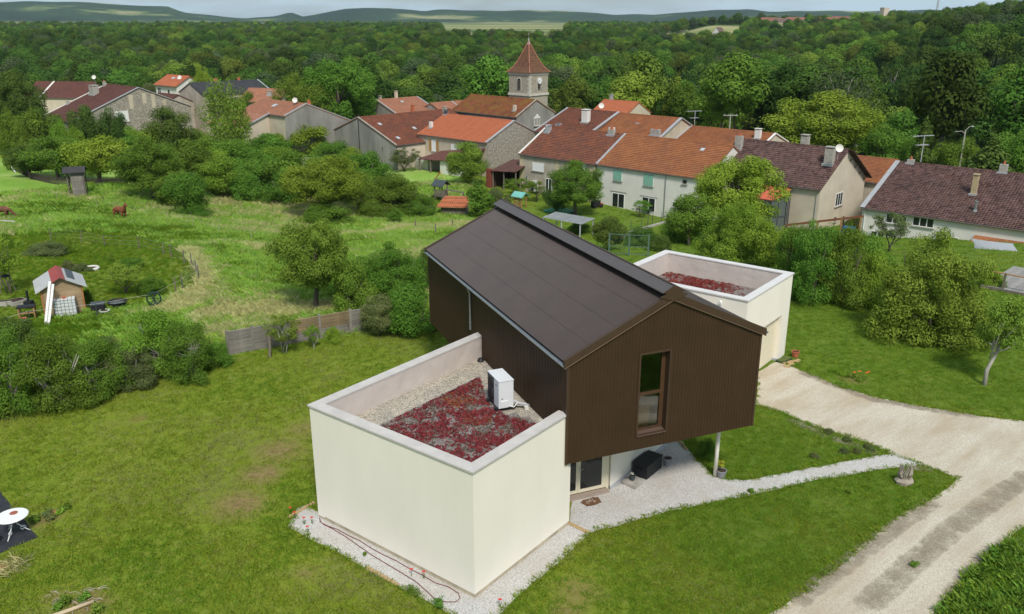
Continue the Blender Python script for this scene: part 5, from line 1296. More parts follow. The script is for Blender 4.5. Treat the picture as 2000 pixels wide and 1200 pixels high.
for t_ in [('garden_tree', 'round1', (-6.62, 123.32, 6.92, 6.48), 'mid', 'garden tree in front of the bright orange roof', 'tree', None), ('ivy_bush', 'column0', (-4.08, 101.48, 3.77, 5.05), 'mid', 'ivy-covered column bush beside the tiled shed roof', 'shrub', None), ('garden_shrub', 'bush1', (-2.00, 108.50, 4.01, 2.69), 'grey', 'light shrub behind the gable end of the new roof', 'shrub', None),
           ('garden_shrub', 'thin0', (0.85, 115.60, 4.96, 2.84), 'mid', 'thin shrub in front of the open shed', 'shrub', None), ('garden_tree', 'big1', (7.88, 102.92, 7.50, 7.09), 'mid', 'spreading garden tree in front of the stucco row house', 'tree', None), ('garden_tree', 'round2', (5.64, 103.83, 4.10, 3.87), 'dark', 'small dark tree beside the green play mat', 'tree', None),
           ('garden_shrub', 'round0', (7.87, 66.94, 3.27, 2.98), 'dark', 'dark round shrub between shelter and green gate', 'shrub', None), ('garden_shrub', 'bush0', (11.55, 73.98, 3.70, 1.89), 'dark', 'dark low shrub behind the green gate', 'shrub', None), ('garden_shrub', 'thin1', (15.92, 102.24, 2.84, 2.23), 'mid', 'slender sapling by the glazed door', 'shrub', None),
           ('garden_shrub', 'bush2', (7.46, 92.32, 3.44, 1.35), 'mid', 'small shrub at the corner of the shelter', 'shrub', None), ('garden_shrub', 'thin0', (-17.37, 136.28, 6.20, 3.86), 'grey', 'white blossom shrub by the cream house front', 'shrub', None), ('garden_shrub', 'bush3', (16.45, 79.87, 4.49, 3.78), 'mid', 'bush at the foot of the big garden tree', 'shrub', None), ('garden_shrub', 'bush1', (12.50, 68.84, 2.59, 1.63), 'dark', 'dark bush beyond the garage parapet', 'shrub', None), ('garden_shrub', 'thin1', (3.10, 112.03, 3.44, 2.97), 'mid', 'leafy sapling beside the grey heat pump cabinet', 'shrub', None)]:
    plant(t_[0], t_[1], *t_[2], t_[3], t_[4], t_[5], GG)
RG = 'trees and shrubs of the driveway hedge'
for t_ in [('hedge_tree', 'big2', (21.50, 79.83, 9.56, 8.48), 'bright', 'big light green tree covering the end of the white row house', 'tree'), ('hedge_tree', 'bigbush1', (16.46, 60.50, 6.55, 4.92), 'bright', 'yellow-green lower tree right behind the garage', 'tree'), ('hedge_tree', 'round1', (16.13, 74.83, 5.14, 4.94), 'mid', 'darker tree beside the big light green one', 'tree'),
           ('hedge_tree', 'round2', (17.85, 56.47, 3.21, 4.34), 'bright', 'light tree in front of the orange conservatory', 'tree'), ('hedge_shrub', 'hedge0', (18.85, 50.92, 4.06, 5.26), 'mid', 'tall open shrub behind the garage corner', 'shrub'), ('hedge_shrub', 'hedge1', (20.76, 50.38, 3.86, 5.14), 'mid', 'tall open shrub with bare stems in the driveway hedge', 'shrub'), ('hedge_shrub', 'hedge2', (18.39, 53.09, 3.37, 4.61), 'mid', 'shrub between garage corner and light tree', 'shrub'),
           ('hedge_shrub', 'bush2', (22.52, 50.36, 3.38, 3.66), 'bright', 'bright bush beside the large round shrub', 'shrub'), ('hedge_shrub', 'thin0', (31.51, 68.46, 3.64, 3.62), 'grey', 'sparse grey-green shrub before the white long house', 'shrub'), ('hedge_shrub', 'bush0', (24.51, 56.11, 3.91, 3.34), 'mid', 'bush below the sparse grey-green shrub', 'shrub'), ('hedge_shrub', 'bush3', (23.44, 61.01, 4.61, 3.11), 'mid', 'bush under the timber pergola', 'shrub'),
           ('large_round_shrub', 'bigbush0', (23.40, 44.52, 7.06, 6.29), 'olive', 'very large dark round shrub on the driveway lawn', 'shrub'), ('lawn_bush', 'bush1', (32.02, 53.93, 2.05, 1.39), 'bright', 'bush beside the timber terrace', 'shrub')]:
    plant(t_[0], t_[1], *t_[2], t_[3], t_[4], t_[5], RG)
plant('leaning_tree', 'lean0', *(22.95, 37.67, 2.74, 4.58), 'olive', 'small leaning fruit tree with grey trunk on the driveway lawn', rot=0.2, bark=BARKP)
for t_ in [('walnut_tree', 'big1', (51.77, 140.78, 20.61, 13.15), 'bright', 'huge bright walnut tree behind the brown-roofed house'), ('village_tree', 'round0', (56.16, 128.24, 8.50, 8.56), 'mid', 'mid green tree beside the huge walnut'), ('dark_conifer', 'cone0', (58.67, 121.58, 5.86, 10.42), 'dark', 'dark conifer behind the long house chimney pots'), ('dark_conifer', 'cone1', (61.51, 108.82, 9.24, 9.51), 'dark', 'broad dark conifer behind the roof of the long house'), ('village_tree', 'round2', (69.41, 132.98, 7.63, 7.07), 'mid', 'mid green tree behind the lamp post'), ('dark_conifer', 'cone0', (52.15, 156.54, 5.62, 6.29), 'dark', 'slim dark conifer beside the walnut tree'), ('village_tree', 'round3', (72.04, 120.04, 8.71, 9.03), 'mid', 'green tree at the frame edge behind the long house'),
           ('village_tree', 'round1', (30.12, 192.66, 6.19, 10.50), 'bright', 'light green tree behind the orange tiled house'), ('village_tree', 'round3', (21.75, 188.75, 5.62, 9.05), 'mid', 'tree behind the fat white chimney'), ('village_tree', 'cone1', (35.53, 186.65, 9.96, 13.50), 'olive', 'tall drooping olive-green conifer behind the orange tiled house')]:
    plant(t_[0], t_[1], *t_[2], t_[3], t_[4])
MG = 'bushes of the fenced garden'
for t_ in [('bush0', (-35.77, 65.66, 1.48, 1.70), 'bright', 'yellow-green round bush inside the wire fence'), ('bush1', (-31.60, 57.91, 1.24, 0.82), 'grey', 'silvery low bush inside the wire fence'), ('bush2', (-30.60, 57.73, 1.46, 0.67), 'grey', 'grey-green low bush beside the silvery one'), ('thin1', (-24.98, 52.17, 3.16, 2.04), 'olive', 'wide bare-stemmed shrub behind the timber shed'), ('bush3', (-23.41, 52.21, 2.19, 1.36), 'mid', 'dense green bush beside the bare-stemmed shrub'), ('bush1', (-30.17, 61.36, 0.62, 0.82), 'olive', 'small rusty bush near the round stone ring'), ('bush2', (-27.64, 58.85, 2.23, 0.94), 'mid', 'bluish green bush behind the bare-stemmed shrub'), ('bush0', (-26.76, 50.47, 0.84, 0.93), 'mid', 'green bush behind the timber shed'), ('thin0', (-32.51, 51.99, 2.81, 4.31), 'bright', 'sparse yellow-green young tree on a stake'), ('bush3', (-36.35, 64.04, 3.61, 1.22), 'grey', 'weedy clump along the wire fence')]:
    plant('garden_bush', t_[0], *t_[1], t_[2], t_[3], 'shrub', MG)
plant('column_shrub', 'bush2', *(7.93, 30.49, 0.96, 0.94), 'mid', 'small shrub at the foot of the cream column', 'shrub')

# ---------------------------------------------------------------- scattering by geometry nodes (for what cannot be counted)
def scatter(name, P, scale, rot, index, protos, label=None, cat=None, tilt=None):
    coll = bpy.data.collections.new(name + '_kinds')
    for p in protos: coll.objects.link(p)
    me = bpy.data.meshes.new(name); n = len(P)
    me.vertices.add(n); me.vertices.foreach_set('co', np.asarray(P, np.float32).ravel())
    for nm, ty, v in (('sc', 'FLOAT', scale), ('rz', 'FLOAT', rot), ('ix', 'INT', index)):
        a = me.attributes.new(nm, ty, 'POINT'); a.data.foreach_set('value', np.asarray(v, np.int32 if ty == 'INT' else np.float32))
    o = bpy.data.objects.new(name, me); COL.objects.link(o); tag(o, label, cat, kind='stuff')
    ng = bpy.data.node_groups.new(name + '_scatter', 'GeometryNodeTree')
    ng.interface.new_socket('Geometry', in_out='INPUT', socket_type='NodeSocketGeometry'); ng.interface.new_socket('Geometry', in_out='OUTPUT', socket_type='NodeSocketGeometry')
    N, Lk = ng.nodes, ng.links
    gi, go = N.new('NodeGroupInput'), N.new('NodeGroupOutput')
    ci = N.new('GeometryNodeCollectionInfo'); ci.inputs['Collection'].default_value = coll; ci.inputs['Separate Children'].default_value = True; ci.inputs['Reset Children'].default_value = True
    ip = N.new('GeometryNodeInstanceOnPoints'); ip.inputs['Pick Instance'].default_value = True
    def na(nm, ty):
        a = N.new('GeometryNodeInputNamedAttribute'); a.data_type = ty; a.inputs['Name'].default_value = nm; return a.outputs['Attribute']
    cx = N.new('ShaderNodeCombineXYZ'); Lk.new(na('rz', 'FLOAT'), cx.inputs['Z'])
    Lk.new(gi.outputs[0], ip.inputs['Points']); Lk.new(ci.outputs[0], ip.inputs['Instance']); Lk.new(na('ix', 'INT'), ip.inputs['Instance Index'])
    Lk.new(cx.outputs[0], ip.inputs['Rotation']); Lk.new(na('sc', 'FLOAT'), ip.inputs['Scale']); Lk.new(ip.outputs[0], go.inputs[0])
    md = o.modifiers.new('scatter', 'NODES'); md.node_group = ng
    return o

# ---------------------------------------------------------------- the forest in the valley and on the slopes
FV = []
for k in range(7):
    rng = np.random.default_rng(300 + k)
    shp = ['round', 'egg', 'round', 'egg', 'round', 'egg', 'round'][k]
    cl = crown_clumps(rng, 34, .13, .23, .30, 1.22 + .12 * (k % 3), shp)
    n_l = 4200 if k < 6 else 700
    V, Q, lv = leaves(rng, cl, int(n_l * 1.7), .025, .35, 0, .78, .7, .28)
    tm = limbs(rng, cl, .5, .022, 9 if k < 6 else 16)
    FV.append((V, Q, lv, tm, float(V[:, 2].max())))
def forest_proto(k, kind, split):
    V, Q, lv, tm, top = FV[k]
    if split:
        key = f'wood{k}'
        if key not in TREE_DATA:
            me = np_mesh('crown_' + key, V, Q, lv); me.materials.append(L_MID)
            t = bpy.data.meshes.new('trunk_' + key); t.from_pydata(tm.v, [], tm.f); t.update(); t.materials.append(BARKP if k == 6 else BARK)
            TREE_DATA[key] = (me, t, top)
        return key
    tv = np.array(tm.v); nq = [f for f in tm.f if len(f) == 4]
    VV = np.concatenate([V, tv]); QQ = np.concatenate([Q, np.array(nq) + len(V)]); ll = np.concatenate([lv, np.zeros(len(tv))])
    me = np_mesh(f'wood_{k}_{kind}', VV, QQ, ll); me.materials.append(WK[kind]); me.materials.append(BARKP if k == 6 else BARK)
    mi = np.zeros(len(QQ), np.int32); mi[len(Q):] = 1; me.polygons.foreach_set('material_index', mi)
    return bpy.data.objects.new('wood_tree_kind', me)

def in_wood(x, y):
    lim = np.where(x < 30, 176 + .12 * x, np.maximum(128, 179 - 1.15 * (x - 30)))
    lim = np.where(x < -28, np.maximum(lim, np.minimum(236, 172 + (-28 - x) * 3.6)), lim)
    return y > lim
def clearing(x, y):
    d = np.hypot(x, y); az = np.degrees(np.arctan2(x, y))
    c = (d > 760) & (az > -4.5) & (az < 3.5)
    c |= (d > 560) & (d < 640) & (az > 23.2) & (az < 25.8)
    c |= (d > 700) & (d < 1000) & (az > 9.5) & (az < 14.5)
    c |= (d > 930) & (az > 11) & (az < 23) & (d < 1120)
    return c
def make_forest():
    rng = np.random.default_rng(77); P = []
    for d0, d1, sp in ((110, 330, 7.8), (330, 620, 8.8), (620, 1000, 10.4), (1000, 1500, 13.0)):
        n = int(math.radians(84) * (d1 ** 2 - d0 ** 2) / 2 / (sp * sp))
        d = np.sqrt(rng.uniform(d0 ** 2, d1 ** 2, n)); a = np.radians(rng.uniform(-42, 42, n))
        x, y = d * np.sin(a), d * np.cos(a)
        k = in_wood(x, y) & ~clearing(x, y)
        if d0 >= 1000: k &= sine_noise(x, y, 5, .004) > -.05
        for xx, yy in zip(x[k], y[k]): P.append((xx, yy, sp))
    P = np.array(P)
    # thin out trees that stand too close together
    order = rng.permutation(len(P)); grid = {}; keep = []
    for i in order:
        x, y, sp = P[i]; md = sp * .72; g = (int(x // 12), int(y // 12)); ok = True
        for gx in (-1, 0, 1):
            for gy in (-1, 0, 1):
                for j in grid.get((g[0] + gx, g[1] + gy), ()):
                    if (P[j, 0] - x) ** 2 + (P[j, 1] - y) ** 2 < md * md: ok = False; break
                if not ok: break
            if not ok: break
        if ok: grid.setdefault(g, []).append(i); keep.append(i)
    P = P[keep]
    x, y, sp = P.T; d = np.hypot(x, y); n = len(P)
    w = sp * rng.uniform(1.0, 1.9, n); w = np.clip(w, 6, np.where(d < 450, 14.5, 12.5))
    tone = sine_noise(x, y, 9, .035) + rng.normal(size=n) * .38
    kid = np.digitize(tone, [-.42, -.02, .55, .80]); kn = np.array(['dark', 'dark', 'mid', 'olive', 'bright'])[kid]
    kn = np.where(rng.uniform(size=n) < .10, 'grey', kn)
    var = rng.integers(0, 6, n); var = np.where(rng.uniform(size=n) < .06, 6, var)
    z = terrain_np(x, y)
    h = w * rng.uniform(1.05, 1.5, n); h = np.clip(h, 9, 20)
    order = np.argsort(d); near = order[:270]; rest = order[270:]
    labels = {'dark': 'dark green broadleaf tree in the wood behind the village', 'mid': 'mid green broadleaf tree in the wood behind the village', 'olive': 'olive-green broadleaf tree in the wood behind the village', 'bright': 'bright yellow-green broadleaf tree in the wood behind the village', 'grey': 'grey-green broadleaf tree in the wood behind the village'}
    for i in near:
        key = forest_proto(int(var[i]), None, True)
        kk = str(kn[i]); lb = labels[kk] if var[i] < 6 else 'half-bare tree with pale stems in the wood behind the village'
        plant('wood_tree', key, float(x[i]), float(y[i]), float(w[i]), float(h[i]), 'w' + kk, lb, 'tree', 'trees of the wood behind the village', rot=float(rng.uniform(0, 6.28)))
    kinds = ['dark', 'mid', 'olive', 'bright', 'grey']; protos = []; look = {}
    for k in range(7):
        for kd in kinds:
            p = forest_proto(k, kd, False); p.name = f'wood_kind_{len(protos):02d}'; look[(k, kd)] = len(protos); protos.append(p)
    ix = [look[(int(var[i]), str(kn[i]))] for i in rest]
    scatter('forest', np.column_stack([x[rest], y[rest], z[rest] - .2]), w[rest] * .98, rng.uniform(0, 6.28, len(rest)), ix, protos, 'broad wooded slopes rolling away behind the village', 'forest')
make_forest()

# ---------------------------------------------------------------- grass
def tuft(name, n, h0, h1, spread, wid, mt, seed, bend=.5, seedheads=0):
    rng = np.random.default_rng(seed); V, F, lv = [], [], []
    for k in range(n):
        a = rng.uniform(0, 6.28); r = spread * math.sqrt(rng.uniform(0, 1)); x, y = r * math.cos(a), r * math.sin(a)
        h = rng.uniform(h0, h1); b = rng.uniform(0, 6.28); dx, dy = math.cos(b), math.sin(b); w = wid * rng.uniform(.6, 1.3); be = h * bend * rng.uniform(.3, 1.2)
        o = len(V)
        V += [(x - dy * w, y + dx * w, 0), (x + dy * w, y - dx * w, 0), (x + dy * w * .8 + dx * be * .35, y - dx * w * .8 + dy * be * .35, h * .6), (x - dy * w * .5 + dx * be, y + dx * w * .5 + dy * be, h)]
        F.append((o, o + 1, o + 2, o + 3)); t = rng.uniform(0, 1); lv += [t] * 4
    me = np_mesh(name, np.array(V), np.array(F), lv); me.materials.append(mt)
    return bpy.data.objects.new(name, me)
G_LAWN = leaf_mat('grass_lawn', (0.140, 0.208, 0.012), (0.300, 0.354, 0.042), 0.35, 0.2, hue=0.015)
G_MEAD = leaf_mat('grass_meadow', (0.213, 0.378, 0.027), (0.410, 0.588, 0.126), 0.4, 0.2, hue=0.02)
G_PALE = leaf_mat('grass_pale', (0.20, 0.22, 0.06), (0.34, 0.33, 0.13), 0.35, 0.2)
G_DRY = leaf_mat('grass_dry', (0.46, 0.46, 0.17), (0.66, 0.64, 0.32), 0.4, 0.2)
G_LUSH = leaf_mat('grass_lush', (0.095, 0.190, 0.010), (0.210, 0.333, 0.031), 0.4, 0.2)
def zones(x, y):
    """True where mown grass may grow"""
    ok = np.ones(len(x), bool)
    for poly in (DRIVE, PATH, BORDER, BARSITE, MATSITE): ok &= ~inside_np(poly, x, y)
    return ok
def make_grass():
    rng = np.random.default_rng(5)
    # lawn
    n = 120000; d = np.sqrt(rng.uniform(17 ** 2, 62 ** 2, n * 2)); a = np.radians(rng.uniform(-37, 37, n * 2)); x, y = d * np.sin(a), d * np.cos(a)
    keep = rng.uniform(size=len(x)) < np.clip((46 / d) ** 2 * .35, 0, 1)
    bare = np.zeros(len(x))
    for (bx, by, rx, s) in BARE: bare = np.maximum(bare, s * np.exp(-(((x - bx) ** 2 + (y - by) ** 2) / rx ** 2)))
    keep &= (rng.uniform(size=len(x)) > bare * .95) & zones(x, y) & ~inside_np(MEADOW, x, y)
    x, y = x[keep], y[keep]
    tone = sine_noise(x, y, 22, .7) + rng.normal(size=len(x)) * .4 - .9 * (sstep_np(1, 9, x) + .5 * sstep_np(34, 48, y))
    ix = np.where(tone > .5, 2, np.where(tone < -.35, 1, 0))
    P = np.column_stack([x, y, terrain_np(x, y)])
    protos = [tuft('lawn_kind_a', 14, .025, .07, .13, .006, G_LAWN, 1, 1.3), tuft('lawn_kind_b', 14, .025, .075, .13, .006, G_LUSH, 2, 1.3), tuft('lawn_kind_c', 12, .025, .07, .13, .006, G_PALE, 3, 1.3)]
    scatter('lawn_grass', P, rng.uniform(.7, 1.35, len(x)), rng.uniform(0, 6.28, len(x)), ix, protos, 'short mown grass of the lawn round the new house', 'grass')
    # ragged edges of gravel
    pts = []
    for poly, dens in ((DRIVE_W, 16), (PATH_W, 14), (BORDER_W, 20)):
        for i in range(len(poly)):
            p, q = Vector(poly[i]), Vector(poly[(i + 1) % len(poly)])
            for k in range(int((q - p).length * dens)):
                c = p.lerp(q, rng.uniform()); pts.append((c.x + rng.normal() * .09, c.y + rng.normal() * .09))
    e = np.array(pts); ok = np.ones(len(e), bool)
    for poly in ([BAR(-.35, -.35), BAR(25.6, -.35), BAR(25.6, 7.6), BAR(-.35, 7.6)],): ok &= ~inside_np(poly, e[:, 0], e[:, 1])
    inner = np.zeros(len(e), int)
    for poly in (DRIVE, PATH, BORDER): inner += (inside_np(poly, e[:, 0], e[:, 1]) & (edge_dist_np(poly, e[:, 0], e[:, 1]) > .14)).astype(int)
    ok &= (inner == 0)
    e = e[ok]
    scatter('edge_grass', np.column_stack([e, np.full(len(e), .0)]), rng.uniform(.6, 1.5, len(e)), rng.uniform(0, 6.28, len(e)), rng.integers(0, 2, len(e)),
            [tuft('edge_kind_a', 14, .03, .085, .10, .006, G_LAWN, 4, 1.2), tuft('edge_kind_b', 14, .03, .095, .10, .006, G_LUSH, 5, 1.2)], 'longer grass fringing the gravel edges', 'grass')
    # meadow
    n = 110000; d = np.sqrt(rng.uniform(40 ** 2, 125 ** 2, n)); a = np.radians(rng.uniform(-40, 6, n)); x, y = d * np.sin(a), d * np.cos(a)
    keep = inside_np(MEADOW, x, y) & (rng.uniform(size=n) < np.clip((75 / d) ** 1.5 * .75, 0, 1))
    x, y = x[keep], y[keep]
    cut = inside_np(GARDEN, x, y)
    dry = 1.5 * straw_np(x, y) + sine_noise(x, y, 31, .16) + .5 * sine_noise(x, y, 33, .5) + rng.normal(size=len(x)) * .33
    ix = np.where(dry > .50, 2, np.where(dry < -.32, 0, 1)); ix = np.where(cut, np.where(rng.uniform(size=len(x)) < .45, 3, 0), ix)
    sc = np.where(cut, .5, 1.0) * rng.uniform(.6, 1.3, len(x)) * np.clip(d[keep] / 70, .8, 1.5)
    scatter('meadow_grass', np.column_stack([x, y, terrain_np(x, y)]), sc, rng.uniform(0, 6.28, len(x)), ix,
            [tuft('meadow_kind_a', 34, .12, .36, .34, .009, G_LUSH, 6, .8), tuft('meadow_kind_b', 34, .14, .42, .34, .009, G_MEAD, 7, .8), tuft('meadow_kind_c', 34, .15, .45, .36, .009, G_DRY, 8, .9), tuft('meadow_kind_d', 34, .08, .25, .36, .009, G_LAWN, 14, .9)], 'tall uncut meadow grass, green and straw-coloured', 'grass')
    # gardens of the village and rough corner by the road
    n = 60000; d = np.sqrt(rng.uniform(55 ** 2, 150 ** 2, n)); a = np.radians(rng.uniform(-40, 38, n)); x, y = d * np.sin(a), d * np.cos(a)
    keep = ~inside_np(MEADOW, x, y) & (y > 52) & (rng.uniform(size=n) < .55)
    x, y = x[keep], y[keep]
    scatter('garden_grass', np.column_stack([x, y, terrain_np(x, y)]), rng.uniform(.6, 1.2, len(x)), rng.uniform(0, 6.28, len(x)), (sine_noise(x, y, 41, .25) + rng.normal(size=len(x)) * .3 > .1).astype(int),
            [tuft('garden_kind_a', 14, .06, .16, .30, .016, G_LUSH, 9, .9), tuft('garden_kind_b', 14, .06, .16, .30, .016, G_LAWN, 10, .9)], 'short grass of the village gardens', 'grass')
    cr = []
    while len(cr) < 2600:
        x, y = rng.uniform(9, 17), rng.uniform(17, 25.5)
        if not inside_np(DRIVE, np.array([x]), np.array([y]))[0] and x > 9.6 and (x - 9) * 1.1 + 17 > y - .3: cr.append((x, y))
    cr = np.array(cr)
    scatter('verge_weeds', np.column_stack([cr, np.zeros(len(cr))]), rng.uniform(.35, 1.1, len(cr)), rng.uniform(0, 6.28, len(cr)), rng.integers(0, 3, len(cr)),
            [tuft('weed_kind_a', 16, .1, .35, .2, .014, G_LUSH, 11, .9), tuft('weed_kind_b', 14, .1, .4, .2, .02, L_MID, 12, 1.0), tuft('weed_kind_c', 14, .1, .3, .2, .012, G_MEAD, 13, .9)], 'tall weeds on the verge across the gravel road', 'weeds')
make_grass()

# ---------------------------------------------------------------- things round the new house
def g3(p, dz=0.0): return (p[0], p[1], terrain(p[0], p[1]) + dz)
HW = Matrix.Translation((-1.135, 21.614, 0)) @ Matrix.Rotation(R(52.03), 4, 'Z')     # wing axes to world
UW = HW @ TU                                                                         # upper-storey axes to world
LBLACK = mat('black_resin', (0.018, 0.019, 0.022), 0.55, 0.15, 6)
GREYPOT = mat('grey_pot', (0.22, 0.22, 0.23), 0.7, 0.1, 6)
SOIL = mat('soil', (0.05, 0.032, 0.02), 0.95, 0.3, 12)

def at_uw(name, u, v, z, label, cat, rz=0.0):
    p = UW @ Vector((u, v, z)); return empty(name, p, R(52.03 - 29.61) + rz, label, cat)
hp = at_uw('heat_pump', -1.27, 2.88, 3.45, 'white twin-fan heat pump standing on the sedum roof', 'heat pump'); hp.scale = (1.18, 1.16, .97)
HPW = mat('heat_pump_white', (0.66, 0.68, 0.69), 0.45, 0.03); HPD = mat('heat_pump_grey', (0.055, 0.065, 0.072), 0.5, 0.06)
MB().box(0, .47, 0, .95, .14, 1.20).build('casing', HPW, hp)
MB().box(-.012, .0, .40, .945, .145, 1.195).build('grille', HPD, hp)
MB().box(-.01, .0, .008, .395, .145, 1.195).build('front_panel', HPW, hp)
MB().box(-.015, .485, -.015, .965, 1.20, 1.225).build('top_panel', HPW, hp)
MB().box(.05, .30, -.03, .0, .16, .42).build('service_cover', HPW, hp)
RY = Matrix.Rotation(R(-90), 4, 'Y')
for z in (.42, .90):
    f = MB().lathe([(.17, 0), (.20, 0), (.20, .02), (.17, .02)], 20, Matrix.Translation((-.013, .67, z)) @ RY).build('fan', LBLACK, hp)
    MB().lathe([(.0, .0), (.165, .0), (.165, .004), (.0, .004)], 20, Matrix.Translation((-.014, .67, z)) @ RY).build('fan_opening', DARK, f)
    for k in range(5):
        a = k * 1.2566; b = MB(Matrix.Translation((-.022, .67, z))); b.bar((0, .02 * math.cos(a), .02 * math.sin(a)), (0, .15 * math.cos(a), .15 * math.sin(a)), .05, .004, (1, 0, 0)); b.build('blade', HPD, f)
lg = MB()
for k, w_ in enumerate((.022, .018, .02, .016, .02, .018)): lg.box(-.0135, -.0105, .12 + k * .026, .12 + k * .026 + w_, .99, 1.012)
lgo = lg.build('lettering', LBLACK, hp); lgo['kind'] = 'stuff'
MB().lathe([(.018, 0), (.022, .012), (.0, .014)], 8, Matrix.Translation((.10, 0, .52)) @ Matrix.Rotation(R(90), 4, 'X')).build('cable_gland', HPD, hp)
for y in (.12, .83): MB().box(-.10, .57, y - .05, y + .05, 0, .13).build('foot', LBLACK, hp)
m = MB(); m.tube([(.47, .10, .30), (.56, .08, .30), (.66, .02, .22), (.80, -.05, .20), (.96, -.06, .10)], .055, 8); m.build('insulated_pipe', GREYP, hp, True)
m = MB(); m.tube([(.30, -.03, .22), (.44, -.10, .17), (.60, -.02, .28), (.72, .0, .24)], .016, 6); m.build('cable', WHITE, hp)
MB().box(.78, .90, -.20, -.08, 0, .14).build('pipe_block', W_WHITE, hp)
m = MB(); m.tube([(-.02, -.22, .02), (.05, -.32, .03), (-.02, -.42, .02), (.06, -.5, .02)], .012, 5); m.build('drain_hose', LBLACK, hp)

def at_hw(name, X, Y, z, label, cat, group=None):
    p = HW @ Vector((X, Y, z)); return empty(name, p, R(52.03), label, cat, group)
o = at_hw('storage_chest', 9.45, -.64, .012, 'black resin storage chest standing along the cream wall', 'chest')
MB().box(0, 1.2, 0, .62, 0, .50).build('body', LBLACK, o); MB().box(-.02, 1.22, -.02, .64, .50, .57).build('lid', LBLACK, o)
MB().box(-.008, .0, .18, .44, .37, .42).build('handle', DARK, o)  # near-black strip on the face, painted for the shade in the grip recess
for k in range(7): MB().box(.06 + k * .16, .17 + k * .16, -.008, .0, .05, .44).build('panel', LBLACK, o)
o = at_hw('concrete_slab', 8.55, -.66, .012, 'thick concrete slab lying beside the black chest', 'slab')
MB().prism([(0, 0), (.50, -.02), (.58, .55), (.06, .6)], 0, .14).build('block', CEMENT, o)
def pot(name, p, z, r, h, label, m, group=None, soil=True):
    e = empty(name, (p[0], p[1], z), 0, label, 'pot', group)
    MB().lathe([(r * .72, 0), (r * .98, h * .86), (r * 1.08, h * .87), (r * 1.08, h), (r * .92, h), (r * .9, h * .82)], 16).build('pot', m, e, False)
    if soil: MB().lathe([(.0, h * .84), (r * .9, h * .84), (r * .9, h * .86), (.0, h * .86)], 14).build('soil', SOIL, e)
    return e
def leafclump(e, name, r, h, n, size, m, seed, z0=0.0, flat=.9):
    rng = np.random.default_rng(seed); cl = np.array([(rng.normal() * r * .35, rng.normal() * r * .35, z0 + h * rng.uniform(.2, .8), r * .55) for _ in range(9)])
    V, Q, lv = leaves(rng, cl, n, size, .5, 0, .3); return obj(name, np_mesh(name, V, Q, lv), m, e)
P_ = HW @ Vector((8.9, -.32, 0))
o = pot('slab_pot', P_, .153, .12, .22, 'small dark pot with pale flowers on the concrete slab', HPD); leafclump(o, 'flowers', .10, .12, 120, .02, leaf_mat('pale_flower', (.5, .5, .38), (.75, .75, .62), .1), 1, .2)
P_ = HW @ Vector((10.95, -.72, 0)); o = pot('ribbed_pot', P_, .012, .17, .34, 'empty grey ribbed pot behind the black chest', GREYPOT)
for k in range(4): MB().lathe([(.13 + k * .012, .05 + k * .06), (.145 + k * .012, .06 + k * .06), (.135 + k * .012, .075 + k * .06)], 16).build('rib', GREYPOT, o)
o = pot('column_pot', (8.10, 28.91), .012, .20, .30, 'grey pot with a yellow dwarf conifer beside the cream column', GREYPOT)
leafclump(o, 'conifer', .16, .55, 900, .02, leaf_mat('yellow_conifer', (.20, .22, .02), (.42, .42, .05), .2), 2, .28)
# door mat with a scroll pattern
mt_ = empty('door_mat', (2.92, 27.10, .020), R(28), 'brown curly-edged door mat on the gravel before the glazed door', 'mat')
rng_ = random.Random(4)
MB().prism([(-.36 + .03 * math.sin(k), .24 * 0 - .22 + .02 * math.cos(k * 2)) if False else ((.36 + .03 * math.sin(5 * t)) * math.copysign(abs(math.cos(t)) ** .5, math.cos(t)), (.23 + .02 * math.sin(7 * t)) * math.copysign(abs(math.sin(t)) ** .5, math.sin(t))) for k, t in enumerate([i * 2 * math.pi / 40 for i in range(40)])], 0, .012).build('mat', mat('brown_mat', (.14, .075, .04), .95, .25, 12), mt_)
m = MB()
for cx, cy, r0 in ((-.15, 0, .09), (-.02, .05, .07), (.1, -.05, .06)):
    m.tube([(cx + (r0 * (1 - k / 22)) * math.cos(k * .6), cy + (r0 * (1 - k / 22)) * math.sin(k * .6), .014) for k in range(18)], .007, 4)
m.bar((-.05, .02, .015), (.02, .17, .015), .02, .006); m.bar((.08, .02, .015), (.13, .17, .015), .02, .006)
m.build('pattern', mat('mat_pattern', (.42, .36, .30), .9, .1), mt_)
# garden hose
HOSEPTS = [(-6.84, 26.0), (-6.72, 25.72), (-6.45, 25.52), (-6.05, 25.29), (-5.52, 24.87), (-5.18, 24.64), (-4.72, 24.2), (-4.23, 23.81), (-3.77, 23.49), (-3.3, 23.08), (-2.86, 22.75), (-2.42, 22.36), (-2.0, 22.17), (-1.66, 21.86), (-1.59, 21.62), (-1.71, 21.44), (-2.02, 21.44), (-2.35, 21.56), (-2.62, 21.92), (-2.98, 22.36), (-3.25, 22.62), (-3.71, 23.02), (-4.18, 23.42), (-4.66, 23.84), (-5.17, 24.34), (-5.7, 24.87), (-6.23, 25.33), (-6.6, 25.6), (-6.78, 25.8)]
hose = MB(); hose.tube([(x, y, .030) for x, y in HOSEPTS], .014, 6)
tag(hose.build('garden_hose', mat('maroon_hose', (.16, .05, .05), .5, .1), None, True), 'maroon garden hose looped on the gravel along the cream wall', 'hose')
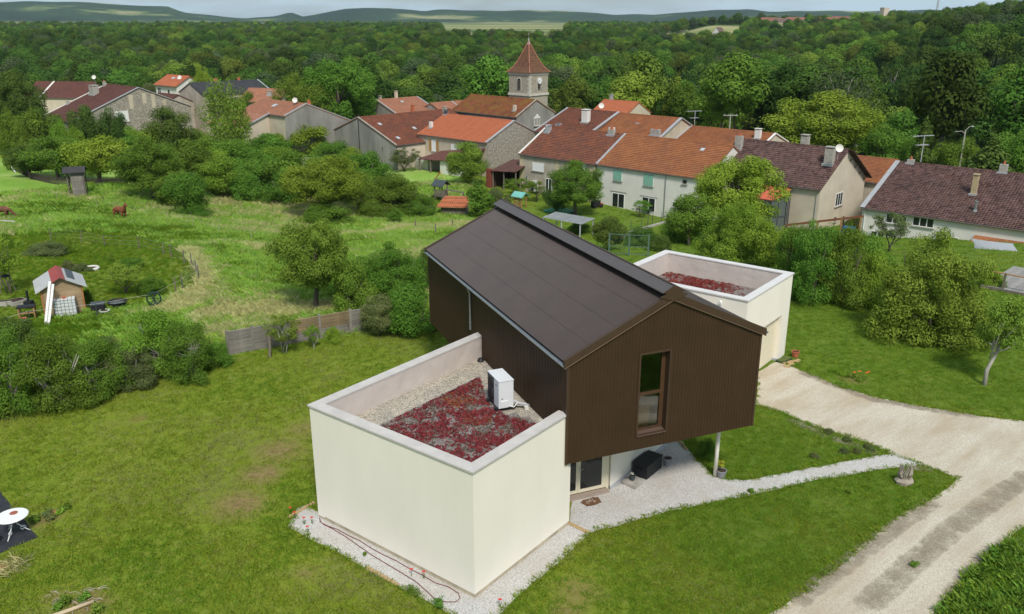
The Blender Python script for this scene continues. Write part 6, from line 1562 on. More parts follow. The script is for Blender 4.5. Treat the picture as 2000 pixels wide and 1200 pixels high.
# poppies
POPP = mat('poppy_petal', (.55, .03, .015), .6, .15, 20)
def flower(name, p, h, m, label, group, r=.035, cat='flower'):
    e = empty(name, g3(p, .01), random.Random(p[0]).uniform(0, 6), label, cat, group)
    MB().tube([(0, 0, 0), (.01, .01, h * .5), (.0, .02, h)], .004, 4).build('stem', G_LUSH, e)
    f = MB()
    for k in range(5):
        a = k * 1.2566; f.add([(0, .02, h), (r * math.cos(a - .6), .02 + r * math.sin(a - .6), h + .02), (r * 1.3 * math.cos(a), .02 + r * 1.3 * math.sin(a), h + .03), (r * math.cos(a + .6), .02 + r * math.sin(a + .6), h + .02)], [(0, 1, 2, 3)])
    f.build('petals', m, e)
    for k in range(2): MB().add([(0, 0, .01), (.05 * (1 - 2 * k), .02, h * .4), (.07 * (1 - 2 * k), .03, h * .7), (.01, .01, h * .3)], [(0, 1, 2, 3)]).build('leaf', G_LUSH, e)
for p in ((-7.94, 26.26), (-7.71, 26.00), (-7.28, 25.61), (-7.03, 25.64), (-7.05, 25.11), (-3.21, 22.70), (-2.77, 22.57), (-0.37, 21.24)):
    flower('poppy', p, .26, POPP, 'single red poppy growing in the gravel border', 'red poppies in the gravel border', .05)
for p in ((17.16, 38.48), (17.42, 38.29), (17.57, 38.41), (16.89, 38.35)):
    flower('tulip', p, .34, mat('tulip_petal', (.75, .10, .02), .5, .1), 'orange tulip in the small bed beside the drive', 'orange tulips by the drive', .06)
for i, p in enumerate(((-3.07, 21.86), (-2.19, 21.19), (8.97, 27.78), (13.01, 23.26), (12.64, 27.68), (-4.88, 23.84))):
    e = empty('weed_clump', g3(p), i, ['feathery weed clump against the hose loop', 'leafy weed clump below the hose loop', 'small weed on the lawn edge of the white path', 'lone weed tuft in the middle of the gravel road', 'small thistle on the lawn between path and road', 'tiny weed in the gravel by the cream wall'][i], 'weed')
    leafclump(e, 'leaves', (.28, .22, .12, .16, .12, .08)[i], (.5, .35, .2, .2, .25, .15)[i], 500, .025, L_MID, 20 + i)
for i, p in enumerate(((14.12, 31.86), (14.73, 31.27), (14.11, 30.88), (12.25, 30.49), (13.60, 30.88), (13.59, 32.61), (14.76, 31.05))):
    plant('lavender_clump', 'bush%d' % (i % 4), p[0], p[1], .5, .28, 'grey', 'low grey lavender clump on the lawn tip between drive and path', 'shrub', 'lavender clumps on the lawn tip')
# tulip bed leaves
e = empty('flower_bed', g3((16.99, 38.35)), 0, 'small bed of pointed leaves beside the gravel drive', 'flower bed')
for i, p in enumerate(((16.10, 39.18), (16.39, 38.92), (16.60, 38.67), (16.81, 38.54), (17.09, 38.10))):
    t_ = tuft('leaf_clump', 26, .12, .32, .22, .02, G_LUSH, 60 + i, .6); COL.objects.link(t_); t_.parent = e; q = g3(p); t_.location = (q[0] - e.location.x, q[1] - e.location.y, 0)
# corner of the garage: tray, red pot, stones
o = pot('red_pot', (14.89, 41.23), .02, .20, .32, 'red clay pot on the stone heap by the garage corner', TERRA)
e = empty('green_tray', g3((14.15, 40.74)), R(40), 'flat dark green planting tray at the garage corner', 'tray')
MB().box(-.45, .45, -.2, .2, 0, .1).build('tray', mat('dark_green_plastic', (.03, .06, .03), .6, .15), e); MB().box(-.42, .42, -.17, .17, .1, .115).build('moss', mat('moss', (.10, .12, .03), .95, .3, 14), e)
def stone_mesh(seed, a, b, c):
    rng = np.random.default_rng(seed); m = MB(); n = 7; vs = []
    for zz, rr in ((0, .85), (.45, 1.0), (.85, .7)):
        for k in range(n):
            t = 2 * math.pi * k / n; q = rr * rng.uniform(.8, 1.1); vs.append((a * q * math.cos(t), b * q * math.sin(t), c * (zz + rng.uniform(-.06, .06))))
    fs = [(i * n + k, i * n + (k + 1) % n, (i + 1) * n + (k + 1) % n, (i + 1) * n + k) for i in range(2) for k in range(n)] + [tuple(range(n - 1, -1, -1)), tuple(range(2 * n, 3 * n))]
    m.add(vs, fs); return m
TANST = mat('tan_stone', (.40, .28, .14), .95, .2, 9, .4, 30)
e = empty('stone_heap', g3((14.45, 40.32)), 0, 'low heap of flat tan stones at the garage corner', 'stones')
for k in range(14):
    s_ = stone_mesh(k, .16, .12, .08).build('stone', TANST, e); r_ = random.Random(k); s_.location = (r_.uniform(-.7, .5), r_.uniform(-.5, .5), 0); s_.rotation_euler = (0, 0, r_.uniform(0, 6))
for nm, lab, a, b, n in (('stone_edging', 'row of tan edging stones closing the gravel border by the box corner', (2.03, 25.67), (2.60, 25.14), 8), ('stone_edging', 'row of tan edging stones where the under-house gravel meets the lawn', (6.97, 32.04), (7.19, 31.14), 7), ('stone_edging', 'ragged line of tan stones along the back edge of the gravel border', (-7.89, 26.13), (-7.28, 27.00), 9), ('stone_edging', 'ragged line of tan stones along the lawn edge of the gravel border', (-4.63, 23.10), (-3.61, 22.29), 9)):
    e = empty(nm, g3(a), 0, lab, 'edging')
    for k in range(n):
        t = k / (n - 1); s_ = stone_mesh(k + 50, .09, .07, .09).build('stone', TANST, e); s_.location = ((b[0] - a[0]) * t, (b[1] - a[1]) * t, .0); s_.rotation_euler = (0, 0, k * 1.7)
# root stump
e = empty('root_stump', g3((14.99, 28.45)), 0, 'tangled grey root stump standing on the lawn by the gravel road', 'stump')
MB_ = stone_mesh(99, .42, .3, .28); MB_.build('root_plate', mat('grey_root', (.30, .26, .21), .9, .25, 7), e)
rr_ = random.Random(8)
for k in range(16):
    a = k * .393 + rr_.uniform(-.2, .2); L_ = rr_.uniform(.35, .75)
    MB().tube([(0.1 * math.cos(a), .1 * math.sin(a), .15), (.25 * math.cos(a), .2 * math.sin(a), .2 + L_ * .4), (.3 * L_ * math.cos(a + .5), .3 * L_ * math.sin(a + .5), .2 + L_ * .9)], [.06, .04, .012], 5).build('root', MATS['grey_root'], e)

# ---------------------------------------------------------------- lawn corner with the bistro table
WM = mat('weed_mat', (.028, .030, .036), .85, .25, 3, .5, 5, dist=.05)
tag(sheet('weed_mat', poly_pts(MATSITE, .4, .03, 9, .03), .010, WM, None), 'black weed-control mat pegged on the lawn under the white table', 'mat')
TBX, TBY = -17.10, 25.05
t = empty('bistro_table', (TBX, TBY, .012), 0, 'white round wrought iron bistro table with scrolled legs', 'table')
MB().lathe([(.0, .70), (.49, .70), (.51, .71), (.51, .725), (.49, .735), (.0, .735)], 36).build('table_top', WHITE, t)
MB().lathe([(.0, .736), (.13, .736), (.13, .742), (.0, .742)], 20, None, -.02, .16).build('coaster', mat('rust_coaster', (.32, .10, .06), .8, .1), t)
MB().lathe([(.07, .50), (.09, .50), (.09, .53), (.07, .53)], 14).build('leg_ring', WHITE, t)
for k in range(3):
    a = k * 2.094 + .5; c_, s_ = math.cos(a), math.sin(a)
    pts = [(.28, .69), (.14, .60), (.08, .52), (.10, .40), (.22, .25), (.36, .10), (.46, .01)]
    lg_ = MB(); lg_.tube([(r * c_, r * s_, z) for r, z in pts], .018, 6); lo = lg_.build('leg', WHITE, t, True)
    sc_ = MB(); sc_.tube([((.25 + .10 * (1 - i / 20) * math.cos(i * .55)) * c_, (.25 + .10 * (1 - i / 20) * math.cos(i * .55)) * s_, .18 + .10 * (1 - i / 20) * math.sin(i * .55)) for i in range(16)], .012, 5); sc_.build('scroll', WHITE, lo, True)
o = pot('flower_pot', (-17.50, 24.57), .012, .14, .24, 'clay pot of orange marigolds beside the white table', TERRA); leafclump(o, 'flowers', .16, .2, 260, .025, leaf_mat('marigold', (.55, .16, .01), (.75, .32, .02), .1), 31, .22)
VB = 'plants in the reddish vegetable patch'
for i, (p, r_, kd, lb) in enumerate((((-16.81, 25.80), .26, L_MID, 'courgette plant beside the weed mat'), ((-16.62, 26.19), .28, L_GREY, 'squash plant with grey-green leaves next to the courgette'), ((-16.23, 26.32), .16, L_BRIGHT, 'bright green lettuce beside the red brick'), ((-16.17, 26.63), .18, L_MID, 'leafy bean plant at the end of the patch'), ((-16.37, 25.93), .2, L_GREY, 'low squash seedling between courgette and brick'), ((-13.54, 21.43), .25, L_MID, 'potato plant among the white roots'), ((-13.09, 21.62), .22, L_MID, 'potato plant beside the pale pole'), ((-12.31, 20.96), .3, L_MID, 'leafy plant below the pale pole'), ((-13.63, 21.14), .2, L_MID, 'small leafy plant by the dry stalks'))):
    e = empty('vegetable_plant', g3(p), i, lb, 'plant', VB); leafclump(e, 'leaves', r_, r_ * .9, 160, .05, kd, 40 + i)
e = empty('clay_saucer', g3((-16.48, 26.32), .01), 0, 'orange clay disc lying in the vegetable patch', 'saucer'); MB().lathe([(.0, 0), (.14, 0), (.15, .03), (.13, .06), (.0, .06)], 14).build('disc', TERRA, e)
e = empty('wooden_pole', g3((-13.09, 21.14), .06), 0, 'pale peeled wooden pole lying in the bare patch', 'pole')
A_, B_ = Vector(g3((-13.75, 20.64))), Vector(g3((-12.70, 21.43))); c_ = Vector(e.location); m = MB(); m.tube([(A_ - c_ + Vector((0, 0, .06))), ((A_ + B_) / 2 - c_ + Vector((.03, .02, .06))), (B_ - c_ + Vector((0, 0, .06)))], [.07, .06, .055], 8); m.build('pole', mat('peeled_wood', (.50, .40, .26), .8, .12, 5), e, True)
e = empty('root_heap', g3((-13.46, 21.57)), 0, 'scatter of pale dry roots on the bare red soil', 'roots'); m = MB(); rr_ = random.Random(3)
for k in range(34):
    x, y, a = rr_.uniform(-.9, .8), rr_.uniform(-.5, .5), rr_.uniform(-.9, .9); L_ = rr_.uniform(.15, .4)
    m.tube([(x, y, .02), (x + L_ * .5 * math.cos(a), y + L_ * .5 * math.sin(a) + .05, .05), (x + L_ * math.cos(a), y + L_ * math.sin(a), .02)], .008, 4)
o = m.build('roots', mat('pale_root', (.42, .36, .30), .9, .15), e); o['kind'] = 'stuff'
e = empty('straw_heap', g3((-16.22, 23.20)), 0, 'small heap of cut straw on the lawn', 'straw'); t_ = tuft('straw', 240, .05, .22, .55, .008, G_DRY, 71, 3.0); COL.objects.link(t_); t_.parent = e; t_['kind'] = 'stuff'
MB().box(-.5, -.1, -.2, .05, .0, .05).build('bark_slab', mat('bark_slab', (.30, .15, .07), .9, .2, 8), e)

# ---------------------------------------------------------------- concrete plank fence
CONC = mat('weathered_concrete', (.21, .195, .17), .95, .22, 2.2, .5, 16, objrand=.14)
CONCO = mat('lichen_concrete', (.23, .175, .10), .95, .25, 2.2, .5, 16, objrand=.12)
fa, fb = Vector((-14.99, 41.52)), Vector((-8.01, 45.60)); fd = (fb - fa); FL = fd.length
fz = math.atan2(fd.y, fd.x); fe = empty('concrete_fence', (fa.x, fa.y, 0), fz, 'weathered concrete plank fence between lawn and meadow', 'fence')
posts = [0, .165, .40, .62, .84, 1.0]
pm = MB().box(-.06, .06, -.07, .07, 0, 1.42); pmesh = None
for k, t_ in enumerate(posts):
    if pmesh is None: o = pm.build('post', CONC, fe); pmesh = o.data
    else: o = obj('post', pmesh, None, fe)
    o.location = (t_ * FL, 0, -.02); o.rotation_euler = (random.Random(k).uniform(-.05, .05), 0, 0)
for k in range(len(posts) - 1):
    x0, x1 = posts[k] * FL + .06, posts[k + 1] * FL - .06
    pl = MB().add([(x0, -.025, 0), (x1, -.025, 0), (x1, .025, 0), (x0, .025, 0), (x0, -.045, .17), (x1, -.045, .17), (x1, .02, .185), (x0, .02, .185)], [(3, 2, 1, 0), (4, 5, 6, 7), (0, 1, 5, 4), (1, 2, 6, 5), (2, 3, 7, 6), (3, 0, 4, 7)])
    me = None
    for j in range(7):
        if me is None: o = pl.build('plank', CONCO if k in (2, 3) and j > 3 else CONC, fe); me = o.data
        else: o = obj('plank', me, None, fe)
        if k in (2, 3) and j > 2: o.material_slots[0].link = 'OBJECT'; o.material_slots[0].material = CONCO
        o.location = (0, random.Random(k * 9 + j).uniform(-.012, .012), j * .19)
for i, p in enumerate(((-12.74, 41.23), (-11.06, 43.48), (-9.24, 44.93))):
    e = empty('wooden_stake', g3(p), i, ['thick grey stake leaning against the concrete fence', 'pale split stake beside the bare sapling', 'short pale stake near the inner end of the concrete fence'][i], 'stake'); MB().tube([(0, 0, 0), (.04 - .05 * i, .06, .5), (.02 - .06 * i, .14, 1.15 - .15 * i)], [.075, .07, .06], 6).build('stake', WOODG, e)

# ---------------------------------------------------------------- fenced garden in the meadow
def line_fence(name, pts, h, r, m, wires, label, wm, cat='fence', lean=.06):
    e = empty(name, g3(pts[0]), 0, label, cat); base = Vector(e.location); tops = []
    for k, p in enumerate(pts):
        q = Vector(g3(p)) - base; rr = random.Random(k * 7 + len(pts)); t_ = q + Vector((rr.uniform(-lean, lean), rr.uniform(-lean, lean), h * rr.uniform(.9, 1.08)))
        MB().tube([q - Vector((0, 0, .1)), t_], [r, r * .8], 6).build('post', m, e); tops.append((q, t_))
    for f in wires:
        w_ = MB(); w_.tube([a.lerp(b, f) for a, b in tops], .006 if f < 1 else .012, 4); w_.build('wire', wm, e)
    return e
WIRE = mat('wire', (.35, .36, .36), .5, .1, metal=.5); ROPE = mat('white_tape', (.62, .60, .52), .7, .1)
line_fence('wire_fence', [(-41.12, 73.28), (-37.96, 72.43), (-34.65, 69.74), (-30.24, 66.39), (-26.96, 63.24), (-25.94, 62.16), (-24.10, 59.85), (-23.14, 58.75), (-21.44, 55.31), (-22.29, 57.30), (-21.71, 53.21), (-21.78, 52.21)], 1.05, .05, WOODG, (.35, .65, .95), 'curved wire fence on grey posts round the garden plot', WIRE)
line_fence('tape_fence', [(-21.26, 54.81), (-21.55, 52.76), (-22.09, 49.51), (-24.67, 47.37), (-27.96, 46.12), (-28.71, 45.35)], .85, .025, HPD, (.97,), 'white tape fence sweeping in front of the timber shed', ROPE)
line_fence('electric_fence', [(-57.18, 100.92), (-54.62, 100.12), (-51.76, 99.23), (-48.55, 97.65), (-45.65, 96.79), (-41.45, 93.31), (-36.91, 88.86), (-32.61, 84.48), (-28.01, 78.96), (-22.28, 70.41)], 1.1, .03, mat('pale_stake', (.36, .31, .22), .9, .15), (.9,), 'electric fence of thin pale stakes across the meadow', WIRE)
line_fence('meadow_fence', [(-10.38, 88.90), (-7.69, 82.92), (-6.52, 90.46)], 1.2, .07, WOODG, (.5, .9), 'rough grey fence posts at the meadow edge', WIRE)
# timber shed with the patched metal roof
BX, BY = -27.72, 47.35
sh = empty('timber_shed', (BX, BY, terrain(BX, BY) - .02), R(31), 'small timber shed with patched grey and red metal roof', 'shed')
W_, D_, HE, HR = 2.15, 2.5, 1.75, 2.35
SHW = mat('shed_board', (.34, .245, .145), .85, .2, 3, .3, 12, stretch=(.3, 1, 3), objrand=.10)
for j in range(9):
    z0, z1 = j * .195, j * .195 + .188
    MB().box(.04, W_ - .04, 0, .03, z0, z1).build('board', SHW, sh); MB().box(0, .03, .04, D_, z0, z1).build('board', SHW, sh); MB().box(W_ - .03, W_, .04, D_, z0, z1).build('board', SHW, sh)
for j in range(3):
    z0 = 1.76 + j * .19; w_ = (HR - z0) / (HR - HE) * W_ / 2; w2 = max(0.05, (HR - z0 - .18) / (HR - HE) * W_ / 2); c_ = W_ / 2
    MB().add([(c_ - w_, y, z0) for y in (0, .03)] + [(c_ + w_, y, z0) for y in (0, .03)] + [(c_ + w2, y, z0 + .18) for y in (0, .03)] + [(c_ - w2, y, z0 + .18) for y in (0, .03)], [(0, 2, 4, 6), (7, 5, 3, 1), (0, 1, 3, 2), (2, 3, 5, 4), (4, 5, 7, 6), (6, 7, 1, 0)]).build('gable_board', SHW, sh)
for x, y in ((0, 0), (W_, 0), (0, D_), (W_, D_)): MB().box(x - .05, x + .05, y - .05, y + .05, 0, HE).build('corner_post', mat('orange_wood', (.34, .17, .06), .8, .15), sh)
SHM = mat('grey_sheet', (.42, .42, .41), .55, .1, 2); SHR = mat('red_sheet', (.30, .055, .045), .6, .15, 3)
def roofpanel(x0, x1, y0, y1, m, dz=0.0, nm='roof_sheet'):
    zf = lambda x: HR - abs(x - W_ / 2) / (W_ / 2) * (HR - HE) + .05 + dz
    o = MB().add([(x, y, zf(x) + d) for d in (0, .03) for x, y in ((x0, y0), (x1, y0), (x1, y1), (x0, y1))], [(3, 2, 1, 0), (4, 5, 6, 7), (0, 1, 5, 4), (1, 2, 6, 5), (2, 3, 7, 6), (3, 0, 4, 7)]).build(nm, m, sh)
roofpanel(-.3, W_ / 2, -.25, D_ + .3, SHM); roofpanel(W_ / 2, W_ + .3, -.25, D_ + .3, SHM); roofpanel(.62, W_ / 2 + .0, -.3, D_ + .3, SHR, .035); roofpanel(W_ / 2, 1.35, -.3, D_ + .3, SHR, .035)
roofpanel(1.5, 1.9, .6, D_ + .2, HPD, .04, 'roof_patch')
# water tank in its cage
tk = empty('water_tank', (-27.02, 47.10, terrain(-27, 47)), R(24), 'white caged water tank on a pallet before the timber shed', 'tank')
MB().box(.04, 1.16, .04, .96, .16, 1.12).build('tank', mat('milky_plastic', (.62, .66, .66), .4, .06), tk)
cg = MB()
for k in range(7):
    x = k * .2
    cg.tube([(x, 0, .14), (x, 0, 1.14), (x, 1, 1.14), (x, 1, .14)], .011, 4)
for z in (.16, .36, .56, .76, .96, 1.14): cg.tube([(0, 0, z), (1.2, 0, z), (1.2, 1, z), (0, 1, z), (0, 0, z)], .011, 4)
co_ = cg.build('cage', mat('dull_steel', (.26, .27, .28), .5, .1, metal=.5), tk)
MB().lathe([(.0, 0), (.12, 0), (.12, .05), (.0, .05)], 12, Matrix.Translation((.6, .5, 1.12))).build('cap', mat('red_cap', (.45, .10, .06), .6, .1), tk)
for x in (0, .5, 1.05): MB().box(x, x + .14, 0, 1, 0, .14).build('pallet_block', LBLACK, tk)
for i, dx in enumerate((0, .16)):
    e = empty('white_board', g3((-27.04, 46.29)), 0, ['long white plastic board leaning on the shed, outer one', 'long white plastic board leaning on the shed, next to the tank'][i], 'board')
    m = MB(); m.bar((dx - .1, -.1 + dx * .3, 0), (dx + .05, .9, 2.35 - dx), .15, .03, (0, -1, .3)); m.build('board', WHITE, e)
wb = empty('work_table', (-29.1, 46.9, terrain(-29, 47)), R(20), 'small rough work table with black top beside the shed', 'table')
MB().box(0, .95, 0, .6, .74, .79).build('table_top', LBLACK, wb)
for x in (.04, .85):
    for y in (.04, .5): MB().box(x, x + .07, y, y + .07, 0, .74).build('leg', WOODT, wb)
MB().box(.04, .9, .1, .5, .35, .38).build('shelf', WOODT, wb)
o = pot('white_bucket', (-28.55, 46.55), terrain(-28, 46), .16, .30, 'white bucket with orange rim in front of the work table', WHITE)
MB().lathe([(.165, .29), (.185, .29), (.185, .32), (.165, .32)], 14).build('rim', TERRA, o)
cr = empty('black_crate', (-25.3, 48.0, 0), R(20), 'black lidded crate beside the water tank', 'crate'); MB().box(0, .75, 0, .6, 0, .55).build('body', LBLACK, cr); MB().box(-.03, .78, -.03, .63, .55, .62).build('lid', HPD, cr)
o = empty('round_tub', (-24.3, 49.3, 0), 0, 'wide black round tub full of water behind the crate', 'tub'); MB().lathe([(.40, 0), (.55, .42), (.60, .44), (.54, .42), (.42, .1), (.40, .02)], 22).build('tub', LBLACK, o); MB().lathe([(.0, .30), (.5, .30), (.5, .31), (.0, .31)], 20).build('water', glass_mat('tub_water', (.12, .13, .13)), o)
o = pot('white_planter', (-24.55, 48.1), 0.0, .28, .26, 'low white planter with bare soil beside the crate', WHITE)
o = pot('black_planter', (-24.75, 47.8), 0.0, .24, .22, 'black planter in front of the white one', LBLACK)
o = empty('paving_slab', (-25.2, 47.55, 0), R(24), 'grey paving slab under the planters', 'slab'); MB().box(0, 1.3, 0, .7, 0, .05).build('slab', CEMENT, o)
for i, (x, y) in enumerate(((-32.1, 49.3), (-31.2, 49.5), (-30.7, 49.3))):
    o = empty('concrete_trough', (x, y, 0), R(10 + i * 25), 'grey concrete trough near the timber shed', 'trough', 'grey concrete troughs near the shed'); MB().box(0, .9, 0, .45, 0, .34).build('trough', CEMENT, o); MB().box(.06, .84, .06, .39, .341, .35).build('soil', SOIL, o)
o = empty('iron_stove', (-29.9, 49.0, 0), 0, 'small black iron stove with a short flue by the shed', 'stove'); MB().box(0, .45, 0, .4, .08, .5).build('body', LBLACK, o); MB().tube([(.22, .2, .5), (.22, .2, 1.15)], .07, 8).build('flue', LBLACK, o)
o = empty('bird_feeder', g3((-32.73, 52.31)), 0, 'black bird feeder on a tripod of sticks', 'feeder'); MB().lathe([(.28, 1.1), (.3, 1.14), (.02, 1.3)], 10).build('roof', LBLACK, o)
for k in range(3): MB().tube([(.5 * math.cos(k * 2.1), .5 * math.sin(k * 2.1), 0), (0, 0, 2.6)], .025, 5).build('leg', WOODG, o)
hr = empty('hose_reel', g3((-22.01, 49.31)), R(15), 'dark green wheel-shaped hose reel hanging on the tape fence', 'hose reel')
RXx = Matrix.Translation((0, 0, .62)) @ Matrix.Rotation(R(90), 4, 'X')
MB().tube([(.0 + .40 * math.cos(t), -.0, .62 + .40 * math.sin(t)) for t in [i * .2618 for i in range(25)]], .05, 6).build('rim', mat('reel_green', (.012, .04, .035), .6, .1), hr)
for k in range(3): a = k * 1.047; m = MB(); m.bar((-.38 * math.cos(a), 0, .62 - .38 * math.sin(a)), (.38 * math.cos(a), 0, .62 + .38 * math.sin(a)), .04, .04, (0, 1, 0)); m.build('spoke', MATS['reel_green'], hr)
MB().box(-.03, .03, .03, .07, 0, .7).build('stand', HPD, hr)
o = empty('stone_ring', g3((-30.24, 58.34)), 0, 'white painted ring planter on the garden grass', 'planter'); MB().lathe([(.40, 0), (.56, 0), (.58, .12), (.52, .2), (.44, .2), (.40, .1)], 20).build('ring', W_WHITE, o); MB().lathe([(.0, .1), (.42, .1), (.42, .12), (.0, .12)], 18).build('soil', SOIL, o)

# ---------------------------------------------------------------- meadow
hd = empty('wooden_hide', g3((-52.73, 103.30)), R(20), 'tall narrow grey wooden hide with dark felt roof in the meadow', 'hide'); hd.scale = (1.15, 1.15, 1.2)
HWD = mat('hide_board', (.20, .185, .16), .9, .2, 2.5, .3, 12, stretch=(1, 1, .3), objrand=.15); HWD2 = mat('hide_dark', (.055, .05, .046), .9, .25, 2.5, objrand=.12)
for j in range(12):
    z0 = .05 + j * .235
    MB().box(-1.15, .0, -.0, .04, z0, z0 + .228).build('board', HWD, hd); MB().box(.0, .04, .04, 1.35, z0, z0 + .228).build('board', HWD2, hd)
    if j > 6: MB().box(-1.15, -.0, 1.31, 1.35, z0, z0 + .228).build('board', HWD2, hd)
for x, y in ((-1.55, .05), (-1.55, 1.3), (.05, -.04), (.1, 1.35)): MB().box(x, x + .09, y, y + .09, 0, 2.9).build('post', WOODG, hd)
m = MB()
for sgn in (-1, 1):
    y0, y1 = (.66, -.32) if sgn < 0 else (.66, 1.64)
    vs = [(x, y, z + d) for d in (0, .05) for x, y, z in ((-1.85, y1, 2.75), (.35, y1, 2.75), (.35, y0, 3.25), (-1.85, y0, 3.25))]
    m.add(vs, [(0, 1, 2, 3), (7, 6, 5, 4), (0, 4, 5, 1), (1, 5, 6, 2), (2, 6, 7, 3), (3, 7, 4, 0)])
    m.build('roof', mat('felt_roof', (.045, .043, .045), .85, .15, 3), hd); m = MB()
MB().add([(.02, .0, 2.85), (.02, 1.32, 2.85), (.02, .66, 3.2)], [(0, 1, 2)]).build('gable', HWD2, hd)
for k in range(7): MB().box(-1.52, -1.46, .1, 1.3, .3 + k * .36, .36 + k * .36).build('rung', WOODG, hd)
pf = empty('picket_fence', g3((-79.43, 134.75)), 0, 'dark low picket fence curving under the orchard trees', 'fence')
pp = [Vector(g3(p)) for p in ((-79.72, 134.82), (-67.86, 118.58), (-63.04, 114.84), (-58.85, 112.08), (-55.24, 111.72), (-53.39, 115.91))]; m = MB(); base = Vector(pf.location)
for a, b in zip(pp, pp[1:]):
    n = max(2, int((b - a).length / .28))
    for k in range(n):
        q = a.lerp(b, k / n) - base; m.box(q.x - .05, q.x + .05, q.y - .02, q.y + .02, q.z - .05, q.z + 1.0 + .06 * math.sin(k * 2.3))
    r_ = MB(); r_.bar(a - base + Vector((0, 0, .7)), b - base + Vector((0, 0, .7)), .05, .08); r_.build('rail', WOODD, pf)
o = m.build('pickets', mat('dark_picket', (.06, .05, .042), .9, .2), pf); o['kind'] = 'stuff'
m = empty('dead_log', g3((-50.15, 82.33)), 0, 'grey weathered log lying in the meadow grass', 'log'); MB().tube([(-1.6, .1, .5), (-.6, 0, .55), (.4, .05, .5), (1.0, 0, .3), (1.15, 0, 0)], [.2, .2, .18, .15, .12], 8).build('trunk', mat('grey_log', (.33, .32, .30), .9, .2, 5), m, True)
e = empty('white_planks', g3((-90.86, 153.70)), 0, 'stack of white boards at the meadow gate', 'boards')
for k in range(3): MB().box(-2.2 + k * .3, 1.6, -.06, .06, .2 + k * .42, .34 + k * .42).build('board', WHITE, e)
e = empty('white_post', g3((-76.11, 129.30)), 0, 'white board propped at the end of the picket fence', 'board'); MB().tube([(0, 0, 0), (-.8, .5, .9)], .09, 6).build('board', WHITE, e)

def horse(name, p, rz, label, graze, col):
    """chestnut horse grown by a skin over a jointed skeleton"""
    V = [(0, 0, 1.15), (.45, 0, 1.18), (.80, 0, 1.22), (-.45, 0, 1.17), (-.80, 0, 1.12)]; E = [(0, 1), (1, 2), (0, 3), (3, 4)]; Rr = [(.34, .36), (.33, .36), (.24, .28), (.33, .36), (.27, .28)]
    def ch(start, pts, rad):
        prev = start
        for q, r in zip(pts, rad): V.append(q); Rr.append((r, r)); E.append((prev, len(V) - 1)); prev = len(V) - 1
        return prev
    if graze: nk = [(1.05, 0, 1.15), (1.30, 0, .85), (1.50, 0, .55), (1.62, 0, .35), (1.72, 0, .16)]
    else: nk = [(1.02, 0, 1.45), (1.18, 0, 1.72), (1.28, .0, 1.90), (1.45, .0, 1.84), (1.68, .0, 1.66)]
    ch(2, nk, (.19, .14, .13, .115, .075))
    for s in (-1, 1):
        ch(2, [(.72, s * .20, .95), (.74, s * .20, .62), (.72, s * .20, .52), (.73, s * .2, .16), (.78, s * .2, .03)], (.14, .085, .07, .05, .06))
        ch(4, [(-.78, s * .20, .95), (-.62, s * .21, .70), (-.90, s * .21, .48), (-.86, s * .21, .16), (-.80, s * .21, .03)], (.19, .12, .07, .055, .065))
    ch(4, [(-1.02, 0, 1.05), (-1.12, 0, .70), (-1.10, 0, .40)], (.06, .07, .03))
    me = bpy.data.meshes.new(name); me.from_pydata(V, E, []); me.update()
    o = obj(name, me, col); o.location = g3(p); o.rotation_euler = (0, 0, rz)
    sk = o.modifiers.new('skin', 'SKIN'); sk.use_smooth_shade = True
    for i, r in enumerate(Rr): me.skin_vertices[0].data[i].radius = r
    me.skin_vertices[0].data[0].use_root = True
    sb = o.modifiers.new('sub', 'SUBSURF'); sb.levels = 2; sb.render_levels = 2
    tag(o, label, 'horse')
    MANE = mat('flaxen_mane', (.34, .20, .11), .9, .15)
    m = MB(); n2 = [(.75, 0, 1.45)] + nk[:3]
    m.tube([Vector(q) + Vector((-.06, 0, .13)) for q in n2], [.05, .07, .07, .04], 6); m.build('mane', MANE, o)
    hx = nk[2]
    for s in (-1, 1): MB().tube([(hx[0] + .02, s * .06, hx[2] + .08), (hx[0] + .03, s * .09, hx[2] + .24)], [.04, .01], 5).build('ear', col, o)
    return o
CHEST = mat('chestnut_coat', (.20, .062, .028), .75, .15, 4); CHEST2 = mat('brown_coat', (.135, .058, .032), .75, .2, 4)
horse('horse', (-42.96, 90.90), R(-35), 'chestnut horse standing alert in the meadow', False, CHEST)
horse('horse', (-54.54, 88.35), R(5), 'brown horse grazing with lowered head at the meadow edge', True, CHEST2)

# ---------------------------------------------------------------- village gardens
def slope_roof(e, x0, x1, y0, y1, z0, z1, m, nm='roof', th=.08):
    return MB().add([(x, y, z + d) for d in (0, th) for x, y, z in ((x0, y0, z0), (x1, y0, z0), (x1, y1, z1), (x0, y1, z1))], [(3, 2, 1, 0), (4, 5, 6, 7), (0, 1, 5, 4), (1, 2, 6, 5), (2, 3, 7, 6), (3, 0, 4, 7)]).build(nm, m, e)
e = empty('tiled_shed', g3((-7.43, 103.72)), R(-8), 'low shed with orange pantile roof at the hedge', 'shed')
MB().box(-1.5, 1.6, .2, 2.4, 0, 1.4).build('wall', WOODG, e)
for k in range(8):
    y0 = -.25 + k * .36; slope_roof(e, -2.0 + k * .07, 1.9 - k * .04, y0, y0 + .38, 1.2 + k * .115 + .06, 1.2 + (k + 1) * .115, T_BRIGHT if k % 3 else T_ORANGE, 'tile_course', .06)
e = empty('play_tower', g3((-9.52, 112.28)), R(-30), 'wooden play tower with dark pitched roof and side beam', 'play tower')
for x in (-.6, .6):
    for y in (-.6, .6): MB().box(x - .06, x + .06, y - .06, y + .06, 0, 2.5).build('post', WOODG, e)
MB().box(-.7, .7, -.7, .7, 1.05, 1.12).build('deck', WOODG, e)
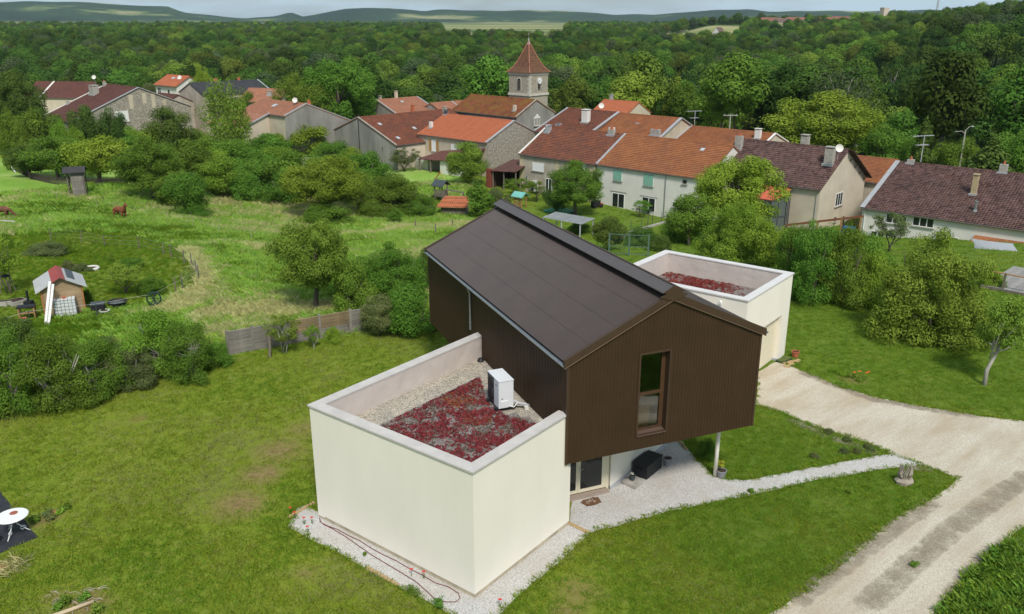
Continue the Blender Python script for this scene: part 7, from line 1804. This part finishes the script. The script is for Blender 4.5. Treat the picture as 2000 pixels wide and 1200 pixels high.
for k in range(5): MB().box(-.66 + k * .27, -.46 + k * .27, -.68, -.64, .9, 1.85).build('board', WOODG, e); MB().box(.64, .68, -.66 + k * .27, -.46 + k * .27, .9, 1.85).build('board', WOODG, e)
slope_roof(e, -.95, .95, -.95, 0, 2.3, 3.0, HPD); slope_roof(e, -.95, .95, .95, 0, 2.3, 3.0, HPD)
m = MB(); m.bar((.6, 0, 1.85), (3.6, 0, 1.7), .14); m.build('swing_beam', WOODG, e); m = MB(); m.bar((3.55, -.7, 0), (3.55, 0, 1.75), .1); m.bar((3.55, .7, 0), (3.55, 0, 1.75), .1); m.build('beam_support', WOODG, e)
MB().add([(-.65, -.5, 1.1), (-2.0, -.6, .3), (-2.0, .1, .3), (-.65, .1, 1.1)], [(0, 1, 2, 3), (3, 2, 1, 0)]).build('slide_board', WOODG, e)
e = empty('toy_slide', g3((-11.16, 129.08)), R(20), 'small orange and yellow toy slide on the lawn', 'slide')
m = MB(); m.add([(-.8, -.25, .1), (-.5, -.25, .2), (.2, -.25, 1.1), (.2, .25, 1.1), (-.5, .25, .2), (-.8, .25, .1)], [(0, 1, 4, 5), (1, 2, 3, 4), (5, 4, 1, 0), (4, 3, 2, 1)]); m.build('chute', mat('red_plastic', (.45, .07, .03), .5, .05), e)
for s in (-.25, .25): m = MB(); m.bar((.2, s, 1.15), (.75, s, 0), .08); m.build('ladder_rail', mat('yellow_plastic', (.6, .5, .2), .5, .05), e)
for k in range(3): m = MB(); m.bar((.35 + k * .14, -.25, .85 - k * .28), (.35 + k * .14, .25, .85 - k * .28), .07); m.build('step', MATS['red_plastic'], e)
e = empty('turquoise_hut', g3((1.07, 108.52)), R(-40), 'small play hut with turquoise roof by the sapling', 'hut')
for x in (-.6, .6):
    for y in (-.5, .5): MB().box(x - .06, x + .06, y - .06, y + .06, 0, 1.5).build('post', WOODT, e)
TQ = mat('turquoise', (.16, .42, .38), .6, .15, 3); slope_roof(e, -.95, .95, -.8, 0, 1.4, 1.95, TQ); slope_roof(e, -.95, .95, .8, 0, 1.4, 1.95, TQ)
for k in range(3): MB().box(-.6, .6, -.53, -.49, .2 + k * .4, .45 + k * .4).build('slat', WOODT, e)
e = empty('sheet_shelter', (6.2, 91.5, terrain(6.2, 91.5)), R(-40), 'low shelter with pale corrugated plastic roof on thin posts', 'shelter')
PC = mat('pale_plastic', (.42, .44, .45), .5, .12, .8)
n = 24
for k in range(3):
    m = MB()
    for i in range(n):
        x0 = -2.7 + 1.82 * k + 1.8 * i / n; x1 = x0 + 1.8 / n; za, zb = .02 * (i % 2), .02 * ((i + 1) % 2)
        m.add([(x0, -1.3, 1.75 + za), (x1, -1.3, 1.75 + zb), (x1, 1.3, 1.95 + zb), (x0, 1.3, 1.95 + za)], [(0, 1, 2, 3), (3, 2, 1, 0)])
    m.build('roof_sheet', PC, e)
for x in (-2.5, 0, 2.5):
    for y in (-1.2, 1.2): MB().box(x - .05, x + .05, y - .05, y + .05, -.8, 1.74).build('post', GREYP, e)
e = empty('green_gate', g3((9.15, 64.01)), R(-12), 'green metal double gate frame with wire mesh', 'gate')
GM = mat('green_metal', (.09, .15, .11), .5, .1)
for x in (-1.55, 0, 1.5): MB().box(x - .06, x + .06, -.05, .05, 0, 1.75).build('post', GM, e)
for x0, x1 in ((-1.5, -.06), (.06, 1.45)):
    for z in (.15, .75, 1.68): m = MB(); m.bar((x0, 0, z), (x1, 0, z), .045); m.build('rail', GM, e)
m = MB()
for k in range(30): m.tube([(-1.5 + k * .1, 0, .15), (-1.5 + k * .1, 0, 1.68)], .004, 3)
o = m.build('mesh', GM, e); o['kind'] = 'stuff'
line_fence('garden_fence', [(10.34, 85.06), (11.58, 88.55), (13.26, 91.98), (15.01, 95.62), (15.98, 97.26), (16.64, 98.03), (18.07, 99.99)], 1.25, .035, HPD, (.3, .6, .95), 'wire fence on thin dark posts round the house garden', WIRE, lean=.02)
lw = [(9.49, 77.96), (12.98, 90.02), (15.78, 95.98), (18.37, 98.86)]; e = empty('garden_kerb', g3(lw[0]), 0, 'low mossy concrete kerb under the garden wire fence', 'kerb')
for a, b in zip(lw, lw[1:]):
    a, b = Vector(g3(a)) - Vector(e.location), Vector(g3(b)) - Vector(e.location); m = MB(); m.bar(a + Vector((0, 0, .05)), b + Vector((0, 0, .05)), .25, .4); m.build('block', CEMENT, e)
line_fence('village_fence', [(-0.75, 122.25), (0.73, 119.82), (1.30, 118.38), (2.63, 123.05), (-2.63, 122.95), (-4.55, 124.32)][::-1], 1.3, .04, HPD, (.95,), 'thin dark wire fence in front of the open shed', WIRE, lean=.02)
e = empty('sand_pit', g3((6.05, 104.28)), R(-43), 'green covered sand pit on the lawn', 'sand pit'); MB().box(-1.6, 1.6, -1.3, 1.3, 0, .35).build('frame', mat('dark_green_cloth', (.05, .16, .09), .8, .1), e); MB().box(-1.65, 1.65, -1.35, 1.35, .351, .40).build('cover', mat('green_cloth', (.08, .30, .17), .8, .1), e)
e = empty('toy_tractor', g3((10.80, 106.99)), R(30), 'black and red ride-on toy on the lawn', 'toy'); MB().box(-.6, .5, -.3, .3, .3, .95).build('body', LBLACK, e); MB().box(.3, .9, -.25, .25, .2, .55).build('bonnet', MATS['red_plastic'], e)
for x in (-.35, .6):
    for y in (-.35, .35): MB().lathe([(.0, -.06), (.24, -.06), (.24, .06), (.0, .06)], 12, Matrix.Translation((x, y, .24)) @ Matrix.Rotation(R(90), 4, 'X')).build('wheel', LBLACK, e)
e = empty('garden_chair', g3((17.26, 105.14)), R(40), 'round wire garden chair in front of the glazed door', 'chair'); MB().lathe([(.15, .35), (.5, .5), (.75, .85), (.78, .87), (.5, .53), (.15, .38)], 14).build('shell', mat('teal_wire', (.10, .16, .17), .5, .1), e); MB().lathe([(.3, 0), (.05, .2), (.1, .36)], 10).build('base', HPD, e)
e = empty('outdoor_unit', (2.55, 118.05, terrain(2.5, 118)), R(-43), 'grey heat pump cabinet with two fans on the stucco house wall', 'heat pump'); MB().box(0, 1.1, 0, .45, .2, 1.75).build('casing', HPW, e)
for z in (.6, 1.3): MB().lathe([(.0, 0), (.30, 0), (.30, .02), (.0, .02)], 14, Matrix.Translation((.4, 0, z)) @ Matrix.Rotation(R(90), 4, 'X')).build('fan', LBLACK, e)
e = empty('garden_wall', (-39.5, 137.0, terrain(-39.5, 137)), R(8), 'grey cement garden wall in front of the farmhouse', 'wall'); MB().box(-6, 9, 0, .3, -.3, 1.6).build('wall', W_TAN, e); MB().box(-6.05, 9.05, -.05, .35, 1.6, 1.7).build('coping', CEMENT, e)
# terrace of the long house
te = empty('timber_terrace', (31.2, 53.6, .12), R(-46), 'grey timber terrace with railing beside the long house', 'terrace')
for k in range(26):
    y = k * .42; MB().box(0, 16, 0, .40, 0, .04).build('plank', WOODG, te) if False else None
for k in range(34): MB().box(k * .44, k * .44 + .42, 0, 6.5, .0, .04).build('plank', mat('grey_deck', (.26, .25, .235), .85, .15, 3, objrand=.14), te)
MB().box(-.05, 15.2, -.06, -.005, -.35, .03).build('fascia', WOODG, te)
for k in range(6):
    MB().box(1.2 + k * 2.6, 1.32 + k * 2.6, .02, .14, .04, 1.1).build('railing_post', WOODG, te)
for z in (.95,): MB().box(.5, 15, .0, .16, z + .06, z + .12).build('handrail', WOODT, te)
for x in (1.6, 5.4, 9.2): MB().box(x, x + .16, 6.2, 6.36, .04, 2.4).build('pergola_post', WOODT, te)
m = MB(); m.bar((.4, 6.28, 2.35), (14, 6.28, 2.35), .14, .2); m.build('pergola_beam', WOODT, te)
e = empty('shade_sail', (0, 0, 0), 0, 'light grey shade sail stretched above the terrace', 'shade sail')
A1, A2, A3, A4 = Vector((40.43, 72.42, -1.40)), Vector((43.11, 70.62, -1.40)), Vector((43.31, 68.56, -2.20)), Vector((40.58, 71.93, -2.20))
vs, fs, N_ = [], [], 8
for i in range(N_ + 1):
    for j in range(N_ + 1):
        s_, t_ = i / N_, j / N_; q = A1.lerp(A2, s_).lerp(A4.lerp(A3, s_), t_); q = q.lerp((A1 + A2 + A3 + A4) / 4, .35 * (s_ * (1 - s_) * ((1 - t_) ** 4 + t_ ** 4) + t_ * (1 - t_) * ((1 - s_) ** 4 + s_ ** 4))); vs.append(q + Vector((0, 0, -.8 * s_ * (1 - s_) * t_ * (1 - t_))))
for i in range(N_):
    for j in range(N_): a = i * (N_ + 1) + j; fs.append((a, a + 1, a + N_ + 2, a + N_ + 1))
MB().add(vs, fs).build('cloth', mat('sail_grey', (.33, .35, .38), .8, .05), e)
m = MB()
for q in (A2, A4): m.tube([q, (q.x, q.y, terrain(q.x, q.y))], .05, 6)
m.build('mast', GREYP, e)
e = empty('timber_pergola', (33.2, 90.2, terrain(33, 90)), R(-43), 'brown timber pergola with sloping rail by the cream gable', 'pergola')
for x, z in ((0, 1.6), (2.6, 2.6), (4.6, 2.9)): MB().box(x, x + .18, 0, .18, 0, z).build('post', WOODT, e)
m = MB(); m.bar((-3.5, .09, .7), (4.9, .09, 3.0), .16, .22); m.build('sloping_beam', mat('red_brown_wood', (.22, .085, .045), .8, .15), e)
m = MB(); m.bar((2.6, .09, 1.2), (4.6, .09, 1.4), .1, .12); m.bar((2.7, .09, 1.3), (3.4, .09, 2.3), .09); m.bar((4.6, .09, 1.6), (4.0, .09, 2.6), .09); m.build('brace', WOODD, e)
e = empty('iron_gate', (37.3, 93.4, terrain(37, 93)), R(-43), 'black iron gate between the gable house and the long house', 'gate')
for x in (0, 2.0): MB().box(x, x + .12, 0, .12, 0, 1.7).build('post', LBLACK, e)
for k in range(12): MB().box(.18 + k * .15, .21 + k * .15, .04, .07, .15, 1.5).build('bar', LBLACK, e)
e = empty('blue_bin', (36.4, 91.6, terrain(36, 91)), R(-43), 'low blue water butt behind the hedge by the cream gable', 'bin'); MB().box(0, 1.4, 0, .9, 0, .8).build('tub', mat('blue_plastic', (.02, .12, .30), .5, .1), e)
# poles and aerials
def pole(name, top, label, cat, arm):
    b = terrain(top[0], top[1]); e = empty(name, (top[0], top[1], b), 0, label, cat); h = top[2] - b
    MB().tube([(0, 0, -.3), (0, 0, h)], [.16, .11], 8).build('pole', CEMENT, e); arm(e, h); return e
def arm_cross(e, h):
    m = MB(); m.bar((-1.3, 0, h - .25), (1.3, 0, h - .25), .1, .12); m.build('crossarm', CEMENT, e)
    for x in (-1.1, -.4, .4, 1.1): MB().lathe([(.04, 0), (.06, .1), (.03, .18)], 8, Matrix.Translation((x, 0, h - .19))).build('insulator', GREYP, e)
def arm_lamp(e, h):
    m = MB(); m.tube([(0, 0, h - .1), (.5, 0, h + .5), (.9, 0, h + .55)], .05, 6); m.build('arm', CEMENT, e); m = MB(); m.tube([(0, 0, h - .6), (-.5, 0, h - .2), (-1.6, 0, h - .25)], .05, 6); m.build('arm', CEMENT, e)
    MB().lathe([(.04, 0), (.2, .05), (.16, .16), (.03, .2)], 10, Matrix.Translation((1.0, 0, h + .42))).build('lamp_head', GREYP, e)
pole('utility_pole', (39.05, 153.92, 1.00), 'grey concrete utility pole with crossarm at the wood edge', 'utility pole', arm_cross)
pole('street_lamp', (69.23, 130.74, 1.00), 'grey concrete lamp post with bent double arm behind the long house', 'street lamp', arm_lamp)
def aerial(name, x, y, z0, h, w, label, rz):
    e = empty(name, (x, y, z0), rz, label, 'aerial'); MB().tube([(0, 0, -.5), (0, 0, h)], .045, 6).build('mast', GREYP, e)
    for k, (zz, ww) in enumerate(((h - .05, w), (h - 1.1, w * .55))):
        m = MB(); m.bar((-ww, 0, zz), (ww * .8, 0, zz), .06); m.build('boom', GREYP, e)
        m = MB()
        for i in range(7): x_ = -ww + i * ww * .28; m.tube([(x_, -.35, zz), (x_, .35, zz)], .018, 4)
        o = m.build('elements', GREYP, e); o['kind'] = 'stuff'
aerial('roof_aerial', 47.8, 99.0, 1.6, 2.6, 1.6, 'branched television aerial on the ridge of the long house', .3)
aerial('roof_aerial', 28.76, 135.36, 1.0, 2.4, 1.4, 'television aerial with wide boom behind the orange tiled house', .3)
def dish(p, label, r=.45):
    e = empty('satellite_dish', p, 0, label, 'dish'); MB().tube([(0, 0, -.8), (0, 0, .3)], .03, 6).build('mast', GREYP, e)
    MB().lathe([(.0, 0), (r * .6, .05), (r, .16), (r, .18), (r * .6, .07), (.0, .02)], 18, Matrix.Translation((0, -.1, .4)) @ Matrix.Rotation(R(70), 4, 'X')).build('dish', W_WHITE, e)
dish((-36.74, 146.82, 3.60), 'white satellite dish on the farmhouse ridge'); dish((14.36, 139.17, 3.40), 'white satellite dish beside the fat white chimney'); dish((-74.80, 196.82, 4.30), 'white satellite dish on the small white house'); dish((36.42, 94.87, 2.90), 'grey satellite dish beside the tall cement chimney'); dish((-88.79, 185.76, 5.00), 'small white dish above the broad farmhouse')

# ---------------------------------------------------------------- the far village on the plateau, mast and haze
def far_house(az, d, L, W, he, hr, rz, wall, roof, label, cat='house', group='houses of the far village'):
    x, y = d * math.sin(R(az)), d * math.cos(R(az)); e = empty('far_house', (x, y, terrain(x, y) - .3), rz, label, cat, group)
    m = MB(); pr = [(-W / 2, 0), (W / 2, 0), (W / 2, he), (0, hr), (-W / 2, he)]
    m.add([(-L / 2, a, b) for a, b in pr] + [(L / 2, a, b) for a, b in pr], [(4, 3, 2, 1, 0), (5, 6, 7, 8, 9), (0, 1, 6, 5), (1, 2, 7, 6), (4, 0, 5, 9)]); m.build('wall', wall, e)
    for s in (-1, 1):
        MB().add([(-L / 2 - .3, s * (W / 2 + .4), he - .25), (L / 2 + .3, s * (W / 2 + .4), he - .25), (L / 2 + .3, 0, hr + .1), (-L / 2 - .3, 0, hr + .1)], [(0, 1, 2, 3) if s < 0 else (3, 2, 1, 0)]).build('roof', roof, e)
    return e
FR = mat('far_tile', (.22, .10, .07), .9, .15, .2); FR2 = mat('far_tile_orange', (.32, .12, .07), .9, .12, .2); FB = mat('far_tile_brown', (.14, .095, .08), .9, .12, .2)
rr_ = random.Random(11)
for k in range(20):
    px = 1502 + k * 11.6 + rr_.uniform(-3, 3); az = math.degrees(math.atan((px - 1000) / 1649 * .947)); d = 1020 + rr_.uniform(-25, 35) - k * .8
    far_house(az, d, rr_.uniform(10, 17), rr_.uniform(8, 11), rr_.uniform(4, 5.5), rr_.uniform(7.5, 9), rr_.uniform(-.5, .3), W_WHITE if k % 3 == 0 else W_CREAM, (FR, FR2, FB, FR)[k % 4], ('white-walled', 'orange-roofed', 'brown-roofed', 'red-roofed')[0 if k % 3 == 0 else (1 if k % 4 == 1 else 2 if k % 4 == 2 else 3)] + ' house in the village on the far plateau')
x, y = 1030 * math.sin(R(22.6)), 1030 * math.cos(R(22.6)); e = empty('far_church_tower', (x, y, terrain(x, y)), .3, 'square pale church tower at the end of the far village', 'church tower'); MB().box(-3.3, 3.3, -3.3, 3.3, 0, 16).build('tower', W_CREAM, e); MB().box(-3.5, 3.5, -3.5, 3.5, 16, 16.6).build('parapet', W_WHITE, e)
far_house(14.9, 900, 17, 10, 5, 8.5, -.2, W_WHITE, FB, 'lone white house with hipped brown roof on the green slope below the far village', 'house', None)
far_house(13.1, 880, 9, 8, 4, 9, .8, W_WHITE, FB, 'small white gabled house by the field below the far village', 'house', None)
x, y = 900 * math.sin(R(25.4)), 900 * math.cos(R(25.4)); e = empty('radio_mast', (x, y, terrain(x, y)), 0, 'tall grey lattice radio mast on the wooded hill', 'mast')
for k in range(3): MB().tube([(1.1 * math.cos(k * 2.09), 1.1 * math.sin(k * 2.09), 0), (.35 * math.cos(k * 2.09), .35 * math.sin(k * 2.09), 52)], .22, 5).build('mast_leg', GREYP, e)
m = MB()
for z in range(0, 52, 3):
    r0, r1 = 1.1 - .75 * z / 52, 1.1 - .75 * (z + 3) / 52
    for k in range(3): m.tube([(r0 * math.cos(k * 2.09), r0 * math.sin(k * 2.09), z), (r1 * math.cos((k + 1) * 2.09), r1 * math.sin((k + 1) * 2.09), z + 3)], .1, 4)
o = m.build('lattice', GREYP, e); o['kind'] = 'stuff'
for z in (30, 40, 47): MB().lathe([(.2, 0), (.9, .1), (.9, 1.2), (.2, 1.3)], 10, Matrix.Translation((0, 0, z))).build('antenna_drum', WHITE, e)

# the air: one even box of haze round everything
hz = MB().box(-9800, 9800, -9800, 9800, -30, 190).build('haze')
hm = bpy.data.materials.new('haze'); hm.use_nodes = True; nn = hm.node_tree.nodes; nn.clear()
ho = nn.new('ShaderNodeOutputMaterial'); pv = nn.new('ShaderNodeVolumePrincipled')
pv.inputs['Color'].default_value = (0.62, 0.81, 1.0, 1); pv.inputs['Density'].default_value = 0.000045; pv.inputs['Anisotropy'].default_value = 0.0
hm.node_tree.links.new(pv.outputs[0], ho.inputs['Volume']); hm.cycles.homogeneous_volume = True
hz.data.materials.append(hm); tag(hz, 'thin even haze over the whole landscape', 'haze', kind='stuff')
